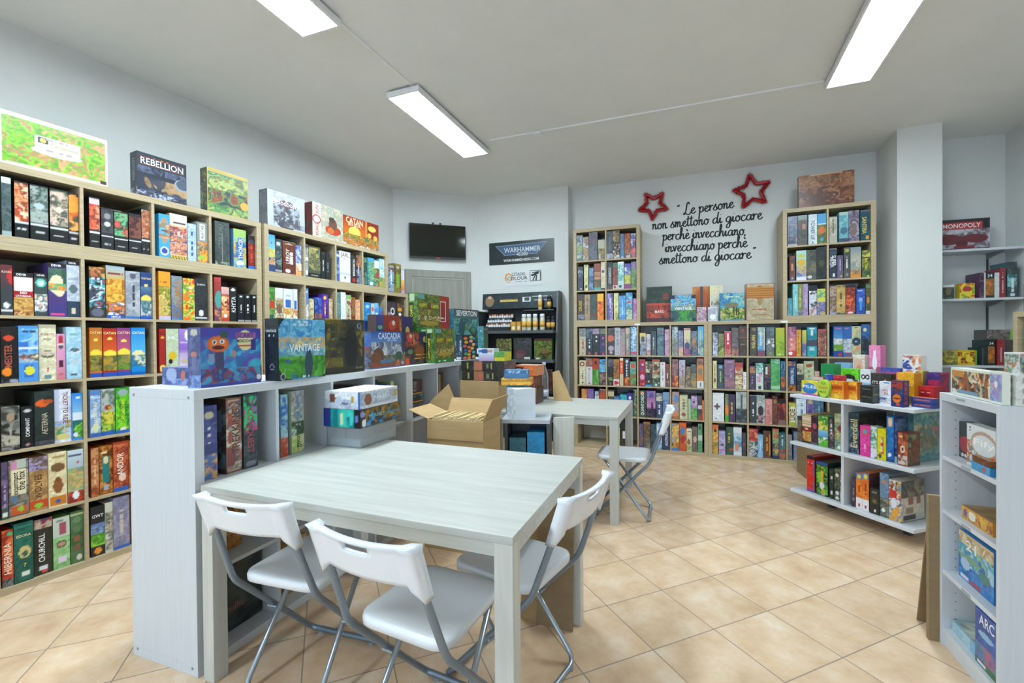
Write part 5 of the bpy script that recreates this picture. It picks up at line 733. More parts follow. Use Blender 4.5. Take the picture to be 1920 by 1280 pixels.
game_box|G 271 311 60 240 120 226 0|#3a4438 n0-1:3a4438,5a6a40,2a3430,6a7050 e.5,.8,.3,.06:e0c8c0 e.5,.25,.3,.06:ddd e.5,.08,.3,.05:ddd||#2a3430||mossy dark box with pale spots, bottom tier of low white shelf|games on the low white shelf
game_box|G 313 348 60 240 120 236 0|#d8d0e0 n.3-1:d8d0e0,b878a8,e4dce8,8a4a80 n0-.3:e0d8e4,d0c8d8||#c8c0d0||white box with purple dancer, bottom tier of low white shelf|games on the low white shelf
game_box|G 397 422 50 220 120 194 0|#4a3a48 n0-1:4a3a48,5a4858,3a2c38 V=;.5;.5;.6;a99||#3a2c38||slim plum box, bottom tier of low white shelf|games on the low white shelf
game_box|G 426 467 50 240 120 242 0|#e07a28 b0-.3:e8e4e4 b.84-1:5a78b0 e.5,.9,.3,.06:e8d048 n.32-.8:e07a28,e88a30,d86a20 V=;.5;.55;.3;a04018 e.5,.1,.2,.05:a33||||orange and white box beside the plum one, bottom tier of low white shelf|games on the low white shelf
game_box|G 468 508 50 240 120 254 0|#e07a28 b0-.3:e8e4e4 b.84-1:5a78b0 e.5,.9,.3,.06:e8d048 n.32-.8:e07a28,e88a30,d86a20 V=;.5;.55;.3;a04018 e.5,.1,.2,.05:a33||#8a4a38 n.05-.9:8a4a38,4a3038,6a4a50||orange and white box beside the dark skull one, bottom tier of low white shelf|games on the low white shelf
game_box|G 518 574 45 200 120 168 0|#2f302a n0-1:2f302a,3a3c34,26271f e.5,.5,.3,.1:5a5038 e.5,.5,.18,.06:7a6a40 e.55,.12,.15,.05:dde T=;.5;.85;.5;886||#26271f||short black box with bronze emblem, bottom tier of low white shelf|games on the low white shelf
game_box|G 575 627 50 270 120 284 0|#6a88a8 b.0-.45:5a6058 n.45-1:6a88a8,7a98b8,5a7898 n0-.42:6a6a58,4a5048,8a8878 e.5,.8,.3,.05:b08a70 e.4,.15,.2,.05:dee||#6a7078 n.1-.9:6a7078,7a6a58,586068||blue grey desert box, bottom tier of low white shelf|games on the low white shelf
game_box|G 635 704 40 220 120 260 0|#b8b0a8 n.02-.98:d8d4d0,c85a38,5a6a78,e8e4e0,3a3a3a,d8a050,7a98a8:.025 r.05,.55,.6,.75:c83a30 e.4,.45,.25,.12:dde e.5,.2,.3,.1:e0a040||#b8b4a8 k:3a3530 n.05-.6:b8b4a8,c8c0b0,a8a498 n.6-1:4a5048,5a5a50,3a4040,7a7468 r.3,.42,.5,.6:8a5a48 r.65,.42,.85,.6:7a5a48 r.2,.2,.5,.36:8a7a60 r.1,.04,.9,.16:3a3a36 r.62,.06,.95,.2:b0b0ac||white comic strip box at the shelf end|games on the low white shelf'''
EXTRA_TEXT = ['WARHAMMER','40,000','WARHAMMER40000.COM','CITADEL','COLOUR','MONOPOLY','PALEO','PLANET','UNKNOWN','GUACA','MOLE','OLE','TREKKING','CONQUEST','gnome','Fify','21','ARC','34','Cthulhu']
load_text(EXTRA_TEXT+[q.replace('_',' ') for q in re.findall(r'(?:^|[ |])[TVD]([^;|\s=][^;|\s]*);[\d.]+;[\d.]+;[\d.]+;\w+', SHELF+'\n'+DISPLAY)])
# ------------------------------------------------------------------ the room
CH = 3.185
W_ = [(-2.964,2.629),(-1.474,5.637),(-.448,6.028),(.711,5.592),(.777,5.734),(3.744,4.63)]
BL, BR = (-5.47,-2.43), (1.75,-5.13)
ring = [BL]+[W_[1],W_[2],W_[3],W_[4],(4.72,4.27),BR]
struct(obj('floor', MB().prism([(-6,-3),(-1.6,5.9),(-.4,6.3),(4.9,4.4),(2,-5.6)],-.1,0), TILE))
struct(obj('ceiling', MB().prism([(-6,-3),(-1.6,5.9),(-.4,6.3),(4.9,4.4),(2,-5.6)],CH,CH+.1), CEIL))
def wall(name, a, b, th=.12, z0=0, z1=CH, e0=0, e1=0):
    t = math.atan2(b[1]-a[1], b[0]-a[0]); L = math.hypot(b[0]-a[0], b[1]-a[1])
    return struct(obj(name, MB().box(-e0,L+e1,0,th,z0,z1), WALL, M=TR(a[0],a[1],0,t)))
wall('wall_left', BL, W_[1]); wall('wall_back_left', W_[1], W_[2]); wall('wall_back_middle', W_[2], W_[3]); wall('wall_back_step', W_[3], W_[4])
wall('wall_back', W_[4], W_[5], e1=.2); wall('wall_back_right', (4.03,4.44), (4.654,4.236), e1=.1); wall('wall_right', (4.654,4.236), BR)
struct(obj('pillar', MB().prism([(3.545,4.13),(3.838,4.002),(4.04,4.47),(3.9,4.66),(3.755,4.62)],0,CH), WALL))
# shop front behind the camera: low wall, lintel, mullions and two panes
t = math.atan2(BL[1]-BR[1], BL[0]-BR[0]); L = math.hypot(BL[0]-BR[0], BL[1]-BR[1]); MR = TR(BR[0],BR[1],0,t)
struct(obj('wall_rear', MB().box(0,L,0,.12,0,.3), WALL, M=MR)); struct(obj('wall_rear_top', MB().box(0,L,0,.12,2.65,CH), WALL, M=MR))
for i,(x0,x1) in enumerate(((.0,.9),(6.8,L))): struct(obj('wall_rear_pier', MB().box(x0,x1,0,.12,.3,2.65), WALL, M=MR))
wf_ = MB()
for x in (.9,3.82,6.72): wf_.box(x,x+.08,.02,.1,.3,2.65)
struct(obj('window_1', wf_.box(.98,6.72,.02,.1,.3,.38).box(.98,6.72,.02,.1,2.57,2.65), mat('window_frame','5a5f62',.4), M=MR))
# door with its frame, beneath the television
dr = thing('door', 'grey wood door with flat frame under the television', 'door', F('V',.13,0,0)); dr['kind'] = 'structure'; dr.name = 'door_1'
obj('door_frame', MB().box(0,.09,-.03,-.001,0,2.18).box(.77,.86,-.03,-.001,0,2.18).box(.09,.77,-.03,-.001,2.09,2.18), DOORW, dr, bevel=.003)
obj('door_stop', MB().box(.09,.77,-.02,-.001,2.07,2.09).box(.09,.105,-.02,-.001,0,2.07).box(.755,.77,-.02,-.001,0,2.07), mat('door_stop_grey','a3a299',.5), dr)
dp_ = obj('door_panel', MB().box(.105,.755,-.012,-.001,0,2.07), DOORW, dr)
obj('door_handle', MB().tube([(.17,-.012,1.02),(.17,-.06,1.02),(.28,-.06,1.02)],.009), STEEL, dp_, smooth=True)
# ------------------------------------------------------------------ ceiling lamps, their cable duct
def lamp(cx, cy, t, lab, L=1.245, Wd=.285):
    o = thing('ceiling_lamp', lab, 'ceiling lamp', TR(cx,cy,CH,t), 'LED ceiling panels')
    obj('lamp_frame', MB().box(0,L,0,.014,-.058,-.02).box(0,L,Wd-.014,Wd,-.058,-.02).box(0,.014,.014,Wd-.014,-.058,-.02).box(L-.014,L,.014,Wd-.014,-.058,-.02).box(0,L,0,Wd,-.022,-.018), FRAMEW, o)
    obj('diffuser', MB().box(.014,L-.014,.014,Wd-.014,-.055,-.03), LED, o)
    obj('mount', MB().box(.15,L-.15,Wd/2-.04,Wd/2+.04,-.018,0), FRAMEW, o)
lamp(-.674,3.311,R(68.2),'LED ceiling panel nearest the back wall, over the counter')
lamp(-1.42,1.47,R(69.5),'LED ceiling panel above the wall bookcase, cut by the frame edge')
lamp(2.578-.463,3.249-1.157,R(67.2),'LED ceiling panel on the pillar side of the room')
lamp(-2.35,-.95,R(69.5),'LED ceiling panel behind the camera on the bookcase side')  # extra panel out of view, added to raise the light level
def run(name, a, b, lab):
    t = math.atan2(b[1]-a[1], b[0]-a[0]); L = math.hypot(b[0]-a[0], b[1]-a[1])
    tag(obj(name, MB().box(0,L,-.007,.007,-.011,0), FRAMEW, M=TR(a[0],a[1],CH,t)), lab, 'cable duct', 'cable ducts')
run('cable_duct', (-.20,4.285), (2.325,3.335), 'white cable duct between the two far ceiling lamps')
run('cable_duct', (-1.10,2.44), (-.69,3.42), 'white cable duct between the two lamps over the counter')
jb = thing('junction_box', 'small white junction box on the ceiling cable duct', 'junction box', TR(.25,4.112,CH,R(-20.6)))
obj('housing', MB().box(-.035,.035,-.025,.025,-.03,-.011), FRAMEW, jb, bevel=.003); obj('cable_gland', MB().box(-.05,-.035,-.008,.008,-.02,-.011), FRAMEW, jb)
# ------------------------------------------------------------------ cube bookcases
def cubes(lab, f, s0, z0, cols, rows, m=OAK, mh=OAKH, dep=.39, tags=(), name='bookcase', screws=False):
    o = thing(name, lab, 'bookcase', F(f,s0,0,z0)); Wd = 2*ED+cols*PT-DV; Hh = 2*ED+rows*PT-DV
    for z in (0,Hh-ED): tb_ = obj('top_board' if z else 'base_board', MB().box(0,Wd,0,dep,z,z+ED), mh, o, bevel=.0015)
    sides = []
    for x in (0,Wd-ED): sides.append(obj('side_board', MB().box(x,x+ED,.0004,dep,ED,Hh-ED), m, o, bevel=.0015))
    for r_ in range(1,rows): obj('shelf', MB().box(ED,Wd-ED,.0006,dep-.001,ED+r_*PT-DV,ED+r_*PT), mh, o)
    for c_ in range(1,cols): obj('divider', MB().box(ED+c_*PT-DV,ED+c_*PT,.0012,dep-.001,ED,Hh-ED), m, o)
    for s_,z_,w_ in tags: obj('paper_tag', MB().box(s_,s_+w_,-.0012,0,z_,z_+.018), FRAMEW, tb_)
    if screws:
        for y_,z_ in ((.03,.03),(.36,.03),(.03,Hh-.03),(.36,Hh-.03)): obj('screw', MB().lathe([(.006,0),(.005,.0015)],n=10), DARKST, sides[0], M=Matrix.Translation((0,y_,z_)) @ Matrix.Rotation(-PI/2,4,'Y'))
    return o
cubes('tall oak cube bookcase full of game boxes along the side wall', 'A', -PT, 0, 5, 5)
cubes('low oak cube unit on top of the wall bookcase', 'A', 0, H5, 4, 1)
cubes('oak cube bookcase between the wall bookcase and the grey door', 'B', .001, 0, 5, 5)
cubes('low oak cube unit on top of the door bookcase', 'B', .001, H5, 4, 1)
cubes('oak cube bookcase at the back wall beside the paint rack', 'L', 0, 0, 4, 4, tags=((.70,H4-.03,.06),))
cubes('oak cube bookcase at the back wall beside the pillar', 'R', .002, 0, 4, 4, tags=((.68,H4-.03,.06),))
cubes('narrow oak cube tower on the far bookcase below a red star', 'l', 0, H4, 2, 3)
cubes('narrow oak cube tower on the pillar bookcase under a stormy game', 'r', 0, H4, 2, 3)
cubes('white cube shelf forming the counter end nearest the tables', 'K', 0, 0, 4, 3, WHITE, WHITE, name='counter_shelf', screws=True)
cubes('white cube shelf continuing the counter towards the grey door', 'K', 1.465, 0, 4, 3, WHITE, WHITE, name='counter_shelf')
FR['KR'] = (3.75,3.36,R(-104))
cubes('oak cube bookcase at the edge of view beyond the white shelf', 'KR', 0, 0, 2, 4)
# ------------------------------------------------------------------ every game box on the shelves
u_, z_, place = 'A', 0, ''
for ln in SHELF.strip().split('\n'):
    if ln[0] == '@':
        u_, z_, place = ln[1:].split(' ',2); z_ = int(z_)/1000; continue
    a_, art, desc = ln.split('|'); s0, s1, h, d, dep = [int(q)/1000 for q in a_.split()]
    card_box('game_box', F(u_,s0,d,z_+.0004), s1-s0, dep, h, art, label=desc+', '+place, cat='game box', group='game boxes in '+place if 'row' in place else 'game boxes '+place)
for ln in DISPLAY.strip().split('\n'):
    kind, geo, fr_, sd_, rg_, tp_, lab, grp = ln.split('|'); f, *q = geo.split(); s0,s1,d,dep,z0,h = [int(x)/1000 for x in q[:6]]; rot = float(q[6])
    if kind == 'game_tin':
        M = F(f,(s0+s1)/2,d,z0); Wd = s1-s0
        def egg(k, dz=0): return [(k*Wd/2*math.sin(a_)*(1-.12*math.cos(a_)), h/2-k*h/2*math.cos(a_)) for a_ in np.linspace(0,2*PI,28,endpoint=False)]
        vs = []; fs = []
        for y_,k_ in ((.004,.94),(0,.9),(.004,1),(dep-.003,1),(dep,.95)): vs += [(x,y_,z) for x,z in egg(k_)]
        for i in range(1,4): fs += [(i*28+j,i*28+(j+1)%28,(i+1)*28+(j+1)%28,(i+1)*28+j) for j in range(28)]
        fs += [tuple(range(28,56)), tuple(range(139,111,-1))]
        P = np.array(vs); c_ = np.tile(lin('9ac03a'),(len(vs),1)); c_[28:56] = lin('b4cf46')
        tin = bpy.data.objects.new('game_tin', color_mesh('game_tin', vs, fs, c_)); COL.objects.link(tin); tin.matrix_world = M; tag(tin, lab, 'tin', grp)
        titles_on(tin, (-Wd/2,0,0), (Wd,0,0), (0,0,h), [('T','OLE',.5,.78,.4,'3a7a28'),('T','GUACA',.5,.55,.8,'c04a28'),('T','MOLE',.5,.32,.55,'3a7a28')])
        continue
    card_box(kind, F(f,s0,d,z0+.0005,rot), s1-s0, dep, h, fr_, sd_, rg_, tp_, cell=.0055 if kind=='game_box' else .0034, label=lab, cat='riser' if kind=='display_riser' else 'game box', group=grp or None)
# boxes inside the white counter
g = 'games inside the white counter'
def kb(s0,s1,d,dep,z0,h,fr_,lab,left='',right='',top=''):
    card_box('game_box', F('K',s0,d,z0+.0005), s1-s0, dep, h, fr_, left, right, top, label=lab, cat='game box', group=g)
zt, zm, zb = ED+2*PT, ED+PT, ED
kb(.047,.112,.03,.3,zt,.30,'#4a5088 n.0-.35:4a5a98,e0a860,5a78b0,c8b080 n.35-1:4a5088,565c94,40467a e.5,.87,.3,.05:c8c0a0 e.5,.7,.1,.02:dde e.5,.6,.1,.02:dde e.5,.5,.1,.02:dde','indigo box with white dots in the counter\'s first cube')
kb(.155,.225,.035,.3,zt,.318,'#c8b8a0 k2:8a5a48 n.05-.95:c8b8a0,8a8078,d8ccb8,a86a58,5a5a60:.02 r.05,.1,.5,.35:8a4a48 VTREKKING;.62;.55;.6;5a4038 V=;.25;.6;.4;a05048','beige box with brown vertical title in the counter\'s first cube',left='#4a3a34 n.05-.9:4a3a34,5a4a40,3f302c,6a7a80 r.3,.55,.9,.85:7a8a90')
kb(.232,.300,.03,.3,zt,.325,'#3a4448 n.0-1:3a4448,465256,2f383c n.5-.98:3ab080,4a98c8,c04a68,8a5aa8,3a4448,3ac070 DCONQUEST;.45;.5;.6;b04a58 e.5,.06,.4,.04:8a8a98','dark box with neon green and pink swirls in the counter\'s first cube')
kb(.43,.47,.035,.3,zt,.30,'#8ab8c8 n.2-.95:8ab8c8,3a6ab0,a8c8d0 n0-.3:b8a088,c0503a','pale blue narrow box in the counter\'s second cube',left='#7ab0c0 n.3-.98:7ab0c0,98c0cc,6aa0b0 e.5,.65,.22,.28:2a68b0 e.3,.4,.2,.2:a8a098 n.02-.35:b04a38,3a5a98,d8a848,98a0a0,8a3a48')
kb(.488,.565,.03,.3,zt,.31,'#a8b498 n.5-1:98a0a8,7a8088,b0b0a0,8a7a68 n.3-.5:5a4a60,c8c8d0,6a9a48,3f5038 n.02-.3:c8d488,a8c058,d8d8a8 Vgnome;.6;.24;.3;3a4a38 V=;.5;.75;.35;5a80a8','pale green box with gnome title in the counter\'s second cube')
kb(.96,1.02,.05,.28,zt,.29,'#3a3a38 n.4-1:8a5a68,c8a0a8,4a4a48','dark pink flecked box in the counter\'s third cube')
kb(1.10,1.17,.06,.28,zt,.31,'#4a3a40 n0-1:4a3a40,8a6068,c8b0b0,3a3038','plum flecked box in the counter\'s fourth cube')
kb(1.172,1.22,.08,.28,zt,.30,'#3a6a78 n0-1:3a6a78,4a8090,2a5060','teal box in the counter\'s fourth cube')
kb(1.23,1.262,.015,.3,zt,.27,'#2a5a98 n0-1:2a5a98,3a6aa8','thin blue box in the counter\'s fourth cube')
kb(1.265,1.30,.012,.3,zt,.285,'#98a878 n.3-1:98a878,a8b888 n0-.3:2a3028 VAGE OF WAR;.5;.6;.5;3a4a30'.replace('VAGE OF WAR;.5;.6;.5;3a4a30','V=;.5;.6;.5;3a4a30'),'pale olive box with black foot in the counter\'s fourth cube')
for i,(h_,c_,lab) in enumerate(((.10,'#2a2c30 n.1-.9:2a2c30,3a3f48,5a6068','lowest flat black box stacked beside the counter joint'),(.07,'#2f3a44 b0-.12:c88a38 b.88-1:c88a38 n.2-.8:2f3a44,5a8098,222','orange edged flat box stacked beside the counter joint'),(.09,'#2a2428 n.1-.9:2a2428,5a4048,3a2a30 V=;.5;.5;.8;777','topmost flat dark box stacked beside the counter joint'))):
    kb(1.51,1.70,.04+.004*i,.27,zt+(0,.101,.172)[i],h_,c_,lab)
kb(1.865,1.89,.02,.28,zt,.27,'#c87848 n0-1:c87848,b05838,4a7a48 b.2-.4:3a7a48 b0-.2:c04a30','thin orange and green box in the counter\'s later cube')
kb(1.895,1.925,.02,.28,zt,.28,'#7a6a58 n0-1:7a6a58,8a7a68','thin tan box in the counter\'s later cube')
kb(1.93,2.02,.05,.28,zt,.29,'#4a3020 n0-1:4a3020,5a3c28,3a2418 r.1,.2,.45,.85:b8b0a0','dark brown box with pale panel in the counter\'s later cube')
kb(.075,.155,.06,.3,zm,.30,'#24384f n0-1:24384f,2c4460,1c2e42 e.5,.35,.25,.08:b0a058 e.5,.35,.13,.04:24384f T5;.45;.72;.3;c8c8b0'.replace('T5;.45;.72;.3;c8c8b0','e.4,.72,.25,.06:8a98a0'),'navy box with gold emblem below the table top')
kb(.19,.27,.1,.28,zm,.20,'#8a5a2a n0-1:8a5a2a,a87038,6a4020,c89048','orange brown box below the table top')
kb(.08,.36,.09,.08,zb,.30,'#2c3230 n0-1:2c3230,38403d,222826,3f4844:.06 n.3-.9:2c3230,343b39,46504c:.09 r.3,.26,.62,.275:a04030 TCthulhu;.45;.33;.45;8a5a50','large black game with red underlined script, low in the counter')
kb(.50,.62,.08,.26,zb,.26,'#c8a070 n0-1:c8a070,a88050','tan box low in the counter behind the chairs')
# ------------------------------------------------------------------ wall things
def flat_sign(name, lab, cat, f, s0, z0, w_, h_, art, titles=(), th=.006, d=0):
    o = card_box(name, F(f,s0,-th-d,z0), w_, th, h_, art, cell=.008, label=lab, cat=cat); titles_on(o,(0,0,0),(w_,0,0),(0,0,h_),titles,'lettering',.0012); return o
sg = flat_sign('shop_sign','dark sign with white lettering on a blue winged badge','sign','D',.168,2.261,.89,.293,'#222b2c n0-1:222b2c,263031',
    [('T','WARHAMMER',.52,.62,.56,'c4ced4'),('T','40,000',.52,.40,.17,'c4ced4'),('T','WARHAMMER40000.COM',.5,.17,.54,'d8dedc')])
bd = MB().add([(.09,-.0004,.245),(.80,-.0004,.26),(.66,-.0004,.115),(.22,-.0004,.115)],[(0,3,2,1)]); obj('badge_edge', bd, mat('badge_edge','8296b0',.5), sg)
bd = MB().add([(.105,-.0006,.238),(.785,-.0006,.252),(.655,-.0006,.121),(.226,-.0006,.121)],[(0,3,2,1)]); obj('badge', bd, mat('badge_blue','3f5878',.5), sg)
cs = flat_sign('paint_sign','white sign with orange paint splash below the dark sign','sign','D',.366,1.973,.54,.218,'#d4d6d6 e.14,.5,.1,.28:d8923a e.14,.5,.065,.19:d4d6d6 n.28-.3:d4d6d6,d8d8d8 r.68,.24,.96,.86:2a2c2c r.7,.27,.94,.83:d4d6d6 n.78-.82:d4d6d6,d6d6d6 T=;.45;.25;.3;889',
    [('T','CITADEL',.4,.7,.36,'4a4c4c'),('T','COLOUR',.36,.46,.52,'2a2c2c')])
hm = MB(); 
for q in (((.40,.065),(.415,.06),(.46,.15),(.445,.155)),((.375,.13),(.47,.17),(.5,.15),(.4,.115)),((.44,.06),(.46,.06),(.465,.13),(.45,.13)),((.39,.15),(.40,.165),(.5,.178),(.5,.168))): hm.add([(x,-.0006,z) for x,z in q],[(0,1,2,3)])
obj('hammer_emblem', hm, INK, cs)
tv = thing('television', 'black flat television fixed above the grey door', 'television', F('V',.185,-.075,2.32)); tv.matrix_world = tv.matrix_world @ Matrix.Rotation(R(2.5),4,'X') @ Matrix.Rotation(R(-.6),4,'Y')
obj('bezel', MB().box(0,.725,0,.035,0,.432), BLACK, tv, bevel=.004); obj('screen', MB().box(.008,.717,-.0015,.002,.022,.424), SCREEN, tv)
obj('chin', MB().box(.0,.725,-.004,.0,0,.02), mat('tv_chin','2a2c2d',.3), tv); obj('badge_light', MB().box(.34,.385,-.006,-.003,-.006,.012), mat('tv_red','b8403a',.4), tv)
wb_ = obj('wall_bracket', MB().box(.25,.47,.035,.07,.1,.33), BLACK, tv)
for x in (.29,.385): obj('bracket_tab', MB().box(x,x+.025,.01,.03,.432,.455), BLACK, wb_)
# vinyl quotation, written with a brush alphabet
GL = {'a':(1.2,[[(.95,.85),(.6,1),(.22,.7),(.15,.25),(.45,.02),(.8,.35),(.95,.95),(.9,.3),(1.02,.02),(1.3,.3)]]),
'c':(.95,[[(.85,.8),(.6,1),(.22,.7),(.15,.3),(.45,0),(.8,.12),(1.05,.35)]]),
'd':(1.25,[[(.9,.85),(.6,1),(.22,.7),(.15,.25),(.45,.02),(.8,.35),(.95,.8)],[(1.2,2.05),(1,1.1),(.93,.3),(1.08,.02),(1.35,.3)]]),
'e':(.92,[[(.05,.3),(.5,.55),(.75,.85),(.52,1.02),(.22,.7),(.2,.25),(.5,0),(.82,.15),(1.0,.35)]]),
'g':(1.15,[[(.95,.85),(.6,1),(.22,.7),(.15,.3),(.45,.05),(.8,.35),(.95,.95),(.9,0),(.7,-.8),(.35,-.95),(.2,-.6),(.6,-.15),(1.25,.3)]]),
'h':(1.08,[[(-.05,.2),(.42,1.4),(.5,2),(.32,2.1),(.2,1.3),(.12,0)],[(.14,.35),(.48,.95),(.75,.85),(.72,.3),(.85,.02),(1.15,.3)]]),
'i':(.58,[[(.02,.25),(.26,.95),(.2,.3),(.33,.02),(.65,.3)],[(.34,1.42),(.38,1.5)]]),
'L':(1.35,[[(1.15,1.75),(.98,2.15),(.7,1.9),(.52,.9),(.3,.15),(.05,.02),(.15,.3),(.5,.1),(1,-.12),(1.42,.28)]]),
'm':(1.42,[[(.02,.8),(.2,.98),(.15,0)],[(.16,.4),(.45,.97),(.6,.8),(.55,0)],[(.56,.4),(.88,.97),(1.06,.8),(1.02,.2),(1.15,.02),(1.45,.3)]]),
'n':(1.02,[[(.02,.8),(.2,.98),(.15,0)],[(.16,.4),(.5,.97),(.7,.8),(.66,.2),(.8,.02),(1.08,.3)]]),
'o':(1.0,[[(.55,1),(.2,.75),(.15,.3),(.45,0),(.8,.3),(.8,.75),(.55,1.02),(.7,.8),(1.1,.9)]]),
'p':(1.02,[[(.02,.75),(.25,1.02),(.2,0),(.05,-1.15)],[(.2,.5),(.52,1),(.86,.8),(.8,.25),(.5,.02),(.25,.2)],[(.75,.15),(1.05,.3)]]),
'r':(.78,[[(.0,.7),(.2,1.05),(.18,0)],[(.18,.4),(.45,.9),(.68,.97),(.82,.8)]]),
's':(.85,[[(-.02,.2),(.42,.9),(.55,1.12),(.46,.8),(.72,.4),(.58,.05),(.25,.02),(.12,.18)],[(.62,.08),(.95,.32)]]),
't':(.62,[[(.36,1.85),(.2,.6),(.3,.04),(.66,.28)],[(-.1,1.3),(.75,1.42)]]),
'v':(.92,[[(.02,.8),(.2,.95),(.4,.05),(.76,.95),(1,.88)]]),
',':(.4,[[(.14,.12),(.04,-.28)]]),'.':(.4,[[(.1,.05),(.16,.1)]]),'"':(.55,[[(.1,1.9),(.07,1.6)],[(.34,1.93),(.31,1.63)]]),' ':(.62,[])}
GL['è'] = (GL['e'][0], GL['e'][1]+[[(.3,1.75),(.58,1.4)]])
q_ = thing('wall_lettering', 'black handwritten style quotation lettered on the back wall', 'wall lettering', F('Q',0,0,0))
def vinyl(text, s0, z0, s1, z1, xh=.064):
    tot = sum(GL[c][0] for c in text); k = (s1-s0)/tot; x = 0; mb = MB(); sl = (z1-z0)/(s1-s0)
    for c in text:
        adv, strokes = GL[c]
        for st in strokes:
            P = smooth_path([(p[0],p[1],0) for p in st],6); n = len(P)
            for i,p in enumerate(P): P[i] = Vector((s0+(x+p.x)*k, 0, z0+(x+p.x)*k*sl+p.y*xh))
            L_, R_ = [], []
            for i,p in enumerate(P):
                tn = P[min(i+1,n-1)]-P[max(i-1,0)]; tn.normalize(); nr = Vector((-tn.z,0,tn.x)); wd = xh*(.075+.05*abs(tn.z)); L_.append(p+nr*wd); R_.append(p-nr*wd)
            vs = [(a.x,-.002,a.z) for a in L_]+[(a.x,-.002,a.z) for a in R_]
            mb.add(vs,[(i+n,i+1+n,i+1,i) for i in range(n-1)])
        x += adv
    obj('text_line', mb, INK, q_)
vinyl('" Le persone',1.262,2.722,1.858,2.752); vinyl('non smettono di giocare',.977,2.583,2.142,2.596); vinyl('perchè invecchiano,',1.092,2.444,1.985,2.436)
vinyl('invecchiano perchè',1.121,2.303,1.993,2.298); vinyl('smettono di giocare."',1.054,2.165,2.085,2.168)
# tinsel stars
def star(s, z, ro, ph, lab):
    mb = MB(); pts = []
    for i in range(10):
        a = ph+PI*i/5; r_ = ro if i%2 == 0 else ro*.47; pts.append((r_*math.cos(a),-.035,r_*math.sin(a)))
    P = []
    for i in range(10):
        a, b = Vector(pts[i]), Vector(pts[(i+1)%10]); P += [a.lerp(b,k/9) for k in range(9)]
    mb.tube(P+[P[0]],.016,6)
    for p in P:
        for _ in range(34):
            d = Vector((random.gauss(0,1),random.gauss(0,.7),random.gauss(0,1))).normalized(); q = d.orthogonal().normalized()*.0026; l_ = random.uniform(.026,.048); e = p+d*l_
            if e.y > -.002: e.y = -.002
            mb.add([p-q,p+q,e],[(0,1,2)])
    tag(obj('tinsel_star', mb, TINSEL, M=F('Q',s,0,z)), lab, 'star decoration', 'red tinsel stars')
star(.993,2.866,.165,R(50),'red tinsel star above the narrow tower at the far bookcase')
star(2.039,2.905,.185,R(26),'red tinsel star above the end of the quotation')
# wall shelves beyond the pillar
for i,(z,lab) in enumerate(((2.083,'topmost white wall shelf beyond the pillar'),(1.63,'middle white wall shelf beyond the pillar'),(1.015,'lowest white wall shelf beyond the pillar'))):
    o = thing('wall_shelf', lab, 'shelf', F('S',.02,-.26,z), 'white wall shelves beyond the pillar')
    obj('board', MB().box(0,.62,0,.255,-.022,0), WHITE, o, bevel=.002)
    obj('bracket', MB().add([(.49,.02,-.022),(.505,.02,-.022),(.505,.25,-.022),(.49,.25,-.022),(.493,.02,-.028),(.502,.02,-.028),(.502,.25,-.075),(.493,.25,-.075)],[(0,1,2,3),(4,7,6,5),(0,4,5,1),(1,5,6,2),(2,6,7,3),(3,7,4,0)]), mat('bracket_grey','8a908e',.5), o)
tag(obj('shelf_rail', MB().box(.515,.528,-.012,-.001,.6,2.06), RACKG, M=F('S',0,0,0)), 'slim grey upright rail carrying the wall shelves', 'rail')
def sb(kind, s0,s1,d,dep,z,h,art,lab,right='',top='',titles=()):
    o = card_box(kind, F('S',s0,-d,z+.0005), s1-s0, dep, h, art, '', right, top, cell=.006, label=lab, cat='game box', group='games on the wall shelves beyond the pillar'); titles_on(o,(0,0,0),(s1-s0,0,0),(0,0,h),titles); return o
sb('board_game_box',.06,.435,.2,.05,2.083,.285,'#2a2a2c k3:33363a n.05-.66:8a8088,a8a0a8,6a5f66,b8b4bc:.05 e.2,.35,.3,.17:6a3038 e.72,.36,.25,.14:6a3038 e.45,.2,.12,.12:5a2a30 r.05,.68,.86,.9:a83a3a r.06,.7,.85,.88:b04242 r.3,.06,.7,.13:7a3038','black framed board game with red title bar on topmost wall shelf',titles=[('T','MONOPOLY',.45,.79,.74,'eee8e8')])
sb('card_game_box',.066,.149,.25,.1,1.63,.13,'#3a4a40 n0-1:3a4a40,2a3a38,5a6a50 e.5,.5,.25,.25:7a6a58 b.85-1:d8dcd8','small green box beside the pillar on middle wall shelf')
sb('card_game_box',.19,.30,.25,.06,1.63,.138,'#d8c030 n0-1:d8c030,c84030,e0d040,8aa030 e.55,.4,.28,.25:e0d040 e.5,.62,.3,.18:b83a38','yellow and red fruit box on middle wall shelf')
sb('game_box',.335,.377,.25,.2,1.63,.23,'#5a3a58 n0-1:5a3a58,7a5a70,3a2838 r.75,0,1,1:d8d8d8','purple and white box on middle wall shelf')
sb('game_box',.379,.437,.25,.22,1.63,.23,'#22383a b.1-.75:d0843a n.1-.75:d0843a,c07028,8a6038 b.76-1:1d2a2c','dark box with orange panel on middle wall shelf',titles=[('T','34',.5,.87,.6,'e8e8e4')])
sb('game_box',.44,.474,.25,.2,1.63,.225,'#c8d0d0 n0-1:c8d0d0,d4dada','plain white box on middle wall shelf')
sb('game_box',.478,.518,.25,.2,1.63,.265,'#8a3038 n0-1:8a3038,963a42 D=;.5;.5;.7;d8c0c0 V=;.5;.5;.7;d8c8c8','red box with white vertical lettering on middle wall shelf')
sb('game_box',.53,.597,.25,.22,1.63,.315,'#3a6a70 n.3-.65:4a98a0,3a6a70,88c0c0 n.65-1:4a5a58,6a6a58,38484a n0-.3:30484a,3f5a5c V=;.55;.35;.4;d8e0e0 r.3,.02,.8,.1:dde','teal box with pale lettering on middle wall shelf')
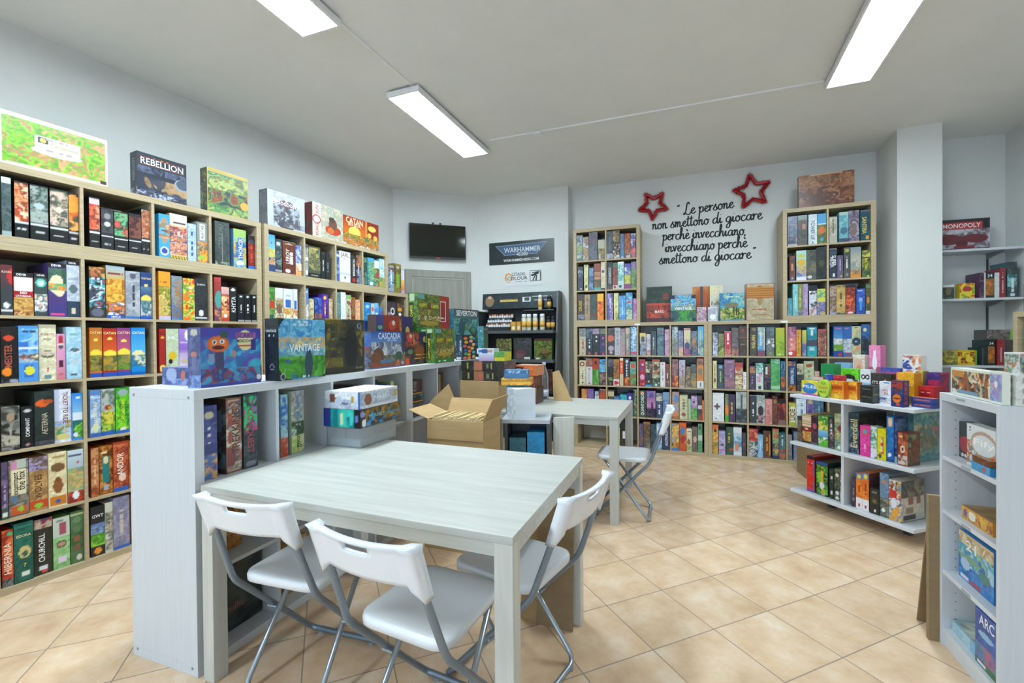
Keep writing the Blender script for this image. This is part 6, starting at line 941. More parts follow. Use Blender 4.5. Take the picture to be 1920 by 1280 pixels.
sb('card_game_box',.064,.173,.25,.1,1.015,.135,'#b0a040 n0-1:b0a040,8a8a48,c8b850,7a7a50','olive yellow box on lowest wall shelf')
sb('card_game_box',.177,.316,.25,.08,1.015,.137,'#d8b828 n.1-.9:d8b828,a85028,8a3a28,e8d040 e.6,.4,.2,.2:e8d840 r.9,0,1,1:6aa030','yellow and brown monkey box on lowest wall shelf')
sb('game_box',.352,.39,.25,.2,1.015,.16,'#24403c n0-1:24403c,1c3230 r0,0,.3,1:5a4a60','short dark green box on lowest wall shelf')
sb('game_box',.394,.442,.25,.22,1.015,.23,'#22383a b.1-.75:d0843a n.1-.75:d0843a,c07028,8a6038 b.76-1:1d2a2c','second dark box with orange panel, on lowest wall shelf',titles=[('T','34',.5,.87,.6,'e8e8e4')])
sb('game_box',.46,.513,.25,.2,1.015,.232,'#8a2f34 n0-1:8a2f34,9a3a40 V=;.5;.5;.7;d8c0c0','second red box with white vertical lettering, on lowest wall shelf')
sb('board_game_box',.392,.572,.24,.18,1.249,.09,'#5a5a58 n0-1:5a5a58,7a6a68,3f4a48,8a7a78 r.9,0,1,1:7ac030','flat grey box lying across the tops on lowest wall shelf')
# ------------------------------------------------------------------ paint display rack
rk = thing('paint_rack', 'black paint display rack with lit header beside the far bookcase', 'display rack', F('D',.14,-.40,0))
obj('side_panel', MB().prism([(0,.0),(.02,.0),(.02,.38),(0,.38)],0,1.64), RACK, rk); 
obj('side_panel', MB().add([(1.0,-.04,0),(1.02,-.04,0),(1.02,.38,0),(1.0,.38,0),(1.0,.20,1.87),(1.02,.20,1.87),(1.02,.38,1.87),(1.0,.38,1.87)],[(0,3,2,1),(4,5,6,7),(0,1,5,4),(1,2,6,5),(2,3,7,6),(3,0,4,7)]), RACKG, rk)
obj('back_panel', MB().box(.02,1.0,.36,.38,0,1.7), RACK, rk)
for z in (.64,1.005,1.355): obj('shelf', MB().box(.02,1.0,.0,.36,z,z+.035), RACKG if z > .7 else RACK, rk)
obj('wire_shelf', MB().box(.6,.98,.1,.3,1.63,1.64), RACKG, rk)
hd = card_box('header_panel', Matrix.Identity(4), 1.0, .02, .2, '#1c2a30 n0-1:1c2a30,22333c,18242a n.1-.9:1c2a30,24363f,1a262c e.1,.5,.06,.35:8a7058 e.1,.75,.025,.1:c8a888 r.24,.45,.48,.58:a8904a T=;.36;.5;.24;d0b868 r.55,.42,.66,.72:c8ccc8 r.57,.46,.64,.68:303a3a T=;.8;.72;.25;c8d4d4 T=;.8;.5;.2;8a98a0 n.0-.05:1c2a30,101a1e', cell=.006)
hd.parent = rk; hd.matrix_local = Matrix.Translation((0,.22,1.67)) @ Matrix.Rotation(R(-6),4,'X')
pc = '8a3a28 c85a30 d88a40 7a2a28 a84838 e0a050 5a3a38 c87048 903030 d0a878 2a3a48 3a5a58 1f2a30 4a6a70 8a9aa0 2f4048 c8ccc8 3a3f48 587078 20282c 7a4038 a06a50 c8a080 8a5040 d8c0a8 6a3830 b87860 e0d8c8 905848 c09878'.split()
RN, CN = ('upper','middle','lower'), 'first second third fourth fifth sixth seventh eighth ninth tenth'.split()
rkst = obj('paint_stand', MB().box(.06,.40,.16,.33,1.39,1.44).box(.06,.40,.22,.33,1.44,1.50).box(.06,.40,.27,.33,1.50,1.56), RACK); rkst.matrix_world = F('D',.14,-.40,.0006); tag(rkst,'black stepped stand carrying paint pots on the rack','paint stand')
for r_ in range(3):
    for c_ in range(10):
        y_, zz = ((.295,1.56),(.245,1.50),(.19,1.44))[r_]; k = r_*10+c_; m = mat('paint_'+pc[k], pc[k], .4)
        if k == 0: pot0 = MB().lathe([(.014,0),(.015,.004),(.015,.028)],n=12,mi=0).lathe([(.0155,.028),(.0155,.04),(.013,.046)],n=12,mi=1)
        o = obj('paint_pot', pot0, [FRAMEW, m], M=F('D',.14,-.40,0) @ Matrix.Translation((.078+c_*.034,y_,zz+.0005)), smooth=False)
        tag(o, f'{CN[c_]} paint pot along the {RN[r_]} step of the stand', 'paint pot', 'paint pots on the rack')
def spray(x,y,z,cap,body,lab,h=.2,r=.031):
    o = thing('spray_can', lab, 'spray can', F('D',.14,-.40,0) @ Matrix.Translation((x,y,z+.0005)), 'spray cans on the rack')
    obj('can_body', MB().lathe([(r*.95,0),(r,.006),(r,h*.72),(r*.85,h*.78)],n=18), mat('can_'+body,body,.3,.5,.2), o, smooth=True)
    obj('can_label', MB().lathe([(r+.0006,h*.2),(r+.0006,h*.55)],n=18), mat('can_label_yellow','d0a040',.4), o, smooth=True)
    obj('cap', MB().lathe([(r*.9,h*.78),(r*.9,h*.94),(r*.75,h)],n=18), mat('cap_'+cap,cap,.35), o, smooth=True)
for i,x in enumerate((.60,.665,.745,.835)): spray(x,.13,1.39,'dfe4e4','c8c4b0',('pale spray can beside the yellow cartons','second pale spray can from the yellow cartons','third pale spray can from the yellow cartons','pale spray can beside the black bottles')[i])
spray(.80,.16,1.64,'e4e6e4','c8b890','pale spray can standing alone on the wire shelf',.18,.025)
for i,(x,z,lab) in enumerate(((.91,1.64,'tall black spray can with yellow label on wire shelf'),(.90,1.39,'black spray can with yellow label below the wire shelf'),(.955,1.39,'black spray can with yellow label at the rack side'))): spray(x,.17,z,'22262a','2a2c2c',lab,.17,.026)
def rb(x0,x1,y,dep,z,h,art,lab):
    card_box('model_kit_box', F('D',.14+x0,-.40+y,z+.0005), x1-x0, dep, h, art, cell=.008, label=lab, cat='box', group='boxes on the paint rack')
rb(.43,.495,.12,.1,1.39,.11,'#c08a30 n0-1:c08a30,d09a40 e.5,.3,.3,.2:e0d8c0','small yellow carton beside the paint stand'); rb(.505,.56,.12,.1,1.39,.11,'#b8802c n0-1:b8802c,c89038 e.5,.3,.3,.2:ddd','small yellow carton beside the spray cans')
rb(.26,.46,.06,.2,1.04,.25,'#4a5030 n0-1:4a5030,6a7038,2a3020,8a8a48,3f4a38 b0-.12:30384a','olive monster box on the middle rack shelf')
rb(.49,.72,.05,.06,1.04,.26,'#33363a n0-1:33363a,3f4246,2a2c30 e.4,.3,.3,.15:5a3a40 r.15,.05,.55,.28:6a4a50 T=;.5;.8;.5;667 r.6,.02,.9,.1:ccc','charcoal blister pack on the middle rack shelf')
rb(.75,.97,.06,.2,1.04,.25,'#3a4a24 n0-1:3a4a24,5a7a28,2a3018,7a5a30,4a6a30:.04 b.9-1:4a2420 r.1,.02,.3,.08:ccc','green monster box on the middle rack shelf')
rb(.45,.62,.04,.2,.675,.24,'#4a3030 n0-1:4a3030,5a4040,3a2828,8a5a58','dark red box on the lower rack shelf'); rb(.64,.80,.04,.2,.675,.22,'#5a4a48 n0-1:5a4a48,3a3434,8a6a60','brown flecked box on the lower rack shelf'); rb(.82,.98,.04,.2,.675,.25,'#3a2a2c n0-1:3a2a2c,6a3030,2a2424','black and red box on the lower rack shelf')
# ------------------------------------------------------------------ tables
TT = R(-21.5); FR['T1'] = (-1.196,1.712,TT); FR['T2'] = (-.470,3.553,TT)
def table(f, lab, L=1.283, Wd=.885, H=.75, lg=.058):
    o = thing('dining_table', lab, 'table', F(f,0,0,0), 'pale ash gaming tables')
    obj('tabletop', MB().box(0,L,0,Wd,H-.024,H), ASH, o, bevel=.002)
    a = MB().box(lg,L-lg,.004,.024,H-.064,H-.024); obj('apron', a, ASH, o); obj('apron', MB().box(lg,L-lg,Wd-.024,Wd-.004,H-.064,H-.024), ASH, o)
    for x in (.004,L-.024): obj('apron', MB().box(x,x+.02,lg,Wd-lg,H-.064,H-.024), ASH, o)
    for x in (.001,L-lg-.001):
        for y in (.001,Wd-lg-.001): obj('leg', MB().box(x,x+lg,y,y+lg,0,H-.024), ASHV, o, bevel=.002)
table('T1','pale ash table with three white folding chairs pulled up to it'); table('T2','pale ash table with cartons and a bottle on it')
# ------------------------------------------------------------------ folding chairs
def rounded(w0,w1,l,r=.06,n=6):
    """seat outline: w0 wide at the back (y=0), w1 at the front"""
    c = [(-w0/2,0),(w0/2,0),(w1/2,l),(-w1/2,l)]; out = []
    for i in range(4):
        p,a,b = Vector(c[i]),Vector(c[i-1]),Vector(c[(i+1)%4]); p0 = p+(a-p).normalized()*r; p1 = p+(b-p).normalized()*r
        out += [((1-k/n)**2*p0+2*(k/n)*(1-k/n)*p+(k/n)**2*p1) for k in range(n+1)]
    return out
def seat_mesh():
    ol = rounded(.345,.335,.365,.07); c = Vector((0,.18)); mb = MB(); n = len(ol); vs = []; fs = []
    rings = [(.2,-.010),(.5,-.008),(.8,-.003),(.93,0),(.985,-.004),(1,-.013),(.995,-.03),(.96,-.032),(.95,-.018)]
    for k,z in rings: vs += [(c.x+(p.x-c.x)*k, c.y+(p.y-c.y)*k, .452+z) for p in ol]
    for i in range(len(rings)-1): fs += [(i*n+j,i*n+(j+1)%n,(i+1)*n+(j+1)%n,(i+1)*n+j) for j in range(n)]
    fs += [tuple(range(n-1,-1,-1)), tuple((len(rings)-1)*n+j for j in range(n))]
    fs = [tuple(reversed(f)) for f in fs]; return mb.add(vs,fs)
def back_mesh():
    """curved plate with a hand slot, thick rolled rim"""
    nu, nv = 25, 11; us = np.linspace(-1,1,nu); vs_ = np.linspace(0,1,nv); mb = MB(); hole = lambda i,j: 9 <= i < 15 and j in (7,8)
    def pt(u,v,off):
        x = .186*u; bow = .030*(1-u*u); zt_ = .788-.008*(1-u*u); zb_ = .668-.042*max(0,(abs(u)-.80)/.20)
        z = zb_+(zt_-zb_)*v; y = -.076-.33*(z-.60)-bow+off*(.006+.007*(v>.93)+.012*(abs(u)>.82)); return (x,y,z)
    F0 = [pt(u,v,1) for v in vs_ for u in us]; B0 = [pt(u,v,-1) for v in vs_ for u in us]; N = nu*nv; fs = []; ed = {}
    for j in range(nv-1):
        for i in range(nu-1):
            if hole(i,j): continue
            q = (j*nu+i, j*nu+i+1, (j+1)*nu+i+1, (j+1)*nu+i); fs.append(tuple(reversed(q))); fs.append(tuple(N+k for k in q))
            for a,b in zip(q,q[1:]+q[:1]): ed[(a,b)] = ed.get((a,b),0)+1
    for (a,b) in ed:
        if (b,a) not in ed: fs.append((a,b,N+b,N+a))
    return mb.add(F0+B0,fs)
def folding_chair(x, y, fwd, lab, recline=0):
    o = thing('folding_chair', lab, 'chair', TR(x,y,0,R(fwd-90)), 'white folding chairs')
    obj('seat', seat_mesh(), PLASTIC, o, smooth=True); b = obj('backrest', back_mesh(), PLASTIC, o, smooth=True)
    fr_ = bent([(-.170,-.122,.74),(-.172,-.074,.60),(-.184,-.012,.43),(-.184,.375,.017),(.184,.375,.017),(.184,-.012,.43),(.172,-.074,.60),(.170,-.122,.74)],.035)
    lf = obj('long_frame', MB().tube(fr_,.0115,12), DARKST, o, smooth=True)
    rr = bent([(-.145,.31,.425),(-.16,.0,.015),(.16,.0,.015),(.145,.31,.425)],.05); sf = obj('short_frame', MB().tube(rr,.010,12), STEEL, o, smooth=True)
    obj('cross_rod', MB().tube([(-.16,.31,.42),(.16,.31,.42)],.007,8), STEEL, o, smooth=True)
    for sx in (-1,1):
        obj('foot_pad', MB().lathe([(.014,0),(.014,.012)],(sx*.13,.375,0),12), RUBBER, lf); obj('foot_pad', MB().lathe([(.014,0),(.014,.012)],(sx*.12,.0,0),12), RUBBER, sf)
        obj('pivot', MB().tube([(sx*.155,.155,.237),(sx*.2,.155,.237)],.006,8), STEEL, o)
    return o
folding_chair(-.847,1.592,72.5,'white folding chair beside the white counter end')
folding_chair(-.345,1.312,63.5,'white folding chair in the middle of the table\'s long side')
folding_chair(.150,1.652,146,'white folding chair at the short end of the near table')
folding_chair(1.0,3.275,160,'white folding chair by the far table with its back to the aisle')
# ------------------------------------------------------------------ cartons
def carton(M, W, D, H, lab, m=CARD, flaps=False, grp='cardboard cartons', tape=True):
    o = thing('cardboard_carton', lab, 'carton', M, grp); T = .004
    if not flaps:
        obj('carton_body', MB().box(0,W,0,D,0,H), m, o, bevel=.002)
        if tape: obj('tape', MB().box(0,W,D/2-.024,D/2+.024,H,H+.0006).box(-.0006,0,D/2-.024,D/2+.024,H-.06,H), mat('packing_tape','a88a58',.25), o)
    else:
        obj('carton_body', MB().box(0,W,0,T,0,H).box(0,W,D-T,D,0,H).box(0,T,T,D-T,0,H).box(W-T,W,T,D-T,0,H).box(0,W,0,D,0,T), m, o)
        def flap(name, p, ax, w_, l_, ang):
            q = obj('flap', MB().box(0,w_,0,T,0,l_), m, o); q.matrix_local = Matrix.Translation(p) @ Matrix.Rotation(ax,4,'Z') @ Matrix.Rotation(R(ang),4,'X')
        flap('f',(0,0,H-.002),0,W,D*.42,178); flap('b',(W,D-T,H),PI,W,D*.42,35); flap('l',(T,D,H),-PI/2,D,W*.4,70); flap('r',(W-T,0,H),PI/2,D,W*.4,25)
    return o
carton(F('T2',.035,.05,.751),.335,.24,.215,'closed cardboard carton on the far table by the counter',tape=False)
carton(TR(2.66,4.07,0,R(-16)),.34,.24,.36,'brown carton on the floor behind the low white shelf',CARD2)
carton(TR(-.56,2.80,0,R(-20)),.42,.30,.44,'closed carton on the floor between the two tables')
oc = carton(TR(-.53,2.79,.4412,R(-20)),.38,.27,.36,'open carton with raised flaps between the two tables',flaps=True)
st = MB()
for i in range(26): st.box(.012+i*.0135,.012+i*.0135+.012,.02,.21,.01,.36+.012*math.sin(i*1.7)+.01)
tag(obj('cardboard_inserts', st, mat('raw_card','cdb88c',.85), M=TR(-.53,2.79,.4412,R(-20)) @ Matrix.Translation((0,.01,0))), 'pale corrugated inserts standing in the open carton', 'cardboard', kind='stuff')
def sheet(M, pts, lab, m=CARD, th=.007, cat='cardboard sheet'):
    n = len(pts); mb = MB().add([(x,0,z) for x,z in pts]+[(x,th,z) for x,z in pts],[tuple(range(n)),tuple(range(2*n-1,n-1,-1))]+[(i,n+i,n+(i+1)%n,(i+1)%n) for i in range(n)])
    return tag(obj('cardboard_sheet' if cat[0]=='c' else 'wood_board', mb, m, M=M), lab, cat, 'loose cardboard sheets' if cat[0]=='c' else None)
sheet(TR(-.612,3.165,0,R(-16)) @ Matrix.Rotation(R(-7),4,'X'), [(0,0),(.22,0),(.22,.78),(.12,.98),(-.02,.85)], 'brown cardboard sheet leaning up beside the open carton')
sheet(TR(.03,2.075,0,R(-21.5)) @ Matrix.Rotation(R(-4),4,'X'), [(0,0),(.12,0),(.12,.56),(0,.56)], 'narrow cardboard sheet standing under the near table')
sheet(TR(.10,2.035,0,R(-21.5)) @ Matrix.Rotation(R(-4),4,'X'), [(0,0),(.17,0),(.17,.62),(0,.62)], 'wider cardboard sheet standing against the near table leg', CARD2)
sheet(TR(.36,3.93,.751,R(-25)) @ Matrix.Rotation(R(-14),4,'X'), [(0,0),(.17,0),(.03,.27),(-.03,.25)], 'tapered cardboard sheet leaning behind the bottle')
def lean(lab, s0, s1, d0, d1, h, th, m):
    mb = MB().add([(s0,d0,0),(s0-th,d0,0),(s0-th,d1,0),(s0,d1,0),(s1,d0,h),(s1-th,d0,h),(s1-th,d1,h),(s1,d1,h)],[(0,1,2,3),(4,7,6,5),(0,4,5,1),(1,5,6,2),(2,6,7,3),(3,7,4,0)])
    tag(obj('cardboard_sheet', mb, m, M=F('Y',0,0,0)), lab, 'cardboard sheet', 'loose cardboard sheets')
lean('brown cardboard leaning against the white shelf side', -.15, -.028, -.02, .12, .60, .008, CARD2); lean('folded cardboard standing flush with the white shelf side', -.0015, -.0015, -.035, .2, .62, .022, CARD2)
# storage unit and boards in front of the far table
su = thing('storage_stand', 'grey open fronted stand holding blue boxes before the far table', 'stand', TR(-.055,2.985,0,R(-8)))
obj('top_panel', MB().box(-.02,.30,0,.29,.735,.76), mat('stand_grey','b4bac0',.4), su); obj('side_panel', MB().box(0,.02,0,.26,0,.735), RACKG, su); obj('side_panel', MB().box(.28,.30,0,.26,0,.735), RACKG, su)
obj('back_panel', MB().box(.02,.28,.24,.26,0,.735), RACKG, su); obj('shelf', MB().box(.02,.28,0,.24,.42,.435), RACKG, su)
def fb(name, M, W, D, H, art, lab, left='', right='', top='', cat='game box', grp='boxes piled around the far table', cell=.006, titles=()):
    o = card_box(name, M, W, D, H, art, left, right, top, cell=cell, label=lab, cat=cat, group=grp); titles_on(o,(0,0,0),(W,0,0),(0,0,H),titles); return o
MS = TR(-.055,2.985,0,R(-8))
fb('board_game_box', MS @ Matrix.Translation((.03,.02,.436)),.11,.2,.2,'#2a5a68 n0-1:2a5a68,34707e','dark teal box inside the grey stand')
fb('board_game_box', MS @ Matrix.Translation((.15,.015,.436)),.115,.2,.24,'#1f80b8 n0-1:1f80b8,2a8cc4','bright blue box inside the grey stand')
wb = fb('storage_box', MS @ Matrix.Translation((.075,.005,.7605)) @ Matrix.Rotation(R(33),4,'Z'),.15,.14,.2,'#d4dce4 s0-1:d4dce4:d0d8e0:2','white ribbed box on the grey stand',left='#c8d0d8 n0-1:c8d0d8,dce2e8,b8c2cc:.008',top='#e0e4e8',cat='box')
fb('board_game_box', MS @ Matrix.Translation((-.02,.21,.7605)),.16,.07,.215,'#48a0b0 n0-1:48a0b0,58b0bc,3a90a0','teal box behind the white ribbed box')
fb('board_game_box', MS @ Matrix.Translation((-.04,.12,.9765)),.21,.16,.045,'#e0a828 n.1-.9:e0a828,b87820,e8b838,7a5a20 s.2-.8:e0a828:b07a20:1','yellow box with figures on top of the teal one',right='#d89a24 n.1-.9:d89a24,a86a20,c8401c',top='#d8a030')
fb('board_game_box', MS @ Matrix.Translation((-.02,.13,1.0225)),.165,.13,.055,'#2a6090 n.1-.9:2a6090,3a70a0 T=;.25;.5;.3;cde n.6-.9:2a6090,98b8d0,2a6090','blue box resting on the yellow one',top='#4a80a8')
# dark pair and small boxes on the carton
MT = F('T2',.05,.06,.9665)
fb('board_game_box', MT,.36,.26,.078,'#34322c n0-1:34322c,3f3c34,2a2824 r.3,.05,.52,.95:a06a50 e.45,.5,.06,.3:b86a50 r.14,.2,.18,.8:a8a058 r.72,.2,.75,.8:98985a r.6,.3,.65,.7:7a8068','lower of two black games with copper panel on the carton',right='#3a3a36 n0-1:3a3a36,4a4a44',top='#3a3834')
fb('board_game_box', MT @ Matrix.Translation((-.01,.005,.0785)),.37,.26,.078,'#34322c n0-1:34322c,3f3c34,2a2824 r.3,.05,.5,.95:a87058 e.43,.5,.06,.3:b86a50 r.14,.2,.18,.8:a8a058 r.70,.2,.73,.8:98985a r.6,.3,.65,.7:7a8068','upper of two black games with copper panel on the carton',right='#4a4648 n0-1:4a4648,6a5a60,3a3a36',top='#46443e')
fb('card_game_box', MT @ Matrix.Translation((.14,.02,.157)),.13,.12,.055,'#b8c0d0 g0-1:b090c8:c0ccd4','lilac box on top of the black pair',top='#c0d0d8')
fb('card_game_box', MT @ Matrix.Translation((.118,.03,.2125)),.15,.1,.04,'#c8d0dc r.3,.1,.6,.9:2f5a98 e.2,.5,.1,.3:3a6aa8 r.62,.2,.9,.8:b88a80','white and blue box on top of the lilac one',top='#dde2e8')
fb('card_game_box', MT @ Matrix.Translation((.275,.02,.157)),.085,.14,.07,'#c8c030 b.45-1:4a8a48 n.5-1:4a8a48,6aa058','yellow and green box beside the lilac one',top='#5a9a58')
# pile behind the blue box on the far table
MP = F('T2',.40,.40,.751)
fb('board_game_box', MP,.16,.2,.13,'#5a3a34 n0-1:5a3a34,7a4a40,4a3030,a88a78','lower dark brown box of the pile on the far table',right='#4a342f')
fb('board_game_box', MP @ Matrix.Translation((.0,.0,.1305)),.15,.2,.105,'#6a3a34 n0-1:6a3a34,8a4038,4a3434','middle maroon box of the pile on the far table',right='#5a302c')
fb('board_game_box', MP @ Matrix.Translation((-.03,-.01,.236)),.2,.2,.085,'#d0703c n.1-.9:d0703c,c8642f,d87c48 r.05,.45,.4,.85:3a2a28 T=;.23;.65;.25;eee','orange box on top of the pile on the far table',right='#c8845c',top='#c8a088')
# water bottle
bt = thing('water_bottle', 'clear ribbed plastic water bottle on the far table', 'bottle', TR(.285,4.02,.7505))
obj('bottle_body', MB().lathe([(.034,0),(.040,.008),(.040,.09),(.036,.10),(.040,.11),(.036,.122),(.040,.134),(.036,.146),(.040,.158),(.036,.17),(.039,.18),(.038,.215),(.024,.27),(.0135,.295),(.0135,.318)],n=24), CLEAR, bt, smooth=True)
obj('bottle_cap', MB().lathe([(.016,.309),(.016,.328),(.014,.331)],n=16), mat('cap_blue','a8c0d8',.4), bt); obj('bottle_label', MB().lathe([(.0405,.03),(.0405,.085)],n=24), mat('bottle_label','d4dae4',.4), bt, smooth=True)
# stack on the near table: plastic tub, two games
bin_ = thing('storage_tub', 'clear plastic tub of game parts under two stacked games', 'tub', F('K',.668,-.235,.7505))
obj('tub_shell', MB().box(0,.30,0,.004,0,.100).box(0,.30,.213,.217,0,.100).box(0,.004,.004,.213,0,.100).box(.296,.30,.004,.213,0,.100).box(0,.30,0,.217,0,.004), mat('frosted_plastic','dfe6ea',.25,.5,trans=.75), bin_, bevel=.001)
obj('tub_liner', MB().box(.012,.288,.012,.2,.006,.035), FRAMEW, bin_); obj('card_decks', MB().box(.03,.13,.02,.11,.036,.09).box(.15,.27,.03,.1,.036,.075).box(.03,.12,.12,.19,.036,.1), mat('deck_mix','b08a80',.6), bin_)
obj('tub_rim', MB().box(-.004,.304,-.004,.221,.097,.103), mat('frosted_plastic','dfe6ea'), bin_)
fb('board_game_box', F('K',.655,-.243,.8542),.345,.232,.093,'#5a4a28 r0,0,.16,1:2a2428 e.08,.75,.05,.16:7a80b8 n.05-.95:5a4a28,8a6a28,2a3a48,3a88b8,b0803a:.04 r.0,.02,.12,.96:2f2a2e e.06,.72,.05,.17:8a90c0 e.09,.25,.05,.2:ddd','space game with brown planets stacked between tub and white game',left='#1a9a98 r0,0,.18,1:2f3a90 n0-1:1a9a98,28b0a8,147a80,3ac0a8:.05 r.0,0,.2,1:2a3a88 r.82,0,1,1:1d1d22 e.91,.5,.05,.2:6a78b8 e.5,.45,.05,.3:d8d8a8 T=;.18;.5;.2;58b0d0 r.74,.1,.8,.9:48c0c0',grp='games stacked on the near table',titles=[('T','PLANET',.4,.55,.38,'8ab0a8'),('T','UNKNOWN',.78,.5,.34,'5aa0c0')])
fb('board_game_box', F('K',.662,-.238,.9477),.32,.222,.088,'#d4d8dc r.0,0,.05,1:2a62a8 n.05-.95:d4d8dc,dce0e4,c8d0d8 r.16,.15,.85,.88:8a98b0 n.15-.88:a8b4c4,98a6ba,c0c8d4 e.2,.5,.09,.35:8a5a48 r.9,.4,.97,.85:b89838','white game with mammoth title on top of the table stack',left='#dcdfe3 n0-1:dcdfe3,e4e6ea n0-.5:c0c8d8,dcdfe3,a8b0c8 e.22,.6,.09,.3:7a4a38 e.4,.45,.08,.3:c0c8d4 r.75,.4,.84,.72:b89838 r.94,0,1,1:2a62a8 V=;.58;.4;.4;556',top='#e6e7e8',grp='games stacked on the near table',titles=[('T','PALEO',.55,.55,.42,'e8ecf0')])
# pale boards and spare chair in front of the far table
sheet(TR(.262,2.97,0,R(-16)) @ Matrix.Rotation(R(-3),4,'X'), [(0,0),(.135,0),(.135,.775),(0,.765)], 'pale wood board standing upright before the far table', ASHV, .045, 'wood board')
# ------------------------------------------------------------------ low white shelf (two sided gondola)
gd = thing('display_shelf', 'low white three tier shelf crowded with small games', 'shelf', F('G',0,0,0))
for z in (.12,.4855,.85): obj('shelf', MB().box(-.03,.794,0,.54,z-.024,z), WHITE, gd, bevel=.002)
obj('divider', MB().box(.353,.370,.012,.53,.12,.4615), WHITE, gd); obj('divider', MB().box(.353,.370,.012,.53,.4855,.826), WHITE, gd)
obj('back_panel', MB().box(.372,.78,.53,.54,.12,.826), WHITE, gd)
for x in (.12,.62):
    for y in (.20,.40): obj('foot', MB().box(x,x+.04,y,y+.04,0,.096), RACKG, gd)
# ------------------------------------------------------------------ white bookcase in front
wbk = thing('white_bookcase', 'tall narrow white bookcase with adjustable shelves near the camera', 'bookcase', F('Y',0,0,0)); Wd, Dp, Hh = .40, .28, 1.06
for x in (0,Wd-.018): obj('side_panel', MB().box(x,x+.018,0,Dp,0,Hh-.0), WHITE, wbk, bevel=.001)
obj('top_panel', MB().box(.018,Wd-.018,.001,Dp,Hh-.03,Hh-.0005), WHITE, wbk); obj('back_panel', MB().box(.018,Wd-.018,Dp-.006,Dp,.0,Hh-.03), WHITE, wbk)
for z in (.80,.575,.322,.075): obj('shelf', MB().box(.018,Wd-.018,.004,Dp-.006,z-.018,z), WHITE, wbk, bevel=.001)
obj('plinth', MB().box(.018,Wd-.018,.012,.03,0,.057), WHITE, wbk)
ph = MB()
for y in (.045,.235):
    for k in range(26): ph.add([(.0184,y+.0028*math.cos(a),.12+k*.036+.0028*math.sin(a)) for a in np.linspace(0,2*PI,8,endpoint=False)],[tuple(range(8))])
obj('peg_holes', ph, mat('peg_grey','7a8490',.8), wbk)
for z in (.791,.566,.313): obj('price_tag', MB().box(.16,.22,.0028,.004,z-.006,z+.004), mat('tag_grey','9aa2a6',.6), wbk)
obj('price_tag', MB().box(.13,.19,.0002,.001,1.043,1.052), mat('tag_grey','9aa2a6'), wbk)
def yb(kind, s0,s1,d,dep,z,h,art,lab,rot=0,left='',right='',top='',titles=()):
    o = card_box(kind, F('Y',s0,d,z+.0005,rot), s1-s0, dep, h, art, left, right, top, cell=.0035, label=lab, cat='game box', group='games on the front white bookcase'); titles_on(o,(0,0,0),(s1-s0,0,0),(0,0,h),titles); return o
yb('board_game_box',.022,.14,.055,.04,.80,.145,'#26302c n0-1:26302c,2e3a35 e.35,.4,.35,.22:a03038 b.1-.14:b03a3a e.2,.08,.08,.05:ccc e.4,.08,.08,.05:ccc T=;.7;.85;.4;ddd','dark green game with red figure, in the top compartment')
yb('board_game_box',.145,.325,.026,.04,.80,.158,'#d8dcdc n.05-.6:d8dcdc,4a9aa8,d87848,a8482f,e0c8a8,7a8a90:.018 e.6,.6,.45,.3:b89a88 e.6,.57,.4,.24:d8dcdc e.12,.92,.03,.02:556 e.12,.85,.03,.02:556 r.3,.03,.6,.1:4a9ab0','white swirl game in the top compartment',titles=[('T','Fify',.62,.6,.72,'f4f4f2')],top='#c8ccc8')
yb('card_game_box',.225,.34,.004,.021,.80,.03,'#3a88b8 n0-1:3a88b8,4a98c8 e.7,.5,.1,.3:b05a58','flat blue box before the white swirl game',top='#4a90c0')
yb('card_game_box',.23,.335,.005,.019,.8312,.022,'#8a5a34 n0-1:8a5a34,6a4028','flat brown box lying on the flat blue one',top='#9a6a40')
yb('board_game_box',.10,.30,.03,.16,.575,.05,'#c88a30 n.1-.9:c88a30,a86a28,8a4a40,d8a848 e.35,.5,.12,.35:e8e0d0 e.12,.5,.06,.3:6a5a98','ochre game lying flat on the second shelf',left='#b87828 n.1-.9:b87828,8a5028,d8a040',top='#7a5a38 n0-1:7a5a38,9a7a48')
yb('board_game_box',.055,.285,.04,.05,.322,.19,'#2a78b8 b.82-1:c8b088 n.3-.8:3a88c8,a8c8d8,4a9ab8,8ab890,2a68a8:.03 n.75-.95:c8b898,a88a60,d8ccb0 n.05-.35:2a70b8,3a88c8,1f5fa0 e.35,.5,.3,.06:7a9a80 e.2,.35,.14,.12:a8c0d8 e.75,.35,.15,.1:4a8078 r.05,.03,.3,.1:dde e.5,.065,.17,.04:b83a38','blue island game on the third shelf',titles=[('T','21',.38,.78,.3,'f0e8e4')])
yb('board_game_box',.025,.19,.03,.17,.075,.045,'#a8c8d4 n0-1:a8c8d4,98bccc r.8,0,1,1:7ab0d0','pale game lying flat on the bottom shelf',left='#88b8cc n0-1:88b8cc,a8ccd8',top='#b8c4b8 n.05-.95:b8c4b8,d8d8c0,5a6a68,8a9a90,404a4c:.03 k:98b8c4')
yb('board_game_box',.215,.345,.02,.05,.075,.205,'#2a55a0 n.3-.95:2a55a0,3a68b4,1f4590 n.1-.4:2a78b0,5a5a98,3a88a0,a85a78:.02 b0-.12:3a6a40 e.5,.6,.35,.06:8ab8d8 r.1,.03,.5,.08:dde','deep blue sea game on the bottom shelf',titles=[('T','ARC',.55,.85,.7,'f0f2f6')])
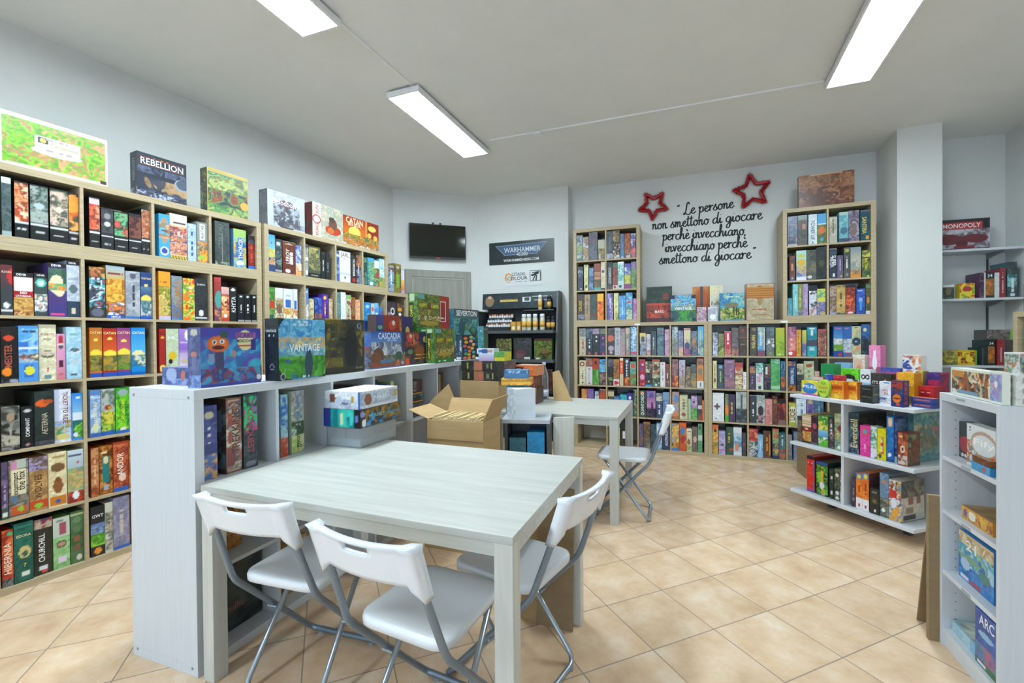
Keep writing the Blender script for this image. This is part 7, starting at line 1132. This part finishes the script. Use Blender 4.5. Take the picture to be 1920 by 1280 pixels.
# on its top
zt = 1.0605
yb('board_game_box',.042,.312,.02,.05,zt,.107,'#d8dcc8 n.07-.93:4a4a44,c8783a,d8c8a0,6a7a78,a05a38,3a3a38,e0d0b0:.025 k2:dfe2d0 r.05,.7,.35,.93:c88a48 r.04,.07,.14,.2:dde r.2,.08,.7,.2:7a98b0','cream framed action game standing on the white bookcase',left='#dfe2d0',top='#e4e6da',right='#dde0d0')
yb('card_game_box',.322,.388,.012,.022,zt,.112,'#dfe2d4 k2:e4e6da n.08-.92:98b0d8,a890c8,6a98c0,d098b8,88c0c8:.015 e.5,.6,.15,.1:e8e4f0','narrow pink and blue box on the bookcase corner',top='#e8eadf',left='#d8ead0')
zz = zt
for i,(lab) in enumerate(('lowest white box of three piled on the bookcase','middle white box of three piled on the bookcase','topmost white box of three piled on the bookcase')):
    yb('card_game_box',.318+.002*i,.398,.042,.20,zz,.034,'#dcdfd8 n.1-.9:dcdfd8,c8ccc4 e.6,.5,.12,.35:7a4a48 e.3,.5,.15,.3:8a8c88','' or lab,right='#dcdfd8 n.1-.9:dcdfd8,d0d4cc e.35,.5,.09,.36:8a5048 r.08,.3,.22,.7:8a8c88 r.5,.1,.56,.9:8ab08a',top='#e4e6e2'); zz += .0345
yb('board_game_box',.32,.396,.05,.19,zz,.075,'#8a8a84 k:e0e4e4 n.05-.95:8a8a84,c8783a,5a6a68,b8b8b0,6a8a70,d0d0cc:.02','white framed picture box on the pile of white boxes',right='#e4e6e6 n.05-.95:6a7270,c87838,a8a8a4,4a5450,8aa088,ccc:.02 k:e4e6e6',top='#e8eaea')
# small blue box on the far oak bookcase
fb('board_game_box', F('KR',.05,.03,H4+.0005),.25,.2,.2,'#3a3a68 n0-1:3a3a68,4a4a80,2a2a50 e.3,.4,.25,.3:2a78c0 e.3,.4,.15,.2:d8e4f0','indigo box with blue emblem on the edge bookcase',grp=None)
fb('game_box', F('KR',.06,.02,ED+3*PT+.0005),.07,.25,.28,'#5a6a50 n0-1:5a6a50,6a7a60','green box inside the edge bookcase',grp=None)
